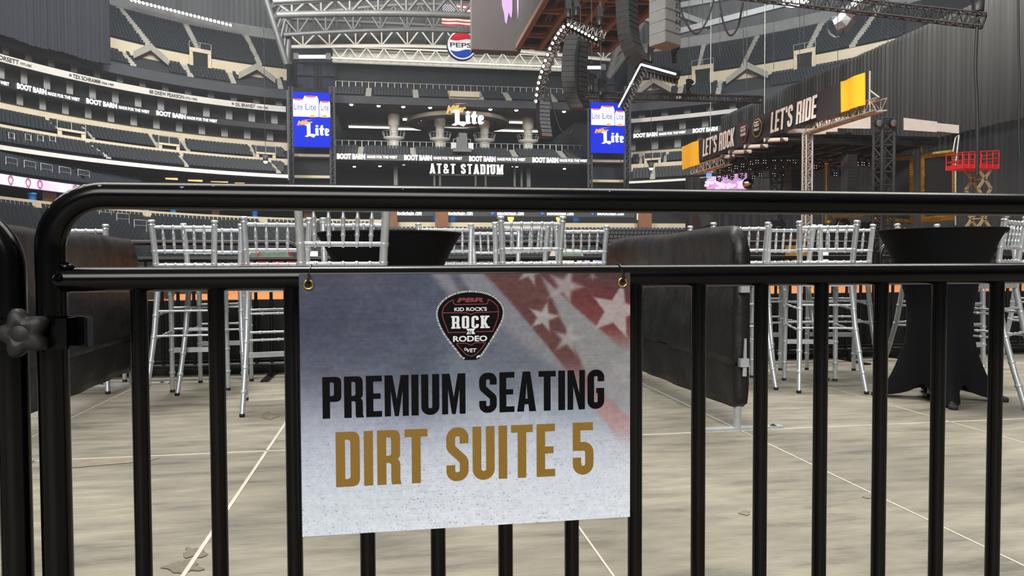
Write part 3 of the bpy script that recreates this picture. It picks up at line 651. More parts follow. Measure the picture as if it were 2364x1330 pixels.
# lit script sign
M_gold = mat('gold_script', rgb(236, 190, 110), .4, emit=.9)
def script_m(mb, o, ux, uy):      # looping handwriting with a swash
    o, ux, uy = V(o), V(ux), V(uy); P = lambda x, y: o+ux*x+uy*y
    w = uy.length*.13
    put_text(mb, 'Miller', o, ux+uy*.18, uy*.95, .05, .35)
    nn_ = ux.cross(uy).normalized()*w*.3
    mb.poly([[(.30, 1.12), (.62, 1.26), (1.08, 1.30), (.62, 1.18)]], o, ux, uy); mb.poly([[(-.06, .10), (.02, -.02), (.30, -.16), (.10, .02)]], o, ux, uy)
def lite(mb, o, ux, uy, depth):
    """blackletter style word on the baseline o"""
    o, ux, uy = V(o), V(ux), V(uy)
    Lp = [(.0, -.12), (.1, .0), (.1, .86), (.02, .82), (.05, .97), (.24, 1.0), (.24, .12), (.40, .12), (.46, -.02), (.37, -.2), (.2, -.05), (.12, -.16)]
    ip = [(.45, .08), (.44, .60), (.49, .68), (.57, .62), (.57, .12), (.6, .04), (.5, -.02)]; dot = [(.44, .80), (.52, .72), (.59, .82), (.5, .92)]
    tp = [(.64, .08), (.64, .50), (.61, .50), (.61, .62), (.65, .64), (.68, .88), (.76, .9), (.76, .64), (.82, .62), (.8, .5), (.76, .5), (.76, .14), (.8, .06), (.7, -.02)]
    eo = [(.84, .08), (.83, .50), (.88, .64), (.98, .6), (1.02, .45), (1.0, .32), (.94, .28), (.94, .14), (1.02, .12), (.98, 0), (.88, -.02)]; eh = [(.92, .36), (.96, .40), (.96, .50), (.92, .53)]
    for lp in ([Lp], [ip], [dot], [tp], [eo, eh[::-1]]): mb.poly(lp, o, ux, uy, depth)
bl = E3(1043, 285, -1.5); ur = E3(1115, 256, -1.5)
o = thing('lit_sign', 'glowing white blackletter sign with gold script hung over the far gallery ring', 'sign', bl)
mb = MB(); lite(mb, bl, X3*(ur.x-bl.x), Z3*(ur.z-bl.z), .5); mb.build('lettering', M_led, o)
mb = MB(); q = E3(1030, 262, -1.5); q2 = E3(1076, 244, -1.5); script_m(mb, q, X3*(q2.x-q.x), Z3*(q2.z-q.z)); mb.build('script_lettering', M_gold, o)
# jumble of broadcast gear on the club deck in front of the ring
cb = E3(1066, 352, -.3); o = thing('broadcast_platform', 'grey camera platform with equipment on the far deck under the lit sign', 'platform', cb)
mb = MB(); mb.box(cb+Z3*.3, 3.2, 2, .6); mb.build('base', M_steel, o)
mb = MB(); mb.box(cb+V((0, 0, 1.6)), 1.9, 1.4, 1.9); mb.box(cb+V((.1, 0, 2.9)), 1.4, 1.2, .8, .2); mb.build('cabinet', M_steel, o)
mb = MB()
for sx_ in (-1.5, 1.5):
    mb.tube([cb+V((sx_, -.6, .3)), cb+V((sx_, -.6, 2.2))], .06, 6); mb.box(cb+V((sx_, -.6, 1.0)), .9, .5, 1.1, .1)
mb.tube([cb+V((-1.5, -.6, 2.2)), cb+V((1.5, -.6, 2.2))], .06, 6); mb.build('railing', M_rail, o)
# posts under the ribbon
mb = MB()
for xx, w in ((914, .7), (1003, .35), (1016, .35), (1098, .35), (1121, .35), (1188, .4), (1204, .35), (1220, .7)):
    a = E3(xx, 460, 6); mb.beam((a.x, a.y, E3(xx, 470, 6).z), (a.x, a.y, E3(xx, 374, 6).z), w)
struct('wall_end_posts', mb, M_steel)
# pylons beside the screens and tall draped window
for i, (x0, x1) in enumerate(((668, 680), (762, 776), (1356, 1368), (1440, 1456))):
    mb = MB(); a, b = E3(x0, 450, -3), E3(x1, 450, -3); w = (b.x-a.x); zt2 = E3(x0, 200, -3).z
    for xx in (a.x+.15*w, b.x-.15*w): mb.beam((xx, YE-3, a.z), (xx, YE-3, zt2), w*.3)
    n = 14
    for j in range(n):
        z0, z1 = a.z+(zt2-a.z)*j/n, a.z+(zt2-a.z)*(j+1)/n; mb.beam((a.x+.15*w, YE-3, z0), (b.x-.15*w, YE-3, z1), w*.12); mb.beam((a.x+.15*w, YE-3, z1), (b.x-.15*w, YE-3, z1), w*.12)
    struct('wall_end_pylon_%s' % 'abcd'[i], mb, M_dark)
for i, (x0, x1) in enumerate(((680, 764), (1368, 1442))):
    slab('wall_end_block_%s' % 'ab'[i], x0, x1, 460, 215 if i == 0 else 238, 1, 3, M_black)
    for j, yy in enumerate((362, 410)): slab('trim_end_%s_%d' % ('ab'[i], j), x0, x1, yy+6, yy, -1, 1, M_conc)
# Lite screens
M_scr = mat('screen_blue', rgb(6, 40, 214), .8, emit=.95); M_scw = mat('screen_white', (1, 1, 1), .4, emit=1.6); M_sco = mat('screen_gold', rgb(255, 170, 50), .4, emit=1.0)
M_scl = mat('screen_lines', rgb(60, 90, 200), .4, emit=.8); M_scr2 = mat('screen_red', rgb(240, 90, 70), .4, emit=1.0)
def tall_screen(x0, x1, ya, yb, label):
    a = E3(x0, yb, -4); b = E3(x1, yb, -4); c = E3((x0+x1)/2, ya, -4); w = b.x-a.x; h_ = c.z-a.z; y = YE-4
    o = thing('video_screen', label, 'screen', (a.x+w/2, y, a.z)); mb = MB(); mb.box((a.x+w/2, y+.3, a.z+h_/2), w, .6, h_); mb.build('panel', M_scr, o)
    P = lambda u, v: V((a.x+w*u, y-.03, a.z+h_*v))
    cans, tops, lines, gold = MB(), MB(), MB(), MB()
    for u, v0, v1, wd in ((.14, .55, .87, .34), (.86, .55, .84, .30), (.48, .55, .93, .42)):
        dy = -.02 if wd > .4 else 0
        out = fillet([(u-wd/2, v0), (u+wd/2, v0), (u+wd/2, v1-.06, .03), (u+wd*.4, v1), (u-wd*.4, v1), (u-wd/2, v1-.06, .03)])
        out = [(min(max(p[0], 0), 1), p[1]) for p in out]; cans.poly([out], P(0, 0)+Y3*dy, X3*w, Z3*h_)
        n = 12; e_ = [(u+wd*.38*math.cos(2*math.pi*i/n), v1-.012+.018*math.sin(2*math.pi*i/n)) for i in range(n)]
        e_ = [(min(max(p[0], 0), 1), p[1]) for p in e_]; tops.poly([e_], P(0, 0)+Y3*(dy-.01), X3*w, Z3*h_)
        wd2 = min(wd*.7, 2*min(u, 1-u)); put_text(lines, 'Lite', P(u-wd2/2, v0+.12)+Y3*(dy-.01), X3*w*wd2, Z3*h_*.12)
    for u in (.52, .85):
        n = 12; gold.poly([[(u+.08*math.cos(math.pi*i/n), .54+.05*math.sin(math.pi*i/n)) for i in range(n+1)]], P(0, 0)-Y3*.05, X3*w, Z3*h_)
    cans.build('can_picture', M_scw, o); tops.build('can_rim', M_scr2, o); lines.build('can_lettering', M_scl, o); gold.build('gold_mark', M_sco, o)
    m2 = MB(); lite(m2, P(.30, .21)-Y3*.02, X3*w*.66, Z3*h_*.21, .03); m2.build('lettering', M_scw, o)
    m3 = MB(); script_m(m3, P(.1, .39), X3*w*.42, Z3*h_*.085); m3.build('script_lettering', M_sco, o)
tall_screen(678, 763, 213, 338, 'tall blue beer advert screen left of the far gallery')
tall_screen(1365, 1442, 237, 352, 'tall blue beer advert screen right of the far gallery, behind the light truss')
# draped window upper left of the end and its small counterpart
M_drp = mat('grey_drape', rgb(70, 76, 92), .8, noise=.3, scale=1.0, stretch=(3, 3, .15))
def drape_window(x0, x1, ya, yb, name):
    mb = MB(); a, b, c = E3(x0, yb, 15), E3(x1, yb, 15), E3(x0, ya, 15); n = 40
    xs = [a.x+(b.x-a.x)*i/n for i in range(n+1)]; pts = [V((x, YE+15+(.25 if i % 2 else 0), z)) for z in (a.z, c.z) for i, x in enumerate(xs)]
    mb.add(pts, [(i, i+1, n+2+i, n+1+i) for i in range(n)]); o = struct(name, mb, M_drp)
    m2 = MB()
    for x in (a.x, a.x+(b.x-a.x)*.52, a.x+(b.x-a.x)*.62, b.x): m2.beam((x, YE+14.6, a.z), (x, YE+14.6, c.z), .35)
    for f_ in (0, .5, .88): m2.beam((a.x, YE+14.6, a.z+(c.z-a.z)*f_), (b.x, YE+14.6, a.z+(c.z-a.z)*f_), .25)
    q = m2.build('mullion', M_black, o); q['kind'] = 'structure'
drape_window(683, 776, 136, 214, 'window_8'); drape_window(1352, 1420, 150, 238, 'window_9')

# lower bowl of the end: ribbon, dark mouth, cream wall, seats
YB = YE-14
def B3(x, y, off=0.0): return PY(x, y, YB+off)
def bslab(nm, x0, x1, yb_, yt, off0, off1, m):
    zb, zt = B3(1150, yb_, off0).z, B3(1150, yt, off0).z; xa, xb = B3(x0, 560, off0).x, B3(x1, 560, off0).x
    mb = MB(); mb.frame_box(V(((xa+xb)/2, YB+(off0+off1)/2, (zb+zt)/2)), X3*(xb-xa)/2, Y3*(off1-off0)/2, Z3*(zt-zb)/2); return mb, m, nm
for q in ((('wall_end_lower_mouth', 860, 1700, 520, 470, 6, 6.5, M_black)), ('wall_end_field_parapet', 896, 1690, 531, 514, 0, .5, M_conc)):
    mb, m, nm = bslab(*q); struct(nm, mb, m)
mb, m, nm = bslab('ribbon_display', 880, 1476, 500, 485, -.3, .4, M_ledb); o = mb.build('ribbon_display', M_dark); tag(o, 'grey LED ribbon with blue gem marks and white lettering between the two rails', 'display')
m2, m3 = MB(), MB(); M_gem = mat('gem_blue', rgb(70, 120, 245), .4, emit=1.2)
for xx in (894, 1012, 1130, 1245, 1361):
    a, b = B3(xx+18, 497, -.4), B3(xx+78, 488, -.4); put_text(m2, 'Blockchain', a, X3*(b.x-a.x)*.73, Z3*(b.z-a.z), .03); put_text(m2, '.com', a+X3*(b.x-a.x)*.76, X3*(b.x-a.x)*.26, Z3*(b.z-a.z)*.85, .02)
    g = B3(xx+7, 491.5, -.4); r_ = .34; m3.poly([[(0, -r_*1.1), (r_*1.2, .1), (r_*.6, r_), (-r_*.6, r_), (-r_*1.2, .1)]], g, X3, Z3)
m2.build('lettering', M_led, o); m3.build('gem_mark', M_gem, o)
mb = MB()
for xx, w in ((905, 1.6), (1020, 2.0), (1488, 2.2)):
    a = B3(xx, 530, -1.0); mb.beam((a.x, a.y, B3(xx, 535, -.8).z), (a.x, a.y, B3(xx, 488, -.8).z), w, .6, up=Y3)
struct('wall_end_brown_pillar', mb, M_brown)
mb = MB(); rows = 9; z0, z1 = .4, B3(1150, 529, 0).z; ya0 = YB-16
xa, xb = B3(866, 560, -16).x, B3(1690, 560, 0).x
for i in range(rows):
    y0, y1 = ya0+14*i/rows, ya0+14*(i+1)/rows; h0, h1 = z0+(z1-z0)*i/rows, z0+(z1-z0)*(i+1)/rows
    mb.quad((xa, y0, h0), (xb, y0, h0), (xb, y1, h0), (xa, y1, h0)); mb.quad((xa, y1, h0), (xb, y1, h0), (xb, y1, h1), (xa, y1, h1))
    x = xa+.3
    while x < xb:
        seat_mesh(SEATS_REST, (x, y0+.9, h0), V((0, -1, 0)), X3); x += .62
struct('floor_end_field_deck', mb, M_deck)
for xx, txt in ((1047, 'blue bin below the second gem mark of the grey ribbon'), (1008, 'small blue bin beside the brown pillar under the grey ribbon'), (1330, 'blue bin right of the tall silver stool pair, in the far dark mouth')):
    small_bin(B3(xx, 513, 3), 1.3, 1.6, txt)
M_warm2 = mat('wall_sconce', rgb(255, 190, 90), .5, emit=2.0)
for xx, txt in ((1179, 'left amber wall lamp in the far dark mouth'), (1291, 'right amber wall lamp in the far dark mouth')):
    p = B3(xx, 502, 2); o = thing('wall_lamp', txt, 'lamp', p); mb = MB(); mb.lathe([(.15, -.9), (.5, -.3), (.55, .4), (.2, .6)], p, 10); mb.build('shade', M_warm2, o); mb = MB(); mb.box(p+Y3*.9, .3, 1.2, .3); mb.build('bracket', M_dark, o)
p = B3(1483, 497, -1); o = thing('notice_board', 'small white framed dark notice on a brown pillar at the end of the ribbon', 'sign', p)
mb = MB(); mb.box(p, 1.9, .2, 1.5); mb.build('frame', M_white, o); mb = MB(); mb.box(p-Y3*.12, 1.35, .05, .95); mb.build('panel', M_black, o)

# all remaining seats of the arena
o = SEATS_REST.build('seating', M_seatd, fix=False); tag(o, 'rows of dark seats filling all the far decks of the arena', 'seats', kind='stuff')

# ================================================================== roof, hanging gear, stage
# ------------------------------------------------------------------ roof
a = E3(684, 112, 18); b = E3(1440, 112, 18)
mb = MB(); n = 12; zt = a.z
for i in range(n):
    f0, f1 = i/n, (i+1)/n; y0, y1 = YE+18-95*f0, YE+18-95*f1
    z0, z1 = zt+26*math.sin(f0*math.pi/2), zt+26*math.sin(f1*math.pi/2); xa, xb = a.x, b.x
    mb.quad((xa, y0, z0), (xb, y0, z0), (xb, y1, z1), (xa, y1, z1))
    for j in range(16):
        x = xa+(xb-xa)*j/16; mb.beam((x, y0, z0-.25), (x, y1, z1-.25), .5, .35)
    mb.beam((xa, y0, z0-.3), (xb, y0, z0-.3), .6, .4)
struct('ceiling', mb, M_roof)
def lattice(mb, pts_top, pts_bot, r, rw, zig=True, n=6):
    mb.tube(pts_top, r, n); mb.tube(pts_bot, r, n)
def roof_truss(label, x0, x1, ytop, ybot, off, rise, m, r=.32, nseg=13):
    """arched truss spanning the roof: image rows of its two chords at the reference bearing, rise in metres towards mid span"""
    p0, p1 = E3(x0, ytop, off), E3(x1, ytop, off); zb = E3(x0, ybot, off).z; o = thing('roof_truss', label, 'truss', (p0.x, p0.y, zb))
    top, bot = [], []
    for i in range(nseg*2+1):
        t = i/(nseg*2); x = p0.x+(p1.x-p0.x)*t; s_ = math.sin(math.pi*t); top.append(V((x, p0.y, p0.z+rise*s_))); bot.append(V((x, p0.y, zb+rise*.55*s_)))
    mb = MB(); mb.tube(top, r, 8); mb.build('top_chord', m, o); mb = MB(); mb.tube(bot, r, 8); mb.build('bottom_chord', m, o)
    mb = MB()
    for i in range(nseg*2):
        if i % 2 == 0: mb.tube([top[i], bot[i+1]], r*.5, 6); mb.tube([bot[i+1], top[i+2]], r*.5, 6)
        if i % 2: mb.tube([top[i], bot[i]], r*.45, 6)
    mb.build('web', m, o); return o
roof_truss('arched white roof truss lowest of the set, above the floodlit band', 668, 1420, 80, 108, 8, 2.2, M_white)
roof_truss('arched grey roof truss second from the bottom, behind the round cola sign', 655, 1440, 40, 80, -14, 3.2, M_steel, .34)
roof_truss('arched grey roof truss crossing above the hanging flag', 640, 1460, 8, 34, -30, 2.0, M_steel, .45)
roof_truss('topmost grey roof truss cut by the upper edge of the photo', 630, 1500, -60, 4, -40, 3.0, M_steel, .3)
# floodlit box truss under the roof edge
o = thing('lit_truss', 'bright white box truss running along the top of the far dark glazing', 'truss', E3(770, 140, 10)); mb = MB(); mw = MB()
P = [E3(766, 130, 10), E3(1345, 150, 10)]; z1, z0 = E3(1060, 122, 10).z, E3(1060, 148, 10).z; nn = 30
for yy in (YE+9, YE+11):
    for z in (z0, z1): mb.tube([(P[0].x, yy, z), (P[1].x, yy, z)], .2, 6)
for i in range(nn):
    xa = P[0].x+(P[1].x-P[0].x)*i/nn; xb = P[0].x+(P[1].x-P[0].x)*(i+1)/nn
    for yy in (YE+9, YE+11): mw.tube([(xa, yy, z0 if i % 2 else z1), (xb, yy, z1 if i % 2 else z0)], .12, 5)
    mw.tube([(xa, YE+9, z0), (xb, YE+11, z0)], .1, 5)
mb.build('chord', M_white, o); mw.build('web', M_white, o)
mp = MB(); mp.box(((P[0].x+P[1].x)/2, YE+12.2, (z0+z1)/2), P[1].x-P[0].x, .3, (z1-z0)*1.05); mp.build('back_panel', M_white, o)
d_ = bpy.data.lights.new('truss_lamp', 'AREA'); d_.shape = 'RECTANGLE'; d_.size = 52; d_.size_y = 1.0; d_.energy = 1800; d_.color = (1, .97, .9)
lo_ = bpy.data.objects.new('truss_lamp', d_); COL.objects.link(lo_); lo_.location = ((P[0].x+P[1].x)/2, YE+6.5, z0-2.2); lo_.rotation_euler = (math.radians(120), 0, 0)
def tube_light(x0, x1, y_, off, label, th=.5):
    a_, b_ = E3(x0, y_, off), E3(x1, y_, off); o = thing('tube_light', label, 'light', a_); mb = MB(); mb.beam(a_, b_, th); mb.build('tube', M_led, o)
    mb = MB(); mb.box(a_, .9, .9, 1.1); mb.box(b_, .9, .9, 1.1); mb.build('end_cap', M_steel, o)
tube_light(684, 758, 131, 9, 'long white tube light above the draped window on the left'); tube_light(1347, 1392, 156, 9, 'short white tube light above the right draped window')
# leaning truss leg of the roof, left
o = thing('lattice_pylon', 'tall lattice steel pylon at the left of the far end', 'truss', at(664, 130, 112)); mb, mw = MB(), MB()
A0, A1 = at(596, -60, 108), at(662, 148, 112); B0, B1 = at(640, -60, 106), at(668, 60, 112); C0, C1 = at(610, -60, 114), at(670, 148, 118)
mb.tube([A0, A1], .5, 8); mb.tube([B0, B1, A1], .5, 8); mb.tube([C0, C1], .4, 8); mb.build('chord', M_steel, o)
for i in range(8):
    t0, t1 = i/8, (i+1)/8; mw.tube([A0.lerp(A1, t0), B0.lerp(B1, t1)], .25, 6); mw.tube([A0.lerp(A1, t1), B0.lerp(B1, t1)], .25, 6); mw.tube([C0.lerp(C1, t0), A0.lerp(A1, t1)], .22, 6)
mw.build('web', M_steel, o)
o = thing('lattice_pylon', 'lattice steel pylon at right, behind the curved speaker arrays', 'truss', at(1420, 150, 118)); mb, mw = MB(), MB()
A0, A1 = at(1475, -60, 110), at(1405, 178, 118); B0, B1 = at(1545, -60, 106), at(1440, 130, 116)
mb.tube([A0, A1], .5, 8); mb.tube([B0, B1, A1], .5, 8); mb.build('chord', M_steel, o)
for i in range(8):
    t0, t1 = i/8, (i+1)/8; mw.tube([A0.lerp(A1, t0), B0.lerp(B1, t1)], .25, 6); mw.tube([A0.lerp(A1, t1), B0.lerp(B1, t1)], .22, 6)
mw.build('web', M_steel, o)
# slanting steel on the roof at right
for i, (xa, ya, xb, yb, lab) in enumerate(((1480, 30, 1700, -10, 'grey roof girder beside the boxy speaker array'), (1560, 75, 1830, 5, 'long grey roof girder crossing above the right stand'), (1640, 60, 1480, 2, 'short grey roof girder between the two line arrays'))):
    mb = MB(); p, q = at(xa, ya, 112), at(xb, yb, 108); mb.beam(p, q, .8); o = mb.build('roof_girder', M_steel); tag(o, lab, 'girder')
mb = MB(); p, q = at(1640, 40, 100), at(1850, -60, 92); n_ = 30
# silver duct elbow
o = thing('air_duct', 'crumpled silver air duct bending below the roof at right', 'duct', at(1935, 45, 88)); mb = MB()
mb.tube([at(1930, 62, 88), at(1948, 52, 87.5), at(1962, 34, 87), at(1980, 16, 86), at(2040, -20, 84)], [1.0, 1.15, 1.1, 1.0, 1.0], 8, smooth=False); mb.build('duct', mat('duct_foil', rgb(150, 154, 154), .3, metal=.8, bump=.6, bscale=2.0), o)
mb = MB(); p = at(1930, 62, 88); mb.lathe([(1.25, -.15), (1.25, .15)], p, 10, (1, .2, .5)); mb.build('collar', M_steel, o)

# rows of roof floodlights on the left
for i in range(26):
    xx = 303+229*i/25; yy = 0+58*(i/25); d = Dl(xx)*1.12; p = at(xx, yy, d); n_, t_ = RL.n(xx)
    o = thing('floodlight', 'small round floodlight in the long bright row under the roof at upper left', 'light', p, group='row of roof floodlights at upper left')
    mb = MB(); mb.lathe([(.08, -.4), (.25, -.25), (.28, 0)], p, 8, n_); mb.build('housing', M_steel, o); mb = MB(); mb.lathe([(.26, 0), (.2, .08), (0, .11)], p, 8, n_); mb.build('lens', M_lamp, o)
mb = MB(); mb.tube([at(298+12*i, -4+62*i/20, Dl(298+12*i)*1.132) for i in range(21)], .16, 6); o = mb.build('light_rail', M_steel); tag(o, 'grey rail carrying the row of roof floodlights at upper left', 'rail')
p = at(1838, 0, 95); o = thing('roof_floodlight', 'glaring round floodlight cut by the upper edge above the right stand', 'light', p)
mb = MB(); mb.lathe([(.4, .9), (1.5, .5), (1.6, 0)], p, 16, (0, .3, 1)); mb.build('housing', M_steel, o); mb = MB(); mb.lathe([(1.55, 0), (1.0, -.3), (0, -.4)], p, 16, (0, .3, 1)); mb.build('lens', M_lamp, o)
mb = MB(); mb.box(at(1822, 2, 95), 1.4, .8, .9); mb.box(at(1853, 1, 95), 1.2, .8, .9); mb.build('reflector', M_lamp, o)

# ------------------------------------------------------------------ big black drapes
M_curt = mat('black_drape', rgb(40, 41, 44), .9, noise=.35, scale=1.2, stretch=(1.2, 1.2, .05))
M_curt2 = mat('grey_drape_cloth', rgb(50, 52, 53), .9, noise=.35, scale=.9, stretch=(1.5, 1.5, .04))
mb = MB(); xs = [-200+466*i/150 for i in range(151)]; h0, h1 = RL.h(1.03, 213), RL.h(1.03, -190)
def hl(x): return h0+.6*math.sin(x*.05)*.2
A_ = [RL.p(x, 1.03+.002*math.sin(i*1.9)+.0015*math.sin(i*.7), hl(x)) for i, x in enumerate(xs)]; B_ = [V((q.x, q.y, h1)) for q in A_]
A2 = [V((q.x*1.004, q.y*1.004, q.z)) for q in A_]; B2 = [V((q.x*1.004, q.y*1.004, q.z)) for q in B_]; m_ = len(xs)
mb.add(A_+B_+A2+B2, [(i, i+1, m_+1+i, m_+i) for i in range(m_-1)]+[(2*m_+i, 2*m_+i+1, 3*m_+1+i, 3*m_+i) for i in range(m_-1)]+[(m_-1, 3*m_-1, 4*m_-1, 2*m_-1)], True)
o = mb.build('stage_drape', mat('navy_drape', rgb(27, 30, 40), .9, noise=.3, scale=1.2, stretch=(1.2, 1.2, .05))); tag(o, 'huge dark drape covering the upper deck at upper left', 'drape')
XC = 46.0
def drape_plane(name, label, ytop, ybot, X, m, wave=.35, pitch=1.1, y0=10, y1=150, ph=0.0):
    """hanging cloth along the side of the arena; heights read at two bearings"""
    mb = MB(); n = int((y1-y0)/pitch*4); rng = random.Random(int(X*7)); ys = [y0+(y1-y0)*i/n for i in range(n+1)]
    off = []; 
    for i in range(n+1): off.append(wave*math.sin(i*math.pi/2+ph+.6*math.sin(i*.13))+wave*.5*math.sin(i*.31))
    lo = [V((X+off[i], y, ybot)) for i, y in enumerate(ys)]; hi = [V((X+off[i]*.8, y, ytop)) for i, y in enumerate(ys)]
    lo2 = [q+X3*.12 for q in lo]; hi2 = [q+X3*.12 for q in hi]; m_ = n+1
    mb.add(lo+hi+lo2+hi2, [(i, i+1, m_+1+i, m_+i) for i in range(n)]+[(2*m_+i, 2*m_+i+1, 3*m_+1+i, 3*m_+i) for i in range(n)]+[(m_+i, m_+i+1, 3*m_+i+1, 3*m_+i) for i in range(n)], True)
    o = mb.build(name, m); return tag(o, label, 'drape')
zt = PX(1990, 124, XC).z; zbm = PX(2216, 306, XC).z
drape_plane('stage_drape', 'huge grey pleated drape hanging behind the stage on the right', zt, zbm, XC, M_curt2, wave=.10, pitch=.55, y0=20, y1=99)
drape_plane('stage_drape', 'lower black pleated drape behind the red scissor lift', zbm+1.2, .02, XC+1.2, M_curt, wave=.14, pitch=.55, y0=14, y1=99, ph=1.0)

# ------------------------------------------------------------------ flag, round cola sign, hanging video board
M_fr = mat('flag_red', rgb(150, 60, 64), .8); M_fw = mat('flag_white', rgb(205, 200, 196), .8); M_fb = mat('flag_blue', rgb(50, 56, 76), .8)
fa, fb = E3(1020, 58, -22), E3(1086, 11, -22); w, h_ = fb.x-fa.x, fb.z-fa.z; y = YE-22
o = thing('flag', 'large stars and stripes flag hanging from the roof left of the video board', 'flag', (fa.x, y, fa.z)); fr, fw, fb_, st = MB(), MB(), MB(), MB()
def fl(u, v): return V((fa.x+w*u, y+.12*math.sin(u*9), fa.z+h_*v))
def strip(m, u0, u1, v0, v1, dy=0, n=10):
    vv = [fl(u0+(u1-u0)*i/n, v)+Y3*(dy+e2) for e2 in (0, .05) for v in (v0, v1) for i in range(n+1)]; k_ = n+1
    m.add(vv, [(i, i+1, k_+i+1, k_+i) for i in range(n)]+[(2*k_+i, 2*k_+i+1, 3*k_+i+1, 3*k_+i) for i in range(n)])
for i in range(13): strip(fr if i % 2 == 0 else fw, .5 if i < 7 else 0, 1, 1-(i+1)/13, 1-i/13)
strip(fb_, 0, .5, 6/13, 1)
for r_ in range(9):
    for c_ in range(6 if r_ % 2 == 0 else 5):
        q = fl((.045+.082*c_+(.041 if r_ % 2 else 0)), 6/13+(7/13)*(r_+.7)/9.4)-Y3*.04
        st.poly([[(.11*(1 if k_ % 2 == 0 else .4)*math.sin(k_*math.pi/5), .11*(1 if k_ % 2 == 0 else .4)*math.cos(k_*math.pi/5)) for k_ in range(10)]], q, X3, Z3)
fr.build('red_stripes', M_fr, o); fw.build('white_stripes', M_fw, o); fb_.build('canton', M_fb, o); st.build('stars', M_fw, o)
mb = MB(); mb.tube([fl(0, 1.02), fl(1, 1.02)], .1, 6); mb.tube([fl(.02, 1.02), fl(.02, 1.6)], .04, 5); mb.tube([fl(.98, 1.02), fl(.98, 1.6)], .04, 5); mb.build('hanging_bar', M_steel, o)
pc = E3(1066, 105, -10); R_ = (E3(1099, 105, -10).x-pc.x); o = thing('round_sign', 'round lit cola sign in red white and blue under the roof trusses', 'sign', pc)
mb = MB(); mb.lathe([(0, .5), (R_, .5), (R_, -.3), (R_*.9, -.3), (0, -.3)], pc, 40, Y3*1); mb.build('disc', mat('sign_white', (.9, .9, .92), .4, emit=.75), o)
def disc_part(y0f, y1f, inv=False):
    pts = []; r_ = R_*.9; n = 24
    for i in range(n+1):
        a_ = math.pi*(i/n); pts.append((r_*math.cos(a_), r_*math.sin(a_)))
    return pts
r_ = R_*.9
def cap(sign, yc, amp):
    pts = []; x_e = math.sqrt(r_*r_-yc*yc); a0 = math.atan2(yc, x_e)
    for i in range(25):
        a_ = a0+(math.pi-2*a0)*i/24; pts.append((r_*math.cos(a_), sign*r_*math.sin(a_)))
    for i in range(1, 16): t = i/16; pts.append((-x_e+2*x_e*t, sign*yc+amp*math.sin(2*math.pi*t)))
    return pts
mb = MB(); mb.poly([cap(1, r_*.38, -r_*.07)], pc-Y3*.34, X3, Z3); mb.build('red_cap', mat('cola_red', rgb(225, 40, 50), .4, emit=.6), o)
mb = MB(); mb.poly([cap(-1, r_*.42, -r_*.09)], pc-Y3*.34, X3, Z3); mb.build('blue_cap', mat('cola_blue', rgb(22, 72, 180), .4, emit=.7), o)
mb = MB(); put_text(mb, 'PEPSI', pc+V((-r_*.92, -.36, -r_*.21)), X3*r_*1.84, Z3*r_*.36, .02); mb.build('lettering', mat('cola_ink', rgb(14, 22, 44), .5), o)
mb = MB(); mb.lathe([(R_*1.0, -.36), (R_*1.04, -.36), (R_*1.04, .5), (R_*1.0, .5)], pc, 40, Y3); mb.build('rim', mat('rim_blue', rgb(40, 52, 96), .4, emit=.2), o)
mb = MB(); mb.tube([pc+V((-1, 0, R_)), pc+V((-1, 0, R_+4))], .12, 6); mb.tube([pc+V((1, 0, R_)), pc+V((1, 0, R_+4))], .12, 6); mb.build('hanger', M_steel, o)

# hanging video board with an open brown underside
M_board = mat('board_grey', rgb(84, 80, 82), .6, noise=.15, scale=.4); M_brn = mat('rust_girder', rgb(112, 86, 72), .6, noise=.2, scale=.8); M_boardd = mat('board_dark', rgb(54, 55, 55), .6, noise=.15, scale=.4)
DV = 78; p0 = at(1190, 117, DV); zb = p0.z; xL = p0.x; yF = p0.y; xR = at(1418, 123, DV).x; yN = yF-44; xW = at(1088, 117, DV).x
o = thing('video_board', 'giant centre-hung video board with a brown girder underside, cut by the top edge', 'screen', (xL, yF, zb))
mb = MB(); mb.box(((xW+xL)/2+.3, yF+.8, zb+9), xL-xW+.6, 1.4, 18); mb.build('end_screen', M_board, o)
mb = MB(); mb.box((xL+.15, (yF+yN)/2, zb+9.2), .3, yF-yN, 18); mb.box((xR-.15, (yF+yN)/2, zb+9.2), .3, yF-yN, 18); mb.box(((xL+xR)/2, yF-.1, zb+9.2), xR-xL, .3, 18); mb.box(((xL+xR)/2, yN, zb+9.2), xR-xL, .3, 18); mb.build('side_screen', M_boardd, o)
mb = MB(); mb.box(((xL+xR)/2, (yF+yN)/2, zb+3.4), xR-xL-.8, yF-yN-.8, .2); mb.build('underside_deck', mat('rust_dark', rgb(44, 40, 38), .8, noise=.3, scale=.6), o)
mb, mw = MB(), MB()
for fx in (.02, .25, .5, .75, .98):
    x = xL+(xR-xL)*fx; mb.beam((x, yF-.4, zb+.3), (x, yN+.4, zb+.3), .5, .45); mb.beam((x, yF-.4, zb+2.4), (x, yN+.4, zb+2.4), .35, .35)
    n = 14
    for i in range(n):
        ya, yb = yF-.4+(yN-yF)*i/n, yF-.4+(yN-yF)*(i+1)/n; mw.beam((x, ya, zb+(.3 if i % 2 else 2.4)), (x, yb, zb+(2.4 if i % 2 else .3)), .25)
for i in range(13):
    y = yF-.5+(yN-yF+1)*i/12; mb.beam((xL, y, zb+.4), (xR, y, zb+.4), .35)
    if i < 12:
        y2 = yF-.5+(yN-yF+1)*(i+1)/12; mw.beam((xL, y, zb+.5), (xR, y2, zb+.5), .22) if i % 2 else mw.beam((xR, y, zb+.5), (xL, y2, zb+.5), .22)
mb.build('girder', M_brn, o); mw.build('bracing', M_brn, o)
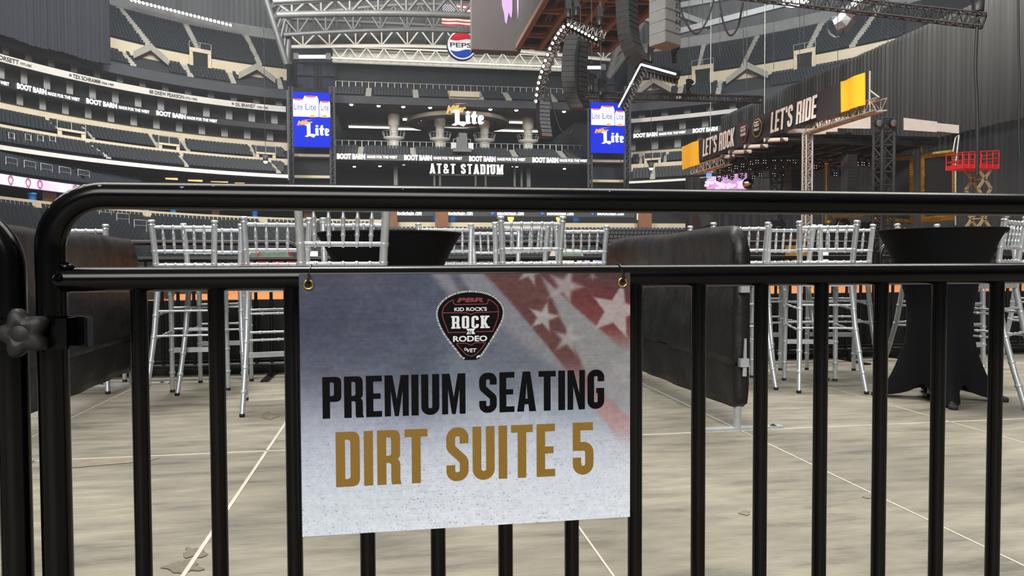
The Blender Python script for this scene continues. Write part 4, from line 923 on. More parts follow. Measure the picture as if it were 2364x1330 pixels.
# violet artwork dripping down the lit screens
M_vio = mat('screen_violet', rgb(226, 190, 240), .4, emit=.8); mb = MB()
rng = random.Random(4)
def drip(pts, off=0): mb.poly([pts], V((xL, yF-1.0, zb)), X3*0+Y3*-1, Z3)
for u0, wd, ln in ((.0, 1.6, 6.2), (1.4, 1.2, 4.4), (3.4, .5, 6.5), (5, .45, 7.0), (6.6, .6, 8.2), (8.6, .5, 9.6), (10.5, .8, 10.5)):
    zt_ = 17; z_ = 2.6+u0*.9+ (0 if ln > 6 else 1.5)
    pts = fillet([(u0, zt_), (u0+wd*.1, z_+1.5), (u0+wd*.35, z_, .3), (u0+wd*.6, z_+1.2), (u0+wd, zt_)]); mb.poly([[( p[0], p[1]) for p in pts]], V((xL-.03, yF-1.2, zb)), -Y3, Z3)
pts = [(.85, 18), (.85, 5.6), (.9, 4.6), (1.1, 3.9), (1.2, 3.0), (1.38, 2.75), (1.5, 3.4), (1.6, 4.0), (1.75, 3.6), (1.9, 3.4), (2.0, 4.2), (2.05, 18)]
mb.poly([[(p[0]-2.0, p[1]) for p in pts]], V((xL-.3, yF+.06, zb)), X3, Z3)
mb.build('screen_picture', M_vio, o)
mb = MB()
for fx in (.1, .5, .9): mb.tube([(xL+(xR-xL)*fx, yF-2, zb+18), (xL+(xR-xL)*fx, yF-2, zb+30)], .2, 6)
mb.build('hanger', M_steel, o)

# ------------------------------------------------------------------ line arrays
M_spk = mat('speaker_black', rgb(30, 32, 34), .6, noise=.2, scale=3); M_spkg = mat('speaker_grey', rgb(112, 115, 115), .6, noise=.15, scale=2); M_grl = mat('speaker_grille', rgb(44, 46, 48), .7, noise=.3, scale=30)
M_blk = mat('rig_black', rgb(26, 27, 29), .5, noise=.2, scale=4); M_chr = mat('rig_chrome', rgb(150, 152, 152), .3, metal=.8)
M_cable = mat('cable_black', rgb(20, 20, 22), .6)
def line_array(label, pts, d, w, n, face, mfront, mbody, dep=.8, hang=True, rig=7):
    """boxes stacked along a curve of image points, baffles turned by angle face (rad, about vertical)"""
    P = [at(x, y, d) for x, y in pts]; L_ = [0]
    for i in range(1, len(P)): L_.append(L_[-1]+(P[i]-P[i-1]).length)
    def pos(s):
        for i in range(1, len(P)):
            if s <= L_[i] or i == len(P)-1: return P[i-1].lerp(P[i], (s-L_[i-1])/(L_[i]-L_[i-1]))
    o = thing('line_array', label, 'speaker', P[0]); hb = L_[-1]/n
    fwd = V((math.sin(face), -math.cos(face), 0)); sd = V((math.cos(face), math.sin(face), 0))
    for i in range(n):
        a_, b_ = pos(L_[-1]*i/n), pos(L_[-1]*(i+1)/n); ax = (b_-a_).normalized(); c_ = (a_+b_)/2; f2 = (fwd-ax*fwd.dot(ax)).normalized()
        mb = MB(); mb.frame_box(c_, sd*w/2, f2*dep/2, ax*hb*.485)
        c = mb.build('cabinet', mbody, o); m2 = MB(); m2.frame_box(c_+f2*(dep/2+.01), sd*w*.46, f2*.015, ax*hb*.40); m2.build('grille', mfront, c)
    if hang:
        mb = MB(); mb.box(P[0]+Z3*.15, w, .3, .2); mb.tube([P[0]+Z3*.2, P[0]+Z3*rig], .035, 5); mb.build('rigging', M_blk, o)
    return o
line_array('long curved black speaker array hanging beside the video board, cut by the top edge', [(1446, -20), (1448, 40), (1452, 90), (1466, 128), (1486, 152)], 42, 1.15, 14, .75, M_grl, M_spk)
o = line_array('grey boxy speaker array with white cross marks, cut by the top edge', [(1535, -45), (1535, 108)], 38, 1.3, 6, .55, M_spkg, M_spkg, 1.0)
line_array('curved black speaker array in front of the far end, left one of the pair', [(1320, 84), (1312, 130), (1310, 180), (1318, 225), (1332, 252)], 44, .75, 14, -.2, M_grl, M_spk, .7)
line_array('straight black speaker array in front of the far end, right one of the pair', [(1340, 100), (1336, 150), (1336, 200), (1342, 250)], 45, .8, 13, .5, M_grl, M_spk, .7)
line_array('silver grey speaker tail at the foot of the lamp-studded truss', [(1254, 236), (1254, 280), (1260, 318)], 40, .62, 9, .15, mat('speaker_silver', rgb(96, 100, 106), .45, metal=.4, noise=.3, scale=8), M_spk, .5, rig=.8)
for ch in []: pass
# white vent marks on the grey array
mb = MB(); c0 = at(1535, 0, 38)
for i in range(6):
    for j in range(4):
        q = c0+V((math.cos(.55), math.sin(.55), 0))*(.25 if j % 2 else .5)+V((math.sin(.55), -math.cos(.55), 0))*.55+Z3*(.55-i*.42-(j//2)*.16)
        mb.box(q, .1, .02, .1, .55)
mb.build('vent_mark', M_spk, o)

# ------------------------------------------------------------------ trusses with lamps
def box_truss(mb, mw, p, q, s, n, up=Z3, r=.04, rw=.022):
    p, q = V(p), V(q); d = (q-p).normalized(); u = V(up).cross(d).normalized()*s/2; w = d.cross(u).normalized()*s/2
    cs = [u+w, u-w, -u-w, -u+w]
    for c_ in cs: mb.tube([p+c_, q+c_], r, 6)
    for i in range(n):
        a_, b_ = p.lerp(q, i/n), p.lerp(q, (i+1)/n)
        for k_ in range(4):
            c1, c2 = cs[k_], cs[(k_+1) % 4]
            mw.tube([a_+(c1 if i % 2 else c2), b_+(c2 if i % 2 else c1)], rw, 4); mw.tube([b_+c1, b_+c2], rw, 4)
M_lnk = mat('chain_grey', rgb(84, 86, 88), .5, metal=.3)
def hoist(p, label, s=.28, chain=6):
    p = p+Z3*.3
    o = thing('chain_hoist', label, 'hoist', p); mb = MB(); mb.box(p+Z3*.25, s*1.1, s*.9, .5); mb.lathe([(s*.5, -.1), (s*.55, .05), (s*.3, .12)], p+V((s*.7, 0, .35)), 10, X3); mb.build('motor', M_blk, o)
    mb = MB(); mb.lathe([(s*.55, -.45), (s*.6, 0), (s*.4, 0), (s*.35, -.42), (s*.55, -.45)], p, 10); mb.build('chain_bag', M_blk, o)
    mb = MB(); mb.tube([p+Z3*.5, p+Z3*chain], .016, 4); mb.build('chain', M_lnk, o)
def truss_lamp(p, axis, label, grp, m, s=.16, ln=.42):
    o = thing('spotlight', label, 'light', p, group=grp); mb = MB(); mb.lathe([(s*.5, -ln), (s, -ln*.6), (s, 0)], p, 10, axis); mb.build('housing', M_blk, o)
    mb = MB(); mb.lathe([(s*.95, 0), (s*.6, .04), (0, .06)], p, 10, axis); mb.build('lens', m, o)
    ax_ = V(axis).normalized(); sd_ = ax_.cross(Z3 if abs(ax_.z) < .9 else Y3).normalized()*s*1.02; bk_ = ax_*-(ln+.12); mb = MB(); mb.tube([p+sd_, p+sd_+bk_, p-sd_+bk_, p-sd_], .012, 4); mb.build('yoke', M_blk, o)
M_fix = mat('fixture_glow', (1, 1, .82), .4, emit=1.5); M_fixd = mat('fixture_glass', rgb(150, 155, 160), .1, metal=.6)
DT = 40
o = thing('lighting_truss', 'curved black truss studded with lamps hanging left of the speaker arrays', 'truss', at(1312, 55, DT)); mb, mw = MB(), MB()
AR = [(1308, 62), (1294, 80), (1278, 108), (1266, 140), (1256, 170), (1248, 200), (1244, 234)]
for (a_, b_) in zip(AR[:-1], AR[1:]): box_truss(mb, mw, at(*a_, DT), at(*b_, DT), .42, 3)
box_truss(mb, mw, at(1306, 56, DT), at(1396, 84, DT), .42, 9); mb.build('chord', M_blk, o); mw.build('web', M_chr, o)
for i in range(15):
    t = i/14*(len(AR)-1); k_ = min(int(t), len(AR)-2); q = at(AR[k_][0]+(AR[k_+1][0]-AR[k_][0])*(t-k_)-7, AR[k_][1]+(AR[k_+1][1]-AR[k_][1])*(t-k_), DT-.35)
    truss_lamp(q, (-.5, -.7, -.25), 'bright round lamp on the curved arm of the black hanging truss', 'lamps on the curved truss arm', M_fix, .095, .26)
for i in range(11):
    t = i/10*(len(AR)-1); k_ = min(int(t), len(AR)-2); q = at(AR[k_][0]+(AR[k_+1][0]-AR[k_][0])*(t-k_)+10, AR[k_][1]+(AR[k_+1][1]-AR[k_][1])*(t-k_)+8, DT-.1)
    truss_lamp(q, (.2, -.5, -.8), 'unlit dark spotlight along the inner side of the curved truss', 'unlit spotlights on the curved truss', M_fixd, .10, .26)
for i in range(9): truss_lamp(at(1312+8*i, 57+4.2*i, DT-.4), (-.2, -.8, -.5), 'bright round lamp on the level arm of the black hanging truss', 'lamps on the level truss arm', M_fix, .085, .26)
for i in range(8): truss_lamp(at(1318+9*i, 74+4.4*i, DT-.1), (.1, -.1, -1), 'dark spotlight hanging under the level arm of the lamp-studded truss', 'spotlights under the level truss arm', M_fixd, .088, .45)
for (x, y, lab) in ((1312, 34, 'black chain hoist at the corner of the lamp-studded truss'), (1330, 30, 'second black chain hoist just right of the truss corner'), (1384, 52, 'black chain hoist over the right tip of the lamp-studded truss')): hoist(at(x, y, DT), lab)
o = thing('lighting_truss', 'angled truss edged with a glowing white tube in front of the right screen', 'truss', at(1475, 150, DT)); mb, mw, ml = MB(), MB(), MB()
A0, A1, A2 = at(1424, 250, DT), at(1475, 152, DT), at(1568, 176, DT)
box_truss(mb, mw, A0+X3*.25, A1+V((.2, 0, -.2)), .4, 9); box_truss(mb, mw, A1+V((.1, 0, -.05)), A2, .4, 9); mb.build('chord', M_blk, o); mw.build('web', M_blk, o)
ml.tube([A0-Y3*.3, A1-Y3*.3], .045, 8); ml.tube([A1-Y3*.3, A2+V((-.3, -.3, .02))], .06, 8); ml.build('tube_light', M_led, o)
for i in range(11):
    q = A0.lerp(A1, i/11)+V((.45, -.2, -.15)); truss_lamp(q, (.4, -.3, -.8), 'dark spotlight under the sloping arm of the tube-lit truss', 'spotlights on the sloping tube-lit arm', M_fixd, .10, .34)
for i in range(9):
    q = A1.lerp(A2, .2+.8*i/9)+V((0, -.1, -.5)); truss_lamp(q, (0, -.1, -1), 'dark spotlight under the level arm of the tube-lit truss', 'spotlights on the level tube-lit arm', M_fixd, .088, .42)
for (x, y, lab) in ((1502, 136, 'black chain hoist over the corner of the tube-lit truss'), (1557, 138, 'black chain hoist over the right tip of the tube-lit truss'), (1387, 214, 'black chain hoist on the thin truss left of the right screen'), (1366, 202, 'small black chain hoist left of the right screen'), (1590, 215, 'black chain hoist midway along the thin black truss')): hoist(at(x, y, DT if y < 150 else 43), lab, .24)
o = thing('lighting_truss', 'thin level black truss running from the right screen toward the banner', 'truss', at(1355, 212, 44)); mb, mw = MB(), MB()
box_truss(mb, mw, at(1352, 219, 43.5), at(1760, 230, 42), .32, 30); mb.build('chord', M_blk, o); mw.build('web', M_blk, o)
o = thing('lighting_truss', 'long black truss crossing the upper right corner', 'truss', at(1700, -12, 36)); mb, mw = MB(), MB()
box_truss(mb, mw, at(1660, -22, 36), at(2272, 48, 30), .5, 34); mb.build('chord', M_blk, o); mw.build('web', M_blk, o)
hoist(at(2258, 18, 30), 'big black chain hoist at the right tip of the long upper truss', .4)
for (x, y, lab) in ((1955, 330, 'black chain hoist above the right speaker column on the stage'), (1822, 342, 'black chain hoist above the left speaker column on the stage')): pass
def cable(pts, d, r_, label):
    mb = MB(); P = [at(x, y, d) for x, y in pts]; Q = []
    for i in range(len(P)-1):
        a_, b_ = P[max(i-1, 0)], P[i]; c_, e_ = P[i+1], P[min(i+2, len(P)-1)]
        for j in range(6):
            t = j/6; Q.append(.5*((2*b_)+(-a_+c_)*t+(2*a_-5*b_+4*c_-e_)*t*t+(-a_+3*b_-3*c_+e_)*t**3))
    Q.append(P[-1]); mb.tube(Q, r_, 6); o = mb.build('cable', M_cable); tag(o, label, 'cable')
cable([(2257, 40), (2252, 150), (2256, 250), (2257, 330), (2256, 405)], 30, .07, 'thick black cable hanging from the tip of the long upper truss past the red lift')
cable([(2350, -40), (2352, 120), (2354, 200), (2352, 290), (2354, 360)], 30, .04, 'thin black cable hanging at the right edge of the big drape')
cable([(1565, 0), (1580, 45), (1605, 78), (1628, 55), (1645, 10), (1648, -10)], 37, .05, 'looped black cable hanging right of the grey speaker array')
cable([(1660, -10), (1668, 45), (1685, 82), (1704, 60), (1715, 5)], 37, .05, 'second looped black cable below the long upper truss')
cable([(1268, 215), (1280, 260), (1295, 300), (1315, 310), (1322, 300)], 40, .05, 'pale cable drooping from the curved truss beside its silver tail')
for i, x in enumerate((1622, 1662, 1716, 1724, 1786, 1846, 1856, 1934, 1998, 2036, 2050)):
    mb = MB(); yb_ = (60, 130, 150, 215, 160, 145, 95, 140, 55, 92, 98)[i]; mb.tube([at(x, -30, 45), at(x, yb_, 45)], .018, 4); o = mb.build('hoist_chain', M_lnk)
    tag(o, 'thin steel chain hanging from the roof in front of the right upper deck', 'chain', 'steel chains in front of the right upper deck')

# ------------------------------------------------------------------ stage
XB = 22.0
def BX(x, y, dx=0.0): return PX(x, y, XB+dx)
M_ban = mat('banner_black', rgb(52, 50, 56), .7, noise=.15, scale=1, bump=.3, bscale=1.2); M_yel = mat('banner_yellow', rgb(252, 192, 36), .7, bump=.3, bscale=1.2)
M_btxt = mat('banner_white', rgb(232, 230, 226), .6)
zt, zb = BX(1995, 170).z, BX(1995, 243).z; ya, ym0, ym1, yb = BX(1600, 340).y, BX(1613, 340).y, BX(1942, 220).y, BX(1995, 200).y
yf = BX(1575, 345).y; ZBAN = zb
o = thing('banner', 'long black stage banner with white slanted lettering and yellow ends', 'banner', (XB, yb, zb))
def cloth(m, y0, y1, z0, z1, dx=0.0, n=24):
    v = []
    for e2 in (0, .03):
        for zz in (z0, z1): v += [V((XB+dx+e2+.05*math.sin(i*1.3)+.03*math.sin(i*3.1+zz), y0+(y1-y0)*i/n, zz)) for i in range(n+1)]
    k_ = n+1; return m.add(v, [(i, i+1, k_+i+1, k_+i) for i in range(n)]+[(2*k_+i, 2*k_+i+1, 3*k_+i+1, 3*k_+i) for i in range(n)], True)
mb = cloth(MB(), ym0, ym1, zb, zt); mb.build('cloth', M_ban, o)
cloth(MB(), ym1, yb, zb+.02, zt+.05, -.03, 6).build('yellow_end', M_yel, o); cloth(MB(), yf, ym0, zb-.25, zt+.02, -.03, 6).build('yellow_end', M_yel, o)
mb = MB(); hgt = zt-zb
for s, xa, xb in (("LET'S ROCK", 1627, 1700), ("LET'S RIDE", 1784, 1890)):
    y0, y1 = BX(xa, 300).y, BX(xb, 250).y; put_block(mb, s, (XB-.16, y0, zb+hgt*.10), V((0, y1-y0, 0)), Z3*hgt*.80, .05, 0, .10)
mb.build('lettering', M_btxt, o)
def shield(yc, s, hex_=False):
    out = fillet([(-.8, .75, .3), (.8, .75, .3), (.95, .1, .3), (.2, -1, .2), (-.2, -1, .2), (-.95, .1, .3)][::-1]) if not hex_ else [(math.cos(math.pi*(k_+.5)/4)*1.05, math.sin(math.pi*(k_+.5)/4)) for k_ in range(8)]
    c_ = V((XB-.2, yc, zb+hgt*.5)); r1, r2, r3 = MB(), MB(), MB()
    r1.poly([out], c_, -Y3*s, Z3*s); r2.poly([[(p[0]*.86, p[1]*.86) for p in out]], c_-X3*.02, -Y3*s, Z3*s)
    for y0, h_ in ((.12, .3), (-.3, .28), (.5, .14)): put_text(r3, {.12: 'ROCK' if not hex_ else 'WORLD', -.3: 'RODEO' if not hex_ else 'FINALS', .5: 'PBR'}[y0], c_+V((-.04, .55*s, y0*s)), -Y3*s*1.1, Z3*s*h_, .03)
    for m_, nm, mm in ((r1, 'badge_rim', mat('badge_red', rgb(150, 50, 55), .6) if not hex_ else mat('badge_gold', rgb(170, 140, 60), .6)), (r2, 'badge_field', M_black), (r3, 'badge_lettering', M_btxt)): m_.build(nm, mm, o)
shield(BX(1724, 290).y, hgt*.42); shield(BX(1755, 278).y, hgt*.40, True)
M_alu = mat('truss_aluminium', rgb(190, 190, 184), .35, metal=.6, noise=.1, scale=3)
o = thing('banner_truss', 'silver truss under the stage banner, sticking out past its yellow near end', 'truss', (XB, yb, zb)); mb, mw = MB(), MB()
yn = BX(2012, 230).y
box_truss(mb, mw, (XB+.5, yn, zb-.05), (XB+.5, BX(1850, 270).y, zb-.05), .55, 14, r=.05, rw=.03)
mb.tube([(XB+.22, yb-.1, zb), (XB+.22, yb-.1, zt+.1)], .05, 6); mb.tube([(XB+.22, yb-.1, zt-.8), (XB+.4, yn, zb+.25)], .05, 6); mb.build('chord', M_alu, o); mw.build('web', M_alu, o)
mb, mw = MB(), MB(); q0, q1 = BX(1665, 350).y, BX(1588, 360).y; o = thing('banner_truss', 'short silver truss under the far yellow end of the stage banner', 'truss', (XB+.5, q0, zb-.7)); box_truss(mb, mw, (XB+.5, q0, zb-.45), (XB+.5, q1, zb-.45), .55, 10, r=.05, rw=.03); mb.build('chord', M_alu, o); mw.build('web', M_alu, o)
mb = MB(); mb.tube([(XB+.5, (q0+q1)/2, zb-.2), (XB+.5, (q0+q1)/2, zb+14)], .03, 5); mb.build('hanger', M_alu, o)
mb = MB(); mb.tube([(XB+.3, (ya+yb)/2, zt), (XB+.3, (ya+yb)/2, zt+13)], .03, 5); mb.build('hanger', M_alu, bpy.data.objects['banner'])
DS = 44.0
def S3(x, y, d=DS): return at(x, y, d)
# white roof edge panels
M_pan = mat('roof_edge_vinyl', rgb(222, 218, 210), .7, noise=.08, scale=2, bump=.2, bscale=3)
PAN = (((1880, 283), (1932, 273), (1932, 297), (1888, 297), 'white vinyl roof edge panel left of the stage corner, under the banner truss'), ((1932, 271), (2010, 269), (2010, 297), (1932, 296), 'white vinyl roof edge panel just left of the dark stage tower'), ((2087, 272), (2164, 281), (2163, 305), (2087, 300), 'white vinyl roof edge panel just right of the dark stage tower'), ((2164, 284), (2214, 289), (2214, 308), (2163, 303), 'white vinyl roof edge panel at the right end of the stage roof'))
for a_, b_, c_, e_, lab in PAN:
    mb = MB(); q = [S3(*p) for p in (a_, b_, c_, e_)]; n_ = (q[1]-q[0]).cross(q[3]-q[0]).normalized()*.06; mb.add(q+[p+n_ for p in q], [(0, 1, 2, 3), (4, 7, 6, 5), (0, 4, 5, 1), (1, 5, 6, 2), (2, 6, 7, 3), (3, 7, 4, 0)]); o = mb.build('roof_edge_panel', M_pan); tag(o, lab, 'panel')
# dark stage roof and back drape
zr = S3(2214, 311).z; a_, b_ = S3(1868, 300), S3(2216, 310); mb = MB()
xr0, xr1, yr0, yr1 = XB+.9, b_.x, a_.y+.4, 54.0
mb.frame_box(V(((xr0+xr1)/2, (yr0+yr1)/2, zr+.1)), X3*(xr1-xr0)/2, Y3*(yr1-yr0)/2, Z3*.08)
for i in range(9):
    x = xr0+.2+(xr1-xr0-.4)*i/8; mb.beam((x, yr0, zr-.15), (x, yr1, zr-.15), .3, .35)
for i in range(5):
    y = yr0+.2+(yr1-yr0-.4)*i/4; mb.beam((xr0, y, zr-.2), (xr1, y, zr-.2), .3, .35)
o = mb.build('stage_canopy', M_blk); tag(o, 'dark stage canopy of black beams above the gold picture frames', 'canopy', kind='thing')
mb = MB(); q0, q1 = V((26.4, 64, 0)), V((xr1+4, 64, 0)); n = 60
xs = [q0.lerp(q1, i/n) for i in range(n+1)]; mb.add([V((p.x, p.y+.25*math.sin(i*1.7), z)) for z in (0, zr+.2) for i, p in enumerate(xs)], [(i, i+1, n+2+i, n+1+i) for i in range(n)], True)
o = mb.build('stage_drape', M_curt); tag(o, 'black pleated backdrop at the rear of the stage behind the drum kit', 'drape')
def tower(label, x, y0, y1, d, s, m, name='stage_tower', n=16, r=.05, rw=.03, ztop=None):
    p, q = at(x, y1, d), at(x, y0, d); p.z = 0; q = V((p.x, p.y, q.z)) if ztop is None else V((p.x, p.y, ztop)); o = thing(name, label, 'tower', p); mb, mw = MB(), MB(); box_truss(mb, mw, p, q, s, n, Y3, r, rw); mb.build('chord', m, o); mw.build('web', m, o); return o
tower('silver truss tower at the near left corner of the stage', 1862, 292, 600, (XB+.5)/ray(1862, 600)[0], .36, M_alu, n=22, r=.06, rw=.035, ztop=ZBAN-.36)
tower('dark truss tower in the middle of the stage front', 2037, 278, 620, 43, .76, M_dark, n=12, r=.09, rw=.05)
tower('dark truss tower behind the left speaker column of the stage', 1798, 350, 590, 50, .8, M_dark, n=12, r=.07, rw=.04)
p0, p1 = S3(2206, 318), S3(2200, 350); mb = MB(); mb.tube([p0, p1], .05, 6); mb.tube([S3(2214, 312), S3(2206, 380), S3(2206, 520)], .06, 6); mb.tube([p0, S3(2214, 312)], .05, 6); o = mb.build('roof_strut', M_alu); tag(o, 'thin silver strut holding the right corner of the stage roof', 'strut')
# lamps on the middle tower
for x, lab in ((2031, 'round lamp on top of the dark stage tower, left one'), (2064, 'round lamp on top of the dark stage tower, right one')): truss_lamp(S3(x, 284, 42), (0, -1, -.1), lab, 'round lamps on the dark stage tower', M_fixd, .21, .4)
line_array('right black speaker column hanging in the stage', [(1960, 358), (1960, 452)], 46, .72, 12, .1, M_grl, mat('speaker_mid', rgb(62, 66, 70), .6, noise=.2, scale=3), .6, rig=.4)
line_array('left black speaker column hanging in the stage', [(1829, 362), (1830, 460)], 49, .85, 12, .3, M_grl, mat('speaker_mid', rgb(62, 66, 70)), .6, rig=.4)
hoist(at(1957, 337, 46), 'black chain hoist above the right speaker column on the stage', .34, 2.2); hoist(at(1824, 345, 49), 'black chain hoist above the left speaker column on the stage', .34, 2)
def din(x, d): return max(d+2, (XB+1.3)/ray(x, 400)[0])      # distance at which a bearing lies inside the stage
# white tubes hung under the stage roof
for i, (x0, x1, y, lab) in enumerate(((1764, 1818, 317, 'white batten tube under the banner, nearest the silver tower'), (1718, 1772, 332, 'second white batten tube from the silver tower'), (1682, 1734, 345, 'third white batten tube from the silver tower'), (1664, 1694, 356, 'fourth and shortest white batten tube from the silver tower'))):
    y += 7; dk = (XB-1.0)/ray(x0, 400)[0]; sk = dk/40; S4 = lambda x, y: at(x, y, dk); o = thing('batten_tube', lab, 'light', S4(x0, y)); mb = MB(); mb.tube([S4(x0, y), S4(x1, y-2)], .11*sk, 8); mb.build('tube', M_pan, o)
    mb = MB()
    for t in (.05, .68): q = S4(x0+(x1-x0)*t, y-1); mb.tube([q-X3*.05, q+X3*.3], .135*sk, 8)
    q = S4(x1-2, y-2); mb.tube([q, q+X3*1.6, V((q.x+1.6, q.y, zr+.05))], .04, 6)
    mb.build('clamp', M_steel, o)
o = thing('ledge_beam', 'long white beam across the silver tower under the roof edge panels', 'beam', S3(1818, 303)); mb = MB(); mb.beam(S3(1820, 303, 43.2), S3(1932, 300, 43.2), .18, .23); mb.beam(S3(1852, 308, 43.1), S3(1906, 306, 43.1), .13, .18); mb.build('beam', M_pan, o)
# LED wall, small colourful wall, mirror ball
M_pink = mat('led_pink', rgb(216, 176, 226), .5, emit=.8, noise=.45, scale=2.2, stretch=(.6, 1, 3), color2=rgb(120, 84, 132), ecolor=rgb(205, 160, 215))
o = thing('led_wall', 'lilac glowing LED wall at the back left of the stage', 'screen', S3(1632, 436, 60)); mb = MB(); q = [at(1632, 437, 60), at(1724, 437, 57), at(1724, 393, 57), at(1632, 413, 60)]; n_ = V((.1, .3, 0)); mb.add(q+[p+n_ for p in q], [(0, 1, 2, 3), (4, 7, 6, 5), (0, 4, 5, 1), (1, 5, 6, 2), (2, 6, 7, 3), (3, 7, 4, 0)]); mb.build('panel', M_pink, o)
mb = MB(); rng = random.Random(2)
for i in range(26):
    u, v = rng.random(), rng.random()*.85; p = q[0].lerp(q[1], u)+(q[3]-q[0])*v*.9-Y3*.05; mb.box(p, .45+rng.random()*.6, .03, .2)
mb.build('picture_block', mat('led_pale', rgb(250, 225, 250), .5, emit=1.0), o)
o = thing('led_tower', 'small multicoloured LED panel beside the yellow end of the banner', 'screen', at(1632, 408, 61)); 
for i, c_ in enumerate((rgb(110, 180, 250), rgb(250, 120, 90), rgb(240, 110, 130), rgb(150, 150, 245), rgb(240, 150, 220))):
    mb = MB(); y_ = 408-10*i; w_ = (12, 15, 17, 14, 16)[i]; p, p2 = at(1631, y_, 61), at(1631+w_, y_-8, 61); mb.box(((p.x+p2.x)/2, p.y, (p.z+p2.z)/2), p2.x-p.x, .15, p2.z-p.z); mb.build('picture_block', mat('led_block', (.5, .5, .5)) if False else mat('led_block_%s' % 'abcde'[i], c_, .5, emit=.9), o)
for x0, x1, y, lab in ((1722, 1735, 336, 'a'), (1672, 1690, 349, 'b')): pass
mb = MB()
for x, y in ((1676, 342), (1690, 336), (1706, 329), (1722, 321), (1640, 352)): q_ = PX(x, y, XB+.15); mb.box(q_, .06, .8, .17)
o = mb.build('led_strip', mat('led_magenta', rgb(240, 100, 200), .5, emit=1.2)); tag(o, 'broken pink LED strip along the lower edge of the stage banner', 'light')
p = at(1727, 424, 51); o = thing('mirror_ball', 'silver mirror ball hanging at the edge of the lilac LED wall', 'ball', p); mb = MB(); mb.lathe([(.38*math.sin(math.pi*i/10), -.38*math.cos(math.pi*i/10)) for i in range(11)], p, 16, smooth=False); mb.build('ball', mat('mirror_tile', rgb(190, 190, 185), .12, metal=1), o); mb = MB(); mb.tube([p+Z3*.3, V((p.x, p.y, zr-.2))], .02, 4); mb.build('cord', M_cable, o)
# moving-head lights in rows
rng = random.Random(11); spots = []
for row, (y0, y1, d, n) in enumerate(((362, 376, 43, 11), (380, 396, 44, 10), (398, 412, 45, 8))):
    for i in range(n):
        x = 1662+(1850-1662)*(i+.5*(row % 2))/n+rng.uniform(-4, 4); spots.append((x, y0+(y1-y0)*(1-i/n)+rng.uniform(-3, 3), d, row*2.6))
for x, y in ((1878, 385), (1904, 380), (1924, 402), (1945, 405), (1988, 352), (2004, 380), (2074, 352), (2052, 376), (1974, 366)): spots.append((x, y, 42, 1.2))
for x, y, d, dd2 in spots:
    p = at(x, y, max(din(x, d), 48)+dd2); p.z = min(p.z, zr-1.0); o = thing('moving_head', 'black moving-head stage light with bright lens dots under the stage roof', 'light', p, group='moving-head lights over the stage')
    mb = MB(); mb.box(p+Z3*.42, .34, .3, .2); mb.build('base', M_blk, o); mb = MB(); mb.box(p+V((-.2, 0, .12)), .05, .16, .46); mb.box(p+V((.2, 0, .12)), .05, .16, .46); mb.build('yoke', M_blk, o)
    mb = MB(); mb.lathe([(.10, -.24), (.17, -.1), (.18, .2)], p, 10, (0, -1, -.3)); h_ = mb.build('head', M_blk, o)
    mb = MB()
    for sx_ in (-.08, .08):
        for sz_ in (-.07, .09): mb.lathe([(.022, 0), (0, .012)], p+V((sx_, -.22, sz_-.05)), 6, (0, -1, -.2))
    mb.build('lens', M_led, h_)
    mb = MB(); mb.tube([p+Z3*.5, V((p.x, p.y, zr+.04))], .025, 4); mb.build('drop_pole', M_blk, o)
mb, mw = MB(), MB(); o = thing('lighting_truss', 'dark truss carrying the stage moving-head lights', 'truss', at(1660, 350, 43))
for y0, y1 in ((384, 362), (396, 378)): box_truss(mb, mw, at(1662, y0, din(1662, 43)), at(1862, y1, din(1862, 43)), .4, 16)
mb.build('chord', M_blk, o); mw.build('web', M_blk, o)
# gold picture frames
M_gld = mat('gilt', rgb(190, 150, 50), .35, metal=.6, noise=.4, scale=3, bump=.6, bscale=6); M_cvs = mat('frame_canvas', rgb(30, 30, 31), .85, noise=.2, scale=1.5)
def gold_frame(x0, x1, yt0, yt1, yb0, yb1, d0, d1, label):
    q = [at(x0, yb0, d0), at(x1, yb1, d1), at(x1, yt1, d1), at(x0, yt0, d0)]; c_ = (q[0]+q[1]+q[2]+q[3])/4; n_ = (q[1]-q[0]).cross(q[3]-q[0]).normalized(); n_ = -n_ if n_.y > 0 else n_
    o = thing('picture_frame', label, 'frame', (q[0]+q[1])/2)
    inn = [c_+(p-c_)*.84 for p in q]; mid = [c_+(p-c_)*.93 for p in q]
    mb = MB(); A_ = q; m0 = [p+n_*.12 for p in mid]
    for i in range(4):
        j = (i+1) % 4; mb.quad(q[i], q[j], m0[j], m0[i]); mb.quad(m0[i], m0[j], inn[j], inn[i]); mb.quad(q[i]-n_*.1, q[j]-n_*.1, q[j], q[i])
        k_ = 26 if (q[j]-q[i]).length > 3 else 16
        for t in range(k_):
            a2, b2 = m0[i].lerp(m0[j], t/k_), m0[i].lerp(m0[j], (t+.55)/k_); ii = inn[i].lerp(inn[j], (t+.3)/k_); mb.beam(a2.lerp(ii, .2)+n_*.02, b2.lerp(ii, .7)+n_*.02, .09)
    mb.build('moulding', M_gld, o)
    mb = MB(); mb.quad(*[c_+(p-c_)*.86-n_*.02 for p in q]); mb.quad(*[c_+(p-c_)*.86-n_*.06 for p in q][::-1]); mb.build('canvas', M_cvs, o); mb = MB(); mb.tube([q[3], V((q[3].x, q[3].y, zr))], .025, 4); mb.tube([q[2], V((q[2].x, q[2].y, zr))], .025, 4); mb.build('hanger', M_chr, o)
gold_frame(2127, 2204, 354, 345, 514, 507, 46, 46, 'ornate gold picture frame at the right end of the stage')
gold_frame(2010, 2108, 362, 356, 512, 520, 49, 47, 'ornate gold picture frame left of the larger one on the stage')
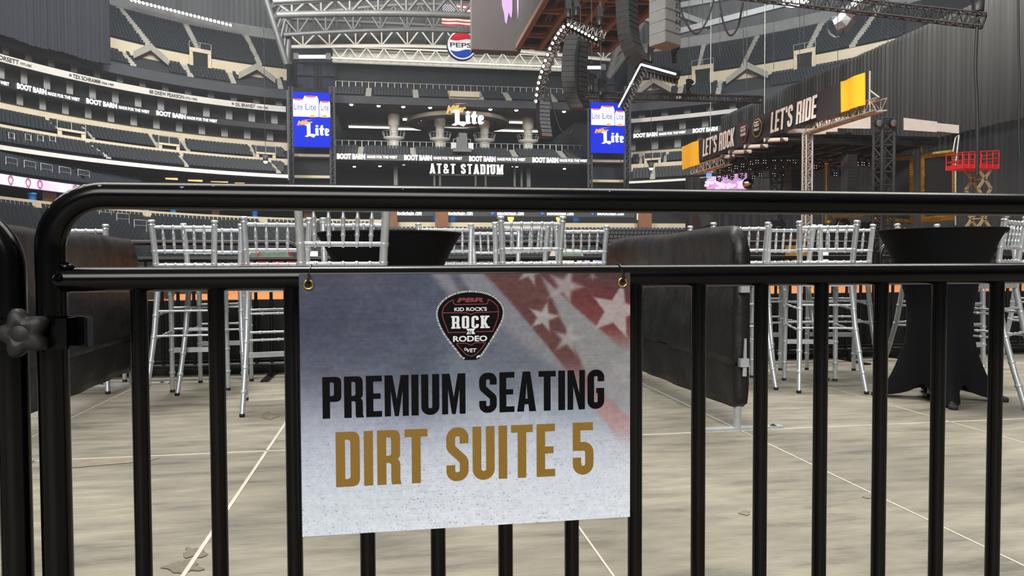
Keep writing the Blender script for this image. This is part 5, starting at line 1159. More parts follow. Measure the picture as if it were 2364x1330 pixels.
zd = at(1900, 530, 42).z; p = at(1908, 378, 48); mb = MB(); h_ = p.z-zd; mb.lathe([(.10, 0), (.12, .4), (.09, .6), (.09, h_-.4), (.13, h_-.2), (.13, h_)], (p.x, p.y, zd), 10); o = mb.build('gold_post', M_gld); tag(o, 'slim gold post on the stage between the two speaker columns', 'post')
# stage deck
mb = MB(); mb.frame_box(V(((XB+xr1)/2, (yr0+53)/2-.3, zd/2)), X3*(xr1-XB+.4)/2, Y3*(53-yr0)/2, Z3*zd/2); o = mb.build('stage_deck', M_blk); tag(o, 'black stage platform carrying drum kit and gold frames', 'stage')
# drum kit
p = at(1935, 520, 47); p.z = zd; o = thing('drum_kit', 'gold and black drum kit seen between the two rails', 'drums', p); M_brass = mat('cymbal_brass', rgb(215, 175, 80), .3, metal=.8); 
mb = MB(); mb.lathe([(.0, -.25), (.42, -.25), (.42, .25), (.0, .25)], p+V((0, -.4, .45)), 20, Y3); b_ = mb.build('bass_drum', M_blk, o); mb = MB(); mb.lathe([(.44, -.28), (.46, -.28), (.46, -.22), (.42, -.22)], p+V((0, -.4, .45)), 20, Y3); mb.build('hoop', M_brass, b_)
for dx, dz, r_ in ((-.35, .95, .2), (.3, .95, .2), (.75, .4, .28), (-.8, .6, .22)):
    mb = MB(); mb.lathe([(0, 0), (r_, 0), (r_, .3), (0, .3)], p+V((dx, -.2, dz-.1)), 16); t_ = mb.build('tom_drum', M_gld, o); mb = MB(); mb.tube([p+V((dx, -.2, 0)), p+V((dx, -.2, dz))], .025, 5); mb.build('stand', M_chr, t_)
for dx, dz, r_ in ((-1.1, 1.35, .3), (1.1, 1.4, .3), (-.7, 1.6, .25), (.7, 1.65, .26), (1.5, 1.1, .22)):
    mb = MB(); mb.lathe([(0, .03), (.06, .03), (r_, -.02), (r_, -.03), (0, .0)], p+V((dx, 0, dz)), 16, (.1*dx, -.2, 1)); c_ = mb.build('cymbal', M_brass, o); mb = MB(); mb.tube([p+V((dx, 0, 0)), p+V((dx, 0, dz))], .02, 5); mb.build('stand', M_chr, c_)
mb = MB(); mb.poly([[(-1.3, .3), (-.9, .02), (.9, .02), (1.3, .3), (1.0, .2), (0, .12), (-1.0, .2)]], p+V((0, -.95, .9)), X3, Z3, .08); mb.build('gold_trim', M_brass, o)
# equipment on the stage edge, monitors and cases
def amp(p, w, h_, label, m=None, name='road_case'):
    o = thing(name, label, 'case', p); mb = MB(); mb.box(p+Z3*h_/2, w, .6, h_); b_ = mb.build('body', m or M_blk, o); mb = MB()
    for dx in (-w/2, w/2):
        for dz in (0, h_): mb.box(p+V((dx, -.3, dz if dz == 0 else dz-.03)), .07, .07, .09)
    mb.build('corner', M_chr, o); mb = MB(); mb.box(p+V((0, -.31, h_*.55)), w*.35, .03, .08); mb.build('handle', M_chr, o)
for x, y, w, h_, lab, m in ((1790, 535, 1.1, .9, 'black road case on the stage beside the silver tower', None), (1842, 550, .8, 1.9, 'tall gold-fronted cabinet on the floor behind the silver stools', M_gld), (1822, 580, .7, .9, 'low gold crate on the floor beside the tall gold cabinet', M_gld), (2015, 540, 1.3, .8, 'black road case at the foot of the dark stage tower', None), (1745, 560, 1.2, .8, 'black case on the floor left of the silver tower', None), (1990, 562, .7, .5, 'black case with bright corners right of the drum kit', None)):
    st = y < 546; p = at(x, y, din(x, 47) if st else 31); p.z = zd if st else -.03; amp(p, w, h_, lab, m)
# two lamps hanging in front of the side stands, a tilted speaker on the dirt
for x, y, d, lab in ((613, 366, 104, 'black hanging lamp with glowing underside in front of the left middle deck'), (1503, 382, 112, 'black hanging lamp with glowing underside in front of the right middle deck')):
    p = at(x, y, d); o = thing('hanging_lamp', lab, 'light', p); mb = MB(); mb.box(p+Z3*.25, .75, .6, .35); mb.lathe([(.2, .5), (.32, .2), (.36, -.25), (.3, -.4)], p, 12); mb.build('housing', M_blk, o)
    mb = MB(); mb.lathe([(.3, -.4), (.22, -.62), (0, -.7)], p, 12); mb.build('lens', M_lamp, o); mb = MB(); mb.tube([p+Z3*.4, p+Z3*26], .04, 5); mb.build('cable', M_cable, o)
p = at(1622, 520, 44); o = thing('floor_speaker', 'black tilted loudspeaker standing at the left foot of the stage', 'speaker', V((p.x, p.y, -.03)))
mb = MB(); mb.frame_box(p+Z3*.35, X3*.36+Z3*.12, Y3*.4, Z3*.42-X3*.14); mb.build('cabinet', M_spk, o); mb = MB(); mb.frame_box(p+V((0, -.42, .35)), X3*.32+Z3*.107, Y3*.02, Z3*.37-X3*.123); mb.build('grille', M_grl, o)
mb = MB()
for dx in (-.3, .3):
    for dy in (-.3, .3): mb.tube([V((p.x+dx, p.y+dy, -.03)), V((p.x+dx*.6, p.y+dy, p.z+.1))], .03, 6)
mb.build('stand', M_blk, o)

# ------------------------------------------------------------------ red scissor lift
M_red = mat('lift_red', rgb(205, 40, 46), .45, noise=.1, scale=2)
DLF = 36.5; pa, pb = at(2222, 383, DLF), at(2326, 377, DLF-.2); zf = pa.z-.1; o = thing('scissor_lift', 'red scissor lift raised in front of the black drape', 'lift', V(((pa.x+pb.x)/2, pa.y, 0)))
x0, x1 = pa.x, pb.x; y0 = pa.y; zt_ = at(2222, 352, DLF).z; mb = MB(); mb.box(((x0+x1)/2, y0+.55, zf+.1), x1-x0, 1.1, .22); mb.build('platform', M_red, o)
mb = MB()
for yy in (y0, y0+1.1):
    for z in (zt_, (zt_+zf)/2): mb.tube([(x0, yy, z), (x1, yy, z+.12)], .035, 5)
    for i in range(7):
        x = x0+(x1-x0)*i/6; mb.tube([(x, yy, zf), (x, yy, zt_+.12*i/6)], .03, 5)
for x in (x0, x1):
    for z in (zt_, (zt_+zf)/2): mb.tube([(x, y0, z), (x, y0+1.1, z)], .03, 5)
mb.build('guard_rail', M_red, o)
mb = MB(); xc = at(2288, 440, DLF).x; n = 5; z0 = .6; hz = (zf-z0)/n
M_lft = mat('lift_arm', rgb(170, 155, 120), .5, metal=.2, noise=.1, scale=3)
for i in range(n):
    for yy in (y0+.15, y0+.95):
        mb.beam((xc-.37, yy, z0+hz*i), (xc+.37, yy, z0+hz*(i+1)), .06, .14); mb.beam((xc+.37, yy, z0+hz*i), (xc-.37, yy, z0+hz*(i+1)), .06, .14)
    mb.tube([(xc, y0, z0+hz*(i+.5)), (xc, y0+1.1, z0+hz*(i+.5))], .04, 6)
mb.build('scissor_arm', M_lft, o); mb = MB(); mb.box((xc, y0+.55, .4), 2.2, 1.0, .42); b_ = mb.build('chassis', M_red, o)
for dx in (-.8, .8):
    for yy in (y0+.02, y0+1.08):
        mb = MB(); mb.lathe([(0, -.08), (.2, -.08), (.2, .08), (0, .08)], (xc+dx, yy, .2), 14, Y3); mb.build('wheel', M_blk, o)

# ================================================================== near: floor, barricades, sign, stools, tables
# ------------------------------------------------------------------ floor
def floor_mat():
    m = bpy.data.materials.new('cover_board_floor'); m.use_nodes = True; t = m.node_tree; p = t.nodes['Principled BSDF']; L = t.links.new; N = t.nodes.new
    co = N('ShaderNodeTexCoord'); mp = N('ShaderNodeMapping'); mp.inputs['Scale'].default_value = (.55, 2.6, 1); L(co.outputs['Object'], mp.inputs[0])
    n1 = N('ShaderNodeTexNoise'); n1.inputs['Scale'].default_value = 4.2; n1.inputs['Detail'].default_value = 10; n1.inputs['Roughness'].default_value = .68; L(mp.outputs[0], n1.inputs[0])
    r1 = N('ShaderNodeValToRGB'); L(n1.outputs['Fac'], r1.inputs[0]); e = r1.color_ramp.elements
    e[0].position = .32; e[0].color = (*rgb(98, 95, 86), 1); e[1].position = .72; e[1].color = (*rgb(166, 160, 142), 1)
    k = e.new(.45); k.color = (*rgb(132, 127, 113), 1); k = e.new(.58); k.color = (*rgb(150, 144, 128), 1)
    n2 = N('ShaderNodeTexNoise'); n2.inputs['Scale'].default_value = .9; n2.inputs['Detail'].default_value = 4; L(co.outputs['Object'], n2.inputs[0])
    r2 = N('ShaderNodeValToRGB'); r2.color_ramp.elements[0].position = .36; r2.color_ramp.elements[0].color = (.66, .66, .67, 1); r2.color_ramp.elements[1].position = .60; r2.color_ramp.elements[1].color = (1, 1, 1, 1); L(n2.outputs['Fac'], r2.inputs[0])
    mx = N('ShaderNodeMix'); mx.data_type = 'RGBA'; mx.blend_type = 'MULTIPLY'; mx.inputs[0].default_value = 1; L(r1.outputs[0], mx.inputs[6]); L(r2.outputs[0], mx.inputs[7])
    mp2 = N('ShaderNodeMapping'); mp2.inputs['Scale'].default_value = (1.2, 5, 1); mp2.inputs['Rotation'].default_value = (0, 0, .12); L(co.outputs['Object'], mp2.inputs[0])
    n3 = N('ShaderNodeTexNoise'); n3.inputs['Scale'].default_value = 7; n3.inputs['Detail'].default_value = 3; L(mp2.outputs[0], n3.inputs[0])
    r3 = N('ShaderNodeValToRGB'); r3.color_ramp.elements[0].position = .66; r3.color_ramp.elements[0].color = (1, 1, 1, 1); r3.color_ramp.elements[1].position = .80; r3.color_ramp.elements[1].color = (.62, .60, .57, 1); L(n3.outputs['Fac'], r3.inputs[0])
    m3 = N('ShaderNodeMix'); m3.data_type = 'RGBA'; m3.blend_type = 'MULTIPLY'; m3.inputs[0].default_value = 1; L(mx.outputs[2], m3.inputs[6]); L(r3.outputs[0], m3.inputs[7])
    L(m3.outputs[2], p.inputs['Base Color']); p.inputs['Roughness'].default_value = .55
    b = N('ShaderNodeBump'); b.inputs['Strength'].default_value = .08; L(n1.outputs['Fac'], b.inputs['Height']); L(b.outputs[0], p.inputs['Normal']); return m
M_floor = floor_mat()
mb = MB(); mb.box((1, 1.2, -.02), 30, 11.0, .04); fl_ = struct('floor', mb, M_floor)
M_dirt = mat('arena_dirt', rgb(196, 122, 62), .95, noise=.25, scale=1.5, bump=.3)
mb = MB(); mb.quad((-60, 6.4, -.03), (70, 6.4, -.03), (70, 128, -.03), (-60, 128, -.03)); struct('floor_arena_dirt', mb, M_dirt)
mb = MB(); mb.quad((-60, -40, -.05), (70, -40, -.05), (70, 6.5, -.05), (-60, 6.5, -.05)); struct('floor_behind', mb, M_deck)
M_joint = mat('joint_strip', rgb(206, 201, 186), .5, noise=.12, scale=6)
mb = MB()
for x in (-4.28, -3.06, -1.875, -.605, .62, 1.835, 3.09, 4.31, 5.53, 6.75): mb.box((x, 1.5, .0012), .007 if x != -.605 else .014, 9.0, .003)
for y in (1.24, 3.68, 6.12): mb.box((1, y, .0012), 26, .011, .003)
struct('trim_2', mb, M_joint)
# wet patch and dark scuffs on the boards
M_wet = mat('wet_patch', rgb(128, 122, 106), .15, noise=.2, scale=30); M_scuff = mat('scuff', rgb(138, 130, 112), .7, noise=.3, scale=20)
def blot(name, pts, m, label, cat):
    mb = MB(); q = [PZ(x, y, .002) for x, y in pts]; mb.poly([[(p.x, p.y) for p in q][::1]], (0, 0, .0022), X3, Y3, .0004); o = mb.build(name, m); tag(o, label, cat)
def wob(cx, cy, rx, ry, seed, n=26):
    r_ = random.Random(seed); ph = [r_.uniform(0, 6) for _ in range(4)]
    return [(cx+rx*math.cos(a)*(1+.25*math.sin(3*a+ph[0])+.15*math.sin(7*a+ph[1])), cy+ry*math.sin(a)*(1+.25*math.sin(4*a+ph[2])+.15*math.sin(9*a+ph[3]))) for a in [-2*math.pi*i/n for i in range(n)]]
blot('floor_stain', wob(448, 1276, 26, 12, 1), M_wet, 'wet gleaming patch on the floor beside the pale joint strip at lower left', 'stain')
blot('floor_stain', wob(425, 1308, 42, 14, 2), M_wet, 'larger wet smear on the floor just below the gleaming patch', 'stain')
blot('floor_stain', wob(622, 960, 20, 8, 3), M_scuff, 'small brown stain on the floor right of the third stool leg', 'stain')
blot('floor_stain', [(165, 1064), (360, 1058), (372, 1056), (345, 1064), (260, 1072), (165, 1080)][::-1], M_scuff, 'dark damp wedge along the cross joint at lower left', 'stain')
blot('floor_stain', wob(2003, 1147, 10, 4, 5), M_scuff, 'small dark spot beside the long diagonal joint at right', 'stain')
blot('floor_stain', wob(1720, 1184, 12, 5, 6), M_scuff, 'faint oval spot on the floor at lower right, left of the second bar gap', 'stain')

# ------------------------------------------------------------------ steel crowd barricades
M_tube = mat('black_powder_coat', rgb(6, 6, 7), .20, spec=.28, noise=.25, scale=20, bump=.003, bscale=60, coat=.0)
M_chip = mat('paint_chip', rgb(150, 150, 148), .4, metal=.3, noise=.3, scale=90)
M_knob = mat('knob_plastic', rgb(32, 31, 32), .55, noise=.15, scale=60, bump=.05, bscale=200)
YBAR = 1.348; ZT, ZM = 1.018, .876; RT, RM, RB = .0235, .0215, .0138
def barricade(name, label, x0, x1, y, zt, zm, bars, m, rt=RT, rm=RM, rb=RB, bend=.088, seg=14, group=None, zoff=0.0, feet=True):
    """tubular frame with rounded upper corners, mid rail, upright bars, bottom rail and flat feet"""
    o = thing(name, label, 'barricade', (x0, y, zoff), group=group); zb = .10+zoff; zt += zoff; zm += zoff
    fr = [V((x0, y, zb))]+arc((x0+bend, y, zt-bend), bend, math.pi, math.pi/2, 12)+arc((x1-bend, y, zt-bend), bend, math.pi/2, 0, 12)+[V((x1, y, zb))]
    mb = MB(); mb.tube(fr, rt, seg); mb.build('frame', m, o)
    mb = MB(); mb.tube([(x0, y, zm), (x1, y, zm)], rm, seg); mb.build('middle_rail', m, o)
    mb = MB(); mb.tube([(x0, y, zb), (x1, y, zb)], rm, seg); mb.build('bottom_rail', m, o)
    for x in bars: mb = MB(); mb.tube([(x, y, zb), (x, y, zm)], rb, max(8, seg-2)); mb.build('bar', m, o)
    for x in ((x0+.25, x1-.25) if feet else ()):
        mb = MB(); mb.box((x, y, zoff+.006), .06, .55, .012); mb.tube([(x, y, zoff+.01), (x, y, zb)], .02, 8); mb.build('foot', m, o)
    return o
bars = [-.4285, -.3025, -.1755, -.048, .079, .2045, .3315, .456, .584, .713, .841, .972, 1.103, 1.236, 1.367, 1.497, 1.63]
bar_main = barricade('barricade', 'black tubular crowd barricade across the whole view carrying the sign', -.565, 1.80, YBAR, ZT, ZM, bars, M_tube, seg=28)
bar_left = barricade('barricade', 'black tubular barricade end post at the left frame edge, clamped to the main one', -3.0, -.6275, YBAR, ZT-.035, ZM-.035, [-.75, -.88, -1.01, -1.14, -1.27], M_tube, seg=28)
# weld beads and chipped paint
mb = MB(); mb.lathe([(.004, -.004), (.011, 0), (.012, .003), (.004, .006)], (-.538, YBAR-.006, ZM+RM+.001), 8, (.3, -.3, 1)); mb.lathe([(.003, -.004), (.008, 0), (.003, .006)], (-.545, YBAR-.021, ZM+.004), 8, (.2, -1, .3)); mb.build('weld_bead', M_tube, bar_main)
rng = random.Random(8)
mb = MB(); c_ = V((-.565+.088, YBAR, ZT-.088))
for a0, a1, ph, wd in ((math.radians(134), math.radians(110), .62, .0045), (math.radians(107), math.radians(104), .6, .003), (math.radians(142), math.radians(139.5), .75, .002), (math.radians(93), math.radians(90), .9, .002)):
    n = 10; L1, L2 = [], []
    for i in range(n+1):
        a = a0+(a1-a0)*i/n; dr = V((math.cos(a), 0, math.sin(a))); w_ = wd*(.35+.65*math.sin(math.pi*(i+.3)/(n+.6)))*rng.uniform(.7, 1.2)
        for sg, L_ in ((-1, L1), (1, L2)):
            t = ph+sg*w_/RT; L_.append(c_+dr*.088+(dr*math.cos(t)-Y3*math.sin(t))*(RT+.0004))
    mb.add(L1+L2, [(i, i+1, n+2+i, n+1+i) for i in range(n)])
for x, t, w_ in ((-.35, .95, .0022), (-.3, .8, .0012), (-.33, .7, .001), (.02, .9, .001), (.4, .85, .0012)):
    q = [V((x+dx*w_*2, YBAR-math.sin(t+dt*w_/RT)*(RT+.0004), ZT+math.cos(t+dt*w_/RT)*(RT+.0004))) for dx, dt in ((-1, 0), (0, -1), (1, 0), (0, 1))]; mb.quad(*q)
mb.build('paint_chip', M_chip, bar_main)
# clamp that joins the two barricades
zc = (PY(40, 733, YBAR).z+PY(40, 805, YBAR).z)/2; hh = (PY(40, 733, YBAR-.03).z-PY(40, 805, YBAR-.03).z)/2
o = thing('barricade_clamp', 'flat black clamp with a star knob joining the two barricade posts at left', 'clamp', (-.6, YBAR, zc))
mb = MB(); yf = YBAR-.031; xr = PY(156, 770, yf).x; xr2 = PY(190, 770, YBAR+.02).x
mb.frame_box(((-.78+xr)/2, yf, zc), X3*(xr+.78)/2, Y3*.004, Z3*hh); mb.build('front_plate', M_tube, o)
mb = MB(); mb.frame_box((xr-.003, YBAR-.012, zc), X3*.003, Y3*.022, Z3*hh); mb.frame_box((xr+.010, YBAR+.012, zc+.0005), X3*.011, Y3*.003, Z3*hh*.98); mb.frame_box((xr+.019, YBAR+.005, zc), X3*.0025, Y3*.012, Z3*hh*.97); mb.build('end_bracket', M_tube, o)
mb = MB(); mb.frame_box(((-.78+xr)/2, YBAR+.031, zc), X3*(xr+.78)/2, Y3*.004, Z3*hh); mb.build('back_plate', M_tube, o)
kc = PY(50, 770, YBAR-.055); kr = .0355; n = 60
def star_ring(s, y): return [V((kc.x+kr*s*(1+.20*math.cos(5*a))*math.cos(a+.28+math.pi/2), y, kc.z+kr*s*(1+.20*math.cos(5*a))*math.sin(a+.28+math.pi/2))) for a in [2*math.pi*i/n for i in range(n)]]
mb = MB(); rings = [star_ring(.86, YBAR-.036), star_ring(.96, YBAR-.040), star_ring(.98, YBAR-.052), star_ring(.93, YBAR-.059), star_ring(.80, YBAR-.063), star_ring(.55, YBAR-.0645)]
circ = lambda r, y: [V((kc.x+r*math.cos(a+.28+math.pi/2), y, kc.z+r*math.sin(a+.28+math.pi/2))) for a in [2*math.pi*i/n for i in range(n)]]
rings += [circ(.0142, YBAR-.065), circ(.0135, YBAR-.0632), circ(.0125, YBAR-.0642), circ(.0005, YBAR-.0645)]
vv = [p for r_ in rings for p in r_]; mb.add(vv, [(i*n+k, i*n+(k+1) % n, (i+1)*n+(k+1) % n, (i+1)*n+k) for i in range(len(rings)-1) for k in range(n)], True); mb.build('star_knob', M_knob, o)
mb = MB(); mb.tube([(kc.x, YBAR-.04, kc.z), (kc.x, YBAR+.05, kc.z)], .006, 10); mb.build('bolt', M_chip, o)

# ------------------------------------------------------------------ printed sign
YS = YBAR-RB-.012
sx0, sx1 = PY(690, 640, YS).x, PY(1455, 640, YS).x; sz1, sz0 = PY(1070, 631, YS).z, PY(690, 1240, YS).z
def print_art():
    nx, ny = 560, 440; us = np.linspace(0, 1, nx); vs_ = np.linspace(0, 1, ny); U, Vv = np.meshgrid(us, vs_)
    # photo-frame coordinates of the artwork, 765 x 610 units
    X = 690+U*765; Yv = 631+Vv*608; dy = Yv-632
    L = lambda *c: np.array(rgb(*c))
    sm = lambda e0, e1, x: np.clip((x-e0)/(e1-e0), 0, 1)**2*(3-2*np.clip((x-e0)/(e1-e0), 0, 1))
    def ramp(t, stops):
        ts = [s[0] for s in stops]; cs = np.array([s[1] for s in stops], float); return np.stack([np.interp(t, ts, cs[:, k]) for k in range(3)], -1)
    rg = np.random.RandomState(3)
    def noise(sx_, sy_, oct_=3):
        out = np.zeros((ny, nx)); amp = 1.0
        for o_ in range(oct_):
            gx, gy = int(sx_*2**o_)+2, int(sy_*2**o_)+2; g = rg.rand(gy, gx); xi = np.linspace(0, gx-1.001, nx); yi = np.linspace(0, gy-1.001, ny)
            x0 = xi.astype(int); y0 = yi.astype(int); fx = xi-x0; fy = (yi-y0)[:, None]; fx = fx*fx*(3-2*fx); fy = fy*fy*(3-2*fy)
            out += amp*((g[y0][:, x0]*(1-fx)+g[y0][:, x0+1]*fx)*(1-fy)+(g[y0+1][:, x0]*(1-fx)+g[y0+1][:, x0+1]*fx)*fy); amp *= .5
        return out/(2-2*amp)
    cl = noise(5, 4, 4)-.5; fine = noise(90, 70, 2)-.5; hair = noise(16, 180, 2)-.5
    left = ramp(Vv, [(0, (80, 84, 116)), (.2, (88, 94, 128)), (.4, (116, 124, 150)), (.6, (172, 180, 202)), (.8, (205, 215, 230)), (1, (222, 232, 245))])
    mid = ramp(Vv, [(0, (92, 100, 132)), (.25, (100, 116, 140)), (.45, (138, 152, 172)), (.6, (178, 186, 204)), (.8, (212, 220, 234)), (1, (226, 234, 246))])
    m = sm(830, 1100, X+cl*120)[..., None]; col = left*(1-m)+mid*m
    col += (cl[..., None]*np.array([66, 62, 58]))*(1-sm(.45, .8, Vv))[..., None]
    # pale ribs of the waving cloth, then brown and red bands
    def band(xl, xr, c, soft, op):
        nonlocal col
        a = sm(-soft, soft, X-xl)*sm(-soft, soft, xr-X)*op; a = a[..., None]; col = col*(1-a)+np.array(c, float)*a
    fade = 1-sm(.55, .80, Vv)
    jit = cl*26
    band(982+.82*dy+jit, 1104+.95*dy+jit, (166, 164, 176), 16, .85*(1-sm(.30, .62, Vv)))
    band(1022+.55*dy, 1046+.62*dy, (92, 96, 122), 8, .8*(1-sm(.10, .22, Vv)))
    l2 = np.where(dy < 268, 1104+(1323-1104)*(dy/268)**.93, 1323+(dy-268)*.72); r2 = np.where(dy < 268, 1235+.455*dy, 1357+(dy-268)*1.12)
    band(l2+jit*.4, np.full_like(X, 1500), (176, 172, 176), 8, .9*(1-sm(.42, .72, Vv)))
    band(l2+jit*.3, r2+jit*.3, (118, 62, 58), 7, .95*(1-sm(.28, .58, Vv)))
    band(l2+jit*.3, r2+jit*.3, (190, 138, 140), 9, .8*sm(.34, .5, Vv)*(1-sm(.58, .76, Vv)))
    a = sm(-8, 8, X-(1233+1.06*dy)+jit*.5)*(1-sm(.22, .34, Vv)); a = a[..., None]; rc = ramp(Vv, [(0, (110, 66, 62)), (.08, (136, 54, 56)), (.2, (150, 66, 66)), (.35, (168, 96, 94))]); col = col*(1-a)+rc*a
    a = (sm(1330, 1440, X+cl*80)*(1-sm(.02, .13, Vv)))[..., None]; col = col*(1-a*.75)+np.array([84, 62, 64.])*a*.75
    def star(cx, cy, R_, rot, c, op, soft=5):
        nonlocal col
        px, py = X-cx, Yv-cy; ang = np.arctan2(px, -py)-rot; r_ = np.hypot(px, py); k = np.mod(ang, 2*math.pi/5); k = np.minimum(k, 2*math.pi/5-k)
        ri = R_*.42; xx, yy = r_*np.cos(k), r_*np.sin(k); p1 = (R_, 0); p2 = (ri*math.cos(math.pi/5), ri*math.sin(math.pi/5)); nx_, ny_ = p2[1]-p1[1], p1[0]-p2[0]; ln = math.hypot(nx_, ny_)
        d_ = ((xx-p1[0])*nx_+(yy-p1[1])*ny_)/ln; d_ = d_ if nx_ < 0 and False else d_
        inside = d_ if ((0-p1[0])*nx_+(0-p1[1])*ny_) < 0 else -d_
        a = (1-sm(-soft, soft, inside+cl*8))*op; a = a[..., None]; col = col*(1-a)+np.array(c, float)*a
    star(1212, 628, 36, .3, (196, 184, 186), .9); star(1244, 738, 36, .25, (204, 200, 200), .95); star(1296, 664, 46, .35, (200, 194, 196), .85, 8); star(1420, 726, 66, .25, (212, 200, 200), .92, 4)
    star(1302, 792, 34, .2, (206, 202, 202), .8, 7); star(1362, 640, 12, .6, (210, 170, 170), .8); star(1434, 868, 44, .4, (196, 190, 196), .6, 9); star(800, 760, 60, .2, (86, 92, 116), .45, 14); star(745, 850, 40, .6, (96, 102, 126), .35, 14)
    xr_ = 1154+1.1*(dy-134); band(xr_-90+cl*40, xr_+cl*20, (100, 114, 138), 22, .6*sm(.08, .2, Vv)*(1-sm(.34, .5, Vv)))
    tone = 1-.2*(1-sm(.35, .7, Vv)); g_ = col.mean(-1, keepdims=True); col = (g_+(col-g_)*.82)*tone[..., None]
    col += (fine*18)[..., None]+(hair*12)[..., None]
    # ink specks and scratches in the lower half
    sp = noise(270, 320, 1); sc = noise(14, 330, 2); reg = sm(.42, .72, Vv)*(.35+.9*noise(5, 5, 2))
    a = (sm(.82, .94, sp)*reg*.75+sm(.80, .9, sc)*sm(.6, .7, noise(9, 9, 1))*reg*.5)[..., None]; a = np.clip(a, 0, .85); col = col*(1-a)+np.array([104, 106, 122.])*a
    col = np.clip(col, 0, 255)/255; lin = np.where(col <= .04045, col/12.92, ((col+.055)/1.055)**2.4)
    vv = [(sx0+(sx1-sx0)*u, YS, sz1+(sz0-sz1)*v) for v in vs_ for u in us]; return nx, ny, vv, lin.reshape(-1, 3)
nx, ny, vv, lin = print_art()
M_art = bpy.data.materials.new('sign_print'); M_art.use_nodes = True; t_ = M_art.node_tree; a_ = t_.nodes.new('ShaderNodeAttribute'); a_.attribute_name = 'print'
t_.links.new(a_.outputs['Color'], t_.nodes['Principled BSDF'].inputs['Base Color']); t_.nodes['Principled BSDF'].inputs['Roughness'].default_value = .42
sign = thing('hanging_sign', 'printed suite sign with flag artwork, black and gold capitals, tied to the barricade', 'sign', (sx0, YS, sz0))
def sign_panel():
    me = bpy.data.meshes.new('panel'); fs = [(j*nx+i, (j+1)*nx+i, (j+1)*nx+i+1, j*nx+i+1) for j in range(ny-1) for i in range(nx-1)]
    nv = len(vv); c4 = [0, nx-1, nv-1, nv-nx]; back = [(vv[i][0], YS+.004, vv[i][2]) for i in c4]
    rim = [list(range(nx)), [j*nx+nx-1 for j in range(ny)], [nv-1-i for i in range(nx)], [(ny-1-j)*nx for j in range(ny)]]
    fs2 = [tuple([nv+i for i in (0, 1, 2, 3)])]
    for k_ in range(4): fs2.append(tuple(rim[k_][::-1]+[nv+k_, nv+(k_+1) % 4]))
    w_ = V((sx0, YS, sz0)); me.from_pydata([(p[0]-w_.x, p[1]-w_.y, p[2]-w_.z) for p in list(vv)+back], [], fs+fs2)
    at_ = me.color_attributes.new('print', 'FLOAT_COLOR', 'POINT'); buf = np.ones((nv+4, 4), np.float32); buf[:nv, :3] = lin; buf[nv:, :3] = .8; at_.data.foreach_set('color', buf.ravel())
    me.materials.append(M_art); ob = bpy.data.objects.new('panel', me); COL.objects.link(ob); ob.parent = sign; return ob
sign_panel()
M_pblack = mat('print_black', rgb(8, 9, 12), .6, spec=.1); M_pgold = mat('print_gold', rgb(140, 106, 34), .45); M_pwhite = mat('print_white', rgb(226, 228, 230), .45); M_pred = mat('print_red', rgb(132, 46, 50), .45)
def SP(x, y, dy=.0006): return PY(x, y, YS-dy)
def word(s, tl, bl, tr, m, part, gap=.085):
    A_, B_, C_ = SP(*bl), SP(*tl), SP(*tr); mb = MB(); put_block(mb, s, A_, V((C_.x-A_.x, 0, 0)), V((0, 0, B_.z-A_.z)), gap); return mb.build(part, m, sign)
word('PREMIUM SEATING', (745, 871), (745, 967), (1395, 858), M_pblack, 'upper_lettering', .062)
word('DIRT SUITE 5', (776, 998), (776, 1125), (1370, 984), M_pgold, 'lower_lettering', .075)
# plectrum badge
def Z2(x, y, k=0): return SP(980+x/7.39, 660+y/7.39, .0006+.00025*k)
def spline(pts, n=6, closed=True):
    out = []; m = len(pts)
    for i in range(m if closed else m-1):
        g = lambda k: V(pts[k % m]) if closed else V(pts[max(0, min(m-1, k))])
        a, b, c, d = g(i-1), g(i), g(i+1), g(i+2)
        for j in range(n):
            t = j/n; out.append(.5*((2*b)+(c-a)*t+(2*a-5*b+4*c-d)*t*t+(-a+3*b-3*c+d)*t**3))
    if not closed: out.append(V(pts[-1]))
    return out
PICK = [(770, 82), (1000, 104), (1195, 180), (1325, 305), (1376, 440), (1350, 600), (1255, 790), (1105, 1030), (990, 1200), (905, 1272), (780, 1284), (690, 1280), (625, 1262), (520, 1125), (370, 925), (255, 735), (195, 570), (184, 440), (236, 310), (368, 185), (560, 106)]
pk = spline(PICK, 6); ctr = V((780, 640))
o0 = Z2(0, 0)
def zpoly(mb, loops, k):
    o_ = Z2(0, 0, k); ux = (Z2(1000, 0, k)-o_)/1000; uz = (Z2(0, 1000, k)-o_)/1000; ux = V((ux.x, 0, 0)); uz = V((0, 0, uz.z))
    for lq in ([[c_] for c_ in loops[0]] if isinstance(loops[0], Strip) else [loops]): mb.poly([[(p[0], p[1]) for p in lp] for lp in lq], o_, ux, uz)
badge = MB(); zpoly(badge, [pk], 0); badge = badge.build('badge', M_pblack, sign)
mb = MB(); inn = spline([(ctr.x+(p[0]-ctr.x)*.965, ctr.y+(p[1]-ctr.y)*.965) for p in PICK], 30); L_ = [0]
for i in range(len(inn)): L_.append(L_[-1]+(inn[(i+1) % len(inn)]-inn[i]).length)
nr = 128; step = L_[-1]/nr; j = 0
for i in range(nr):
    s = step*(i+.5)
    while L_[j+1] < s: j += 1
    p = inn[j % len(inn)]; d = (inn[(j+1) % len(inn)]-inn[j % len(inn)]).normalized(); nn_ = V((-d.y, d.x))
    if p.y > 1225 and 690 < p.x < 930: continue
    a_, b_ = p+nn_*17-d*9, p-nn_*17+d*9; w_ = d*7.5; zpoly(mb, [[a_-w_, a_+w_, b_+w_, b_-w_]], 1)
for q in ([(880, 1225), (930, 1200), (925, 1235), (880, 1265)], [(940, 1235), (985, 1210), (960, 1190), (950, 1215)]): zpoly(mb, [q], 1)
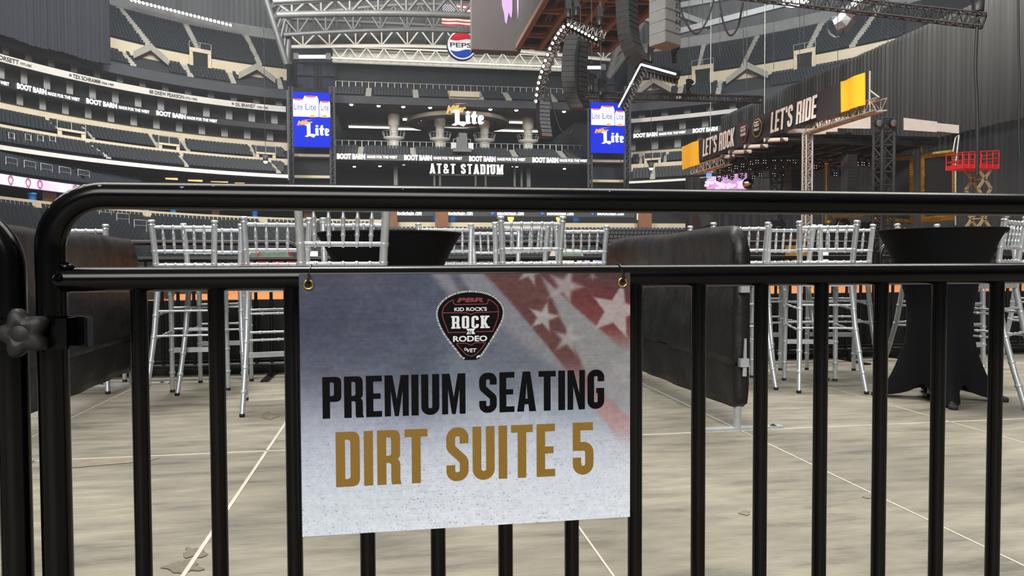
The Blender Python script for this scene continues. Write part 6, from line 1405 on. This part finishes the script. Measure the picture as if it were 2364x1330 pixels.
mb.build('rope_edge', M_pwhite, badge)
mb = MB()
def zl(pts, w_=15): zpoly(mb, [stroke(pts, w_, 4)], 1)
zl([(485, 245), (400, 285), (320, 370), (295, 470), (315, 580), (400, 805), (705, 803)]); zl([(1085, 240), (1170, 285), (1245, 360), (1268, 460), (1250, 580), (1165, 797), (865, 799)])
zl([(487, 240), (490, 327, 40), (1083, 322, 40), (1085, 235)]); zl([(300, 465), (700, 466), (790, 500), (860, 466), (1265, 460)])
zl([(530, 996), (700, 992), (785, 1030), (860, 990), (1040, 990)], 14); zl([(1033, 998), (960, 1100), (870, 1190), (790, 1222), (700, 1190), (610, 1095), (537, 1006)]); mb.build('red_outline', M_pred, badge)
def zt2(mb, s, x0, x1, y0, y1, bold=.02, shear=0.0, k=2): o_ = Z2(x0, y1, k); put_text(mb, s, o_, V((Z2(x1, y1, k).x-o_.x, 0, 0)), V((0, 0, Z2(x0, y0, k).z-o_.z)), bold, shear)
mb = MB(); zt2(mb, 'PBR', 552, 1015, 205, 282, .05, .18); mb.build('red_lettering', M_pred, badge)
mb = MB(); zt2(mb, "KID ROCK'S", 510, 1065, 368, 434, .025); zt2(mb, 'RODEO', 488, 1070, 857, 957, .03); zt2(mb, 'VET', 722, 892, 1070, 1136, .02, .2)
o_ = Z2(470, 732, 2); put_block(mb, 'ROCK', o_, V((Z2(1098, 732, 2).x-o_.x, 0, 0)), V((0, 0, Z2(470, 517, 2).z-o_.z)), .13, .125)
zpoly(mb, [[(705, 745), (862, 742), (832, 790), (860, 838), (705, 842), (735, 792)]], 2)
zpoly(mb, [[(690+24*math.cos(a), 1098+26*math.sin(a)) for a in [2*math.pi*i/14 for i in range(14)]], [(690+13*math.cos(a), 1098+15*math.sin(a)) for a in [-2*math.pi*i/14 for i in range(14)]]], 2); mb.build('white_lettering', M_pwhite, badge)
mb = MB(); zt2(mb, 'N', 758, 806, 760, 826, .02, 0, 3); mb.build('dark_lettering', M_pblack, badge)
# brass eyelets and cable ties
M_brassg = mat('eyelet_brass', rgb(214, 186, 104), .25, metal=.9, noise=.15, scale=120); M_tie = mat('tie_nylon', rgb(16, 16, 17), .35)
for i, (x, y) in enumerate(((712, 657), (1437, 652))):
    p = PY(x, y, YS-.001); mb = MB(); mb.lathe([(.0056, .001), (.0062, .0026), (.0082, .0030), (.0098, .0016), (.0102, 0)], p, 28, -Y3); mb.build('eyelet', M_brassg, sign)
    mb = MB(); mb.lathe([(.0057, .0004), (0, .0004)], p, 20, -Y3); mb.build('eyelet_hole', M_black, sign)
    o = thing('cable_tie', ('left' if i == 0 else 'right')+' black cable tie looped round the middle rail through the brass eyelet', 'tie', p)
    pts = [p+V((0, .001, -.002)), p+V((0, -.004, .004)), p+V((.0008, -.006, .012)), V((p.x+.001, YBAR-RM-.004, ZM-.004))]
    for k_ in range(9): a = math.radians(180-22*k_); pts.append(V((p.x+.001+.0004*k_*(1 if i == 0 else -1), YBAR+(RM+.0016)*math.cos(a), ZM+(RM+.0016)*math.sin(a))))
    pts += [V((p.x, YBAR+RM-.004, ZM-.012)), p+V((0, .006, -.001))]
    mb = MB()
    for a_, b_ in zip(pts[:-1], pts[1:]): mb.beam(a_, b_, .0034, .0014, up=X3)
    mb.build('strap', M_tie, o); mb = MB(); mb.frame_box(p+V((.0004, -.0055, .0085)), X3*.0028, Y3*.002, Z3*.003); mb.frame_box(p+V((.0012, -.006, .017)), X3*.002, Y3*.0015, Z3*.0022); mb.build('head', M_tie, o)

# ------------------------------------------------------------------ silver stools
M_sil = mat('silver_paint', rgb(202, 207, 211), .34, metal=.5, noise=.12, scale=25, bump=.04, bscale=90); M_cush = mat('white_cushion', rgb(238, 237, 232), .8, noise=.03, scale=10); M_tip = mat('rubber_tip', rgb(36, 36, 38), .7)
def bez(*p): return [V(q) for q in p]
def make_stool():
    r = thing('bar_stool', '', 'stool')
    def leg(pts, nodes, top=None):
        mb = MB(); P = [V(q) for q in pts]; mb.tube(P, [.0155+.003*min(1, i/2) for i in range(len(P))][::1], 12)
        for z in nodes:
            for i in range(len(P)-1):
                if P[i].z <= z <= P[i+1].z:
                    q = P[i].lerp(P[i+1], (z-P[i].z)/(P[i+1].z-P[i].z)); d = (P[i+1]-P[i]).normalized(); mb.lathe([(.0185, -.010), (.0218, -.006), (.0205, 0), (.0218, .006), (.0185, .010)], q, 12, d)
        if top:
            q = P[-1]; d = (P[-1]-P[-2]).normalized(); mb.lathe([(.0185, -.012), (.0225, -.008), (.0225, -.002), (.015, .003), (.0155, .009), (.0235, .013), (.0235, .022), (.018, .028), (0, .030)], q, 14, d)
        o = mb.build('leg', M_sil, r, True); m2 = MB(); m2.lathe([(0, .001), (.016, .001), (.017, .02), (.0155, .022)], P[0]+V((0, 0, -.001)), 10); m2.build('rubber_tip', M_tip, o)
    BP = {}
    for s in (-1, 1):
        pts = [(.222*s, -.37, .0), (.203*s, -.30, .22), (.186*s, -.235, .46), (.175*s, -.188, .72), (.176*s, -.190, .82), (.181*s, -.202, .96), (.192*s, -.232, 1.165)]; BP[s] = [V(q) for q in pts]
        leg(pts, (.14, .28, .43, .57, .905, .99), True)
        leg([(.186*s, .190, 0), (.184*s, .184, .3), (.180*s, .176, .745)], (.14, .30, .43, .57, .69))
    def on(s, z):
        P = BP[s]
        for i in range(len(P)-1):
            if P[i].z <= z <= P[i+1].z: return P[i].lerp(P[i+1], (z-P[i].z)/(P[i+1].z-P[i].z))
    def rung(a, b, rad=.0085, nodes=3):
        mb = MB(); mb.tube([a, b], rad, 8); a, b = V(a), V(b)
        for i in range(nodes): q = a.lerp(b, (i+1)/(nodes+1)); mb.lathe([(rad, -.008), (rad*1.35, -.003), (rad*1.35, .003), (rad, .008)], q, 8, (b-a).normalized())
        return mb
    mb = MB(); m_ = rung(on(-1, 1.145), on(1, 1.145), .0125, 5); m_.build('top_rail', M_sil, r, True)
    for z in (.99, .90): rung(on(-1, z), on(1, z), .0115, 5).build('back_rail', M_sil, r, True)
    for i in range(5):
        t = (i+1)/6; a, b = on(-1, .99).lerp(on(1, .99), t), on(-1, 1.145).lerp(on(1, 1.145), t); h_ = (b-a).length; mb = MB()
        mb.lathe([(.006, 0), (.0085, .02), (.0095, .035), (.0125, .040), (.0095, .045), (.0095, .075), (.0125, .08), (.0095, .085), (.0095, .112), (.0118, .116), (.008, .122), (.005, h_)], a, 8, (b-a).normalized()); mb.build('spindle', M_sil, r, True)
    for z, f in ((.57, 'side_rung'), (.42, 'side_rung')):
        for s in (-1, 1): fz = z+.015; rung(on(s, z), (.182*s, .18, fz), .008, 2).build('rung', M_sil, r, True)
    for z in (.60, .45): rung((-.182, .181, z), (.182, .181, z), .008, 3).build('rung', M_sil, r, True)
    for z in (.60, .44): rung(on(-1, z), on(1, z), .008, 3).build('rung', M_sil, r, True)
    mb = MB(); mb.box((0, .183, .30), .36, .022, .034); mb.build('footrest', M_sil, r, True)
    mb = MB()
    mb.frame_box((0, .180, .757), X3*.19, Y3*.014, Z3*.026); mb.frame_box((0, -.188, .757), X3*.175, Y3*.014, Z3*.026)
    for s in (-1, 1): mb.frame_box((.18*s, 0, .757), X3*.013, Y3*.185, Z3*.026)
    mb.frame_box((0, 0, .779), X3*.186, Y3*.187, Z3*.006); mb.build('seat_frame', M_sil, r, True)
    mb = MB(); n = 8; vs_ = []; g = [-1, -.93, -.7, -.3, 0, .3, .7, .93, 1]
    for y in g:
        for x in g: ed = max(abs(x), abs(y)); vs_.append((x*.178, y*.178, 0.786+.045*(1-max(0, (ed-.7)/.3)**2.2)))
    m9 = len(g); fs_ = [(j*m9+i, j*m9+i+1, (j+1)*m9+i+1, (j+1)*m9+i) for j in range(m9-1) for i in range(m9-1)]; mb.add(vs_, fs_, True); mb.add([(-.178, -.178, .786), (.178, -.178, .786), (.178, .178, .786), (-.178, .178, .786)], [(3, 2, 1, 0)]); mb.build('cushion', M_cush, r, True)
    return r
proto = make_stool()
STOOL_N = 0
def stool(x, y, rz, label):
    global STOOL_N
    o = proto if STOOL_N == 0 else copy_tree(proto); STOOL_N += 1
    o.location = (x, y, 0); o.rotation_euler = (0, 0, math.radians(rz)); o['label'] = label; o['group'] = 'silver bar stools behind the barricade'
def stool_px(xl, xr, yt, rz, label, ztop=1.19):
    """stool whose two back finials stand at image points (xl, yt), (xr, yt); rz in degrees, 0 = back toward the camera"""
    d = None; pm = ((xl+xr)/2, yt); v = ray(*pm); k_ = (ztop-HC)/v[2]; m_ = V(CAM+v*k_)
    c_, s_ = math.cos(math.radians(rz)), math.sin(math.radians(rz)); off = V((-.236*-s_*-1*-1, 0, 0))
    bx, by = (0.236*s_*1), (-.236*c_)          # local back offset (0,-.236) rotated
    stool(m_.x-bx, m_.y-by, rz, label)
stool_px(355, 490, 509, 2, 'silver stool nearest the left padded barrier, back to the camera')
stool_px(116, 232, 518, 4, 'silver stool behind the left padded barrier, only its top rail and feet showing')
stool_px(434, 546, 517, 2, 'silver stool just behind the leftmost one, back to the camera')
stool_px(573, 706, 502, 12, 'silver stool turned slightly left, third from the left padded barrier')
stool(-.25, 3.57, 10, 'large near silver stool whose back rises above the sign, in front of the left table')
stool_px(748, 886, 504, 172, 'silver stool behind the left table, mostly hidden by the near stool')
stool_px(964, 1090, 517, 186, 'silver stool facing us just right of the left black table')
stool_px(1094, 1194, 527, 178, 'silver stool seen through the tall stool right of the left table')
stool_px(1152, 1304, 500, -2, 'tall near silver stool right of the left table, back to the camera')
stool_px(1143, 1266, 514, 3, 'silver stool directly behind the tall one right of the left table')
stool_px(1292, 1393, 521, -8, 'silver stool next to the left end of the right padded barrier')
stool_px(1654, 1766, 514, -14, 'silver stool rising behind the near end of the right padded barrier')
stool_px(1594, 1694, 523, 6, 'silver stool almost wholly hidden behind the right padded barrier')
stool_px(1779, 1878, 519, 4, 'silver stool at the back, first right of the right padded barrier')
stool_px(1854, 1970, 510, -16, 'silver stool in front of two others in the right group, leaning posts')
stool_px(1911, 1998, 519, -18, 'silver stool at the back right of the right group, beside the black table')
stool_px(2076, 2159, 518, 188, 'silver stool behind the right black table, only its top rail showing')
_v = ray(2322, 496); _f = V(CAM+_v*((1.19-HC)/_v[2])); _r = Matrix.Rotation(math.radians(30), 3, 'Z') @ V((-.192, -.236, 0))
stool(_f.x-_r.x, _f.y-_r.y, 30, 'silver stool turned to the right black table at the frame edge, white cushion showing')
stool_px(2352, 2440, 522, 160, 'silver stool at the right frame edge, behind the one with the tall back post')

# ------------------------------------------------------------------ cocktail tables in stretch covers
M_spx = mat('black_stretch_cloth', rgb(12, 12, 14), .85, spec=.2, noise=.1, scale=40, bump=.05, bscale=300)
def cocktail_table(c, rt, zt, rot, label):
    o = thing('cocktail_table', label, 'table', (c[0], c[1], 0), group='black covered cocktail tables'); nt_, nz = 72, 26; vs_, fs_ = [], []
    wr, fr, bm = .19, .36, .17
    for j in range(nz+1):
        t = j/nz
        for i in range(nt_):
            th = 2*math.pi*i/nt_; q = abs(math.cos(2*(th-rot))); foot = q**5; zb = .012+.10*(1-q**1.6)
            z = zt-.006-(zt-.006-zb)*t
            if t < .5: u = t/.5; rr = rt*(1-u)**1.25+wr*(1-(1-u)**1.25)*1.0 if u > 0 else rt; rr = wr+(rt-wr)*(1-u)**1.6
            else: u = (t-.5)/.5; rr = wr+((bm+(fr-bm)*foot)-wr)*u**2.0
            vs_.append((rr*math.cos(th), rr*math.sin(th), z))
    fs_ = [(j*nt_+i, j*nt_+(i+1) % nt_, (j+1)*nt_+(i+1) % nt_, (j+1)*nt_+i) for j in range(nz) for i in range(nt_)]
    mb = MB(); mb.add(vs_, fs_, True); mb.build('cover', M_spx, o, True)
    mb = MB(); mb.lathe([(rt, zt-.010), (rt+.004, zt-.004), (rt-.002, zt+.002), (0, zt+.002)], (0, 0, 0), 72); mb.build('tabletop', M_spx, o, True)
    for k_ in range(4):
        a = rot+k_*math.pi/2; p = V((.375*math.cos(a), .375*math.sin(a), 0)); mb = MB(); mb.lathe([(0, 0), (.026, 0), (.028, .02), (.018, .03), (0, .03)], p, 12); mb.tube([p+V((0, 0, .02)), V((p.x*.1, p.y*.1, .10))], .015, 8); mb.build('foot', M_tip, o, True)
p = at(900, 534, 3.93); cocktail_table((p.x, p.y), .378, p.z-.01, .5, 'round black covered cocktail table behind the sign at left')
f1, f2 = PZ(2050, 915), PZ(2235, 945); c2 = at(2172, 528, 4.83); cocktail_table((c2.x, c2.y), .375, c2.z-.005, math.atan2(f1.y-c2.y, f1.x-c2.x), 'round black covered cocktail table at right with flared cloth feet')

# ------------------------------------------------------------------ padded barriers
M_vin = mat('black_vinyl', rgb(26, 25, 26), .45, noise=.2, scale=4, bump=.9, bscale=5, spec=.5); M_galv = mat('galvanised', rgb(186, 190, 192), .45, metal=.25, noise=.2, scale=18)
def padded(label, xa, y0, xb, y1, ztop, zseam, zbot, th, foot, side, far_round=.05):
    """vinyl-covered fence panel between two plan points; side = which face carries the flap"""
    o = thing('padded_barrier', label, 'barrier', (xa, y0, 0)); A, B = V((xa, y0, 0)), V((xb, y1, 0)); d = (B-A).normalized(); nrm = V((-d.y, d.x, 0))*side; Ln = (B-A).length
    nu, mb, rg = 60, MB(), random.Random(5); prof = []
    from mathutils import noise as _nz
    def bul(u, v): return .010*_nz.noise(V((u*2.2, v*4.0, xa)))+.009*_nz.noise(V((u*7+v*6, v*9-u*3, xa+4)))+.004*_nz.noise(V((u*20, v*16, xa+9)))
    zs_ = [zseam+(ztop-zseam)*i/16 for i in range(17)]
    vs_ = []
    for i in range(nu+1):
        u = Ln*i/nu; e = min(u, Ln-u); rd = .10; zt = ztop-(rd-math.sqrt(max(0, rd*rd-(rd-min(e, rd))**2)))+.006*math.sin(u*5)
        ring = []
        for z in zs_: zz = zseam+(zt-zseam)*(z-zseam)/(ztop-zseam); edge = min(1, (zt-zz)/.06) if zt > zz else 0; ring.append((th/2*(.35+.65*math.sqrt(max(0, edge*(2-edge))))+bul(u, zz)*min(1, e/.1+.2), zz))
        for w_, zz in ring: vs_.append(A+d*u+nrm*w_+Z3*zz)
        for w_, zz in ring[::-1]: vs_.append(A+d*u-nrm*w_+Z3*zz)
    m_ = 34; fs_ = [(i*m_+k, i*m_+(k+1) % m_, (i+1)*m_+(k+1) % m_, (i+1)*m_+k) for i in range(nu) for k in range(m_)]
    mb.add(vs_, fs_+[tuple(range(m_))[::-1], tuple(nu*m_+k for k in range(m_))], True); mb.build('padded_cover', M_vin, o)
    mb = MB(); vs_ = []
    for i in range(nu+1):
        u = Ln*i/nu; e = min(u, Ln-u); zb2 = zbot+(.03*(1-min(1, e/.06))**2)
        for w0 in (-1, 1):
            for k in range(7):
                v = k/6; vs_.append(A+d*u+nrm*w0*(th*.47-.010*v+.006*math.sin(u*14+v*3)*(v+.2))+Z3*(zseam+.012+(zb2-zseam-.012)*v))
    fs_ = []
    for w0 in (0, 1):
        for i in range(nu):
            for k in range(6): a = i*14+w0*7+k; fs_.append((a, a+1, a+15, a+14))
    for i in range(nu): fs_.append((i*14+6, i*14+13, i*14+27, i*14+20))
    for e_ in (0, nu):
        for k in range(6): a = e_*14+k; fs_.append((a, a+1, a+8, a+7))
    mb.add(vs_, fs_, True); mb.build('lower_flap', M_vin, o)
    for u in ([.05, Ln-.05] if foot else []):
        c_ = A+d*u; mb = MB(); mb.tube([c_+Z3*.006, c_+Z3*(zbot+.25)], .021, 14); mb.build('post', M_galv, o)
        mb = MB(); mb.frame_box(c_+Z3*.007, nrm*.26, d*.026, Z3*.007)
        f_ = mb.build('foot_plate', M_galv, o)
        for s in (-1, 1): mb = MB(); mb.lathe([(0, .022), (.008, .022), (.010, .016), (.018, .015), (.019, .013), (0, .013)], c_+nrm*.21*s, 14); mb.build('bolt', M_tip, f_)
    return o, A, d, nrm
o, A_, d_, n_ = padded('black padded vinyl barrier right of the sign, ending on a galvanised foot', 1.83, 3.66, PX(1405, 610, 1.79).x, PX(1412, 700, 1.79).y, 1.098, .355, .122, .085, True, 1)
for z in (.765, .372):
    q = A_-d_*.012; mb = MB(); mb.frame_box(V((q.x, q.y, z)), n_*.024, d_*.02, Z3*.022); mb.build('clip', M_galv, o)
q = A_-d_*.014; mb = MB(); mb.add([V((q.x-.008, q.y-.01, .30)), V((q.x+.014, q.y-.01, .30)), V((q.x+.012, q.y-.01, .50)), V((q.x+.002, q.y-.01, .50)), V((q.x-.008, q.y+.0, .30)), V((q.x+.014, q.y+.0, .30)), V((q.x+.012, q.y, .50)), V((q.x+.002, q.y, .50))], [(0, 1, 2, 3), (7, 6, 5, 4), (0, 3, 7, 4), (1, 5, 6, 2), (3, 2, 6, 7), (0, 4, 5, 1)]); mb.build('strap_end', M_galv, o)
l0 = PZ(62, 958, .127); l1 = PZ(303, 854, .127); dd_ = (l1-l0).normalized(); a0 = l0-dd_*((l0.y-3.58)/dd_.y); 
t_far = l0+dd_*((5.95-l0.y)/dd_.y)
padded('black padded vinyl barrier along the left edge behind the clamp', a0.x-.02, a0.y, t_far.x-.02, t_far.y, 1.10, .36, .127, .085, True, -1)
q = PZ(62, 1072); mb = MB()

# ------------------------------------------------------------------ rear barricade line, black skirt wall and clutter beyond
M_tubeb = mat('black_tube_far', rgb(14, 14, 15), .35, noise=.2, scale=20)
yr = 6.14
def px_x(px, y): return PY(px, 560, y).x
xs_ = ((px_x(30, yr), px_x(694, yr), 'black barricade at the back behind the left stools'), (px_x(700, yr), px_x(1402, yr), 'black barricade at the back between the left stools and the right padded barrier'), (px_x(1410, yr), px_x(2020, yr), 'black barricade at the back behind the right stool group'), (px_x(2032, yr), px_x(2032, yr)+2.4, 'black barricade at the back behind the right table'))
for x0, x1, lab in xs_:
    n = 17; barricade('barricade', lab, x0, x1, yr, 1.075, .945, [x0+(x1-x0)*(i+1)/(n+1) for i in range(n)], M_tubeb, .022, .020, .013, .12, 10, 'black barricades along the back', 0.0)
mb = MB(); mb.box((1, 6.42, .305), 26, .10, .61); mb.box((1, 6.36, .115), 26, .015, .012); struct('wall_arena_skirt', mb, mat('skirt_black', rgb(9, 9, 10), .6, noise=.2, scale=6))
mb = MB(); mb.box((1, 6.355, .118), 26, .01, .008); struct('trim_3', mb, mat('skirt_edge', rgb(70, 70, 72), .5))

# small vehicles and gear out on the arena dirt
M_cg = mat('windscreen', rgb(110, 140, 130), .1, noise=.3, scale=3); M_vred = mat('vehicle_red', rgb(150, 40, 38), .4); M_vwh = mat('vehicle_white', rgb(225, 222, 216), .4); M_tyre = mat('tyre', rgb(20, 20, 21), .8)
def buggy(px, d, w, label, m, name='utility_cart'):
    p = at(px, 600, d); p.z = -.03; o = thing(name, label, 'vehicle', p); mb = MB()
    prof = [(-1.5, .45), (1.5, .45), (1.55, .95), (.95, 1.05), (.55, 1.75), (-.75, 1.8), (-1.05, 1.1), (-1.55, 1.05)]
    mb.poly([fillet([(x, z, .08) for x, z in prof])], p+Y3*w/2+X3*0, X3, Z3, w); mb.build('body', m, o)
    mb = MB(); mb.poly([[(.88, 1.1), (.55, 1.68), (-.65, 1.72), (-.92, 1.12)]], p+Y3*(w/2+.01), X3, Z3, w+.02); mb.build('glazing', M_cg, o)
    for dx in (-.95, .95):
        for s in (-1, 1): mb = MB(); mb.lathe([(0, -.12), (.33, -.12), (.36, -.06), (.36, .06), (.33, .12), (0, .12)], p+V((dx, s*w/2, .36)), 18, Y3); wh = mb.build('wheel', M_tyre, o); mb = MB(); mb.lathe([(0, -.13), (.18, -.13), (.18, .13), (0, .13)], p+V((dx, s*w/2, .36)), 12, Y3); mb.build('hub', M_galv, wh)
    mb = MB()
    for s in (-1, 1): mb.lathe([(.10, 0), (.06, .04), (0, .05)], p+V((1.55, s*w*.35, .82)), 10, X3); mb.lathe([(.10, 0), (.06, .04), (0, .05)], p+V((-1.57, s*w*.35, .82)), 10, -X3)
    mb.build('headlamp', M_vwh, o)
buggy(640, 40, 1.5, 'green-glazed red vehicle parked on the arena dirt behind the left stools', M_vred); buggy(608, 48, 1.5, 'white vehicle parked on the arena dirt left of the red one', M_vwh); buggy(1310, 44, 1.6, 'white vehicle on the arena dirt seen through the stool near the right padded barrier', M_vwh)
for x, d, lab in ((722, 26, 'white work lamp pair on a stand between the red vehicle and the left table'), (1900, 30, 'white work lamp pair on a stand behind the right stool group')):
    p = at(x, 600, d); p.z = 0; o = thing('work_light', lab, 'light', p); mb = MB(); mb.tube([p, p+Z3*1.0], .03, 6)
    for a in (0, 2.1, 4.2): mb.tube([p+Z3*.4, p+V((.4*math.cos(a), .4*math.sin(a), 0))], .02, 5)
    mb.build('stand', M_blk, o); mb = MB()
    for dz in (.98, 1.28): mb.box(p+Z3*dz, .42, .12, .22)
    h_ = mb.build('housing', M_blk, o); mb = MB()
    for dz in (.98, 1.28): mb.box(p+V((0, -.07, dz)), .36, .02, .17)
    mb.build('lens', M_led, h_)
rng = random.Random(21)
for x, d, w, h_, lab, m in ((330, 20, 1.2, .8, 'black road case on the dirt behind the leftmost stool', None), (985, 28, 1.0, .9, 'black road case on the dirt right of the left table', None), (1080, 30, .9, .8, 'grey case on the dirt behind the stool right of the left table', M_steel), (1215, 33, 1.1, .9, 'black road case behind the tall stool right of the left table', None), (1450, 30, 1.5, 1.0, 'black road case beyond the right padded barrier', None), (455, 24, 1.4, .9, 'black ribbed case on the dirt behind the second stool', None), (1375, 36, 1.4, 1.1, 'blue and white box on the dirt at the curved end of the back barricade', mat('box_blue', rgb(60, 80, 190), .5, noise=.6, scale=3, color2=rgb(230, 230, 240)))):
    p = at(x, 600, d); p.z = -.03; amp(p, w, h_, lab, m)
for x, d, lab in ((536, 34, 'far'), ): pass
# low chute fence across the arena
mb = MB(); y = 58
o = thing('arena_fence', 'low dark pipe fence across the middle of the arena dirt', 'fence', (-15, y, 0)); mb = MB()
for z in (.35, .8, 1.25): mb.tube([(-24, y, z), (18, y, z)], .045, 6)
mb.build('rail', M_dark, o)
for i in range(15): mb = MB(); mb.tube([(-24+3*i, y, -.03), (-24+3*i, y, 1.35)], .06, 6); mb.build('post', M_dark, o)
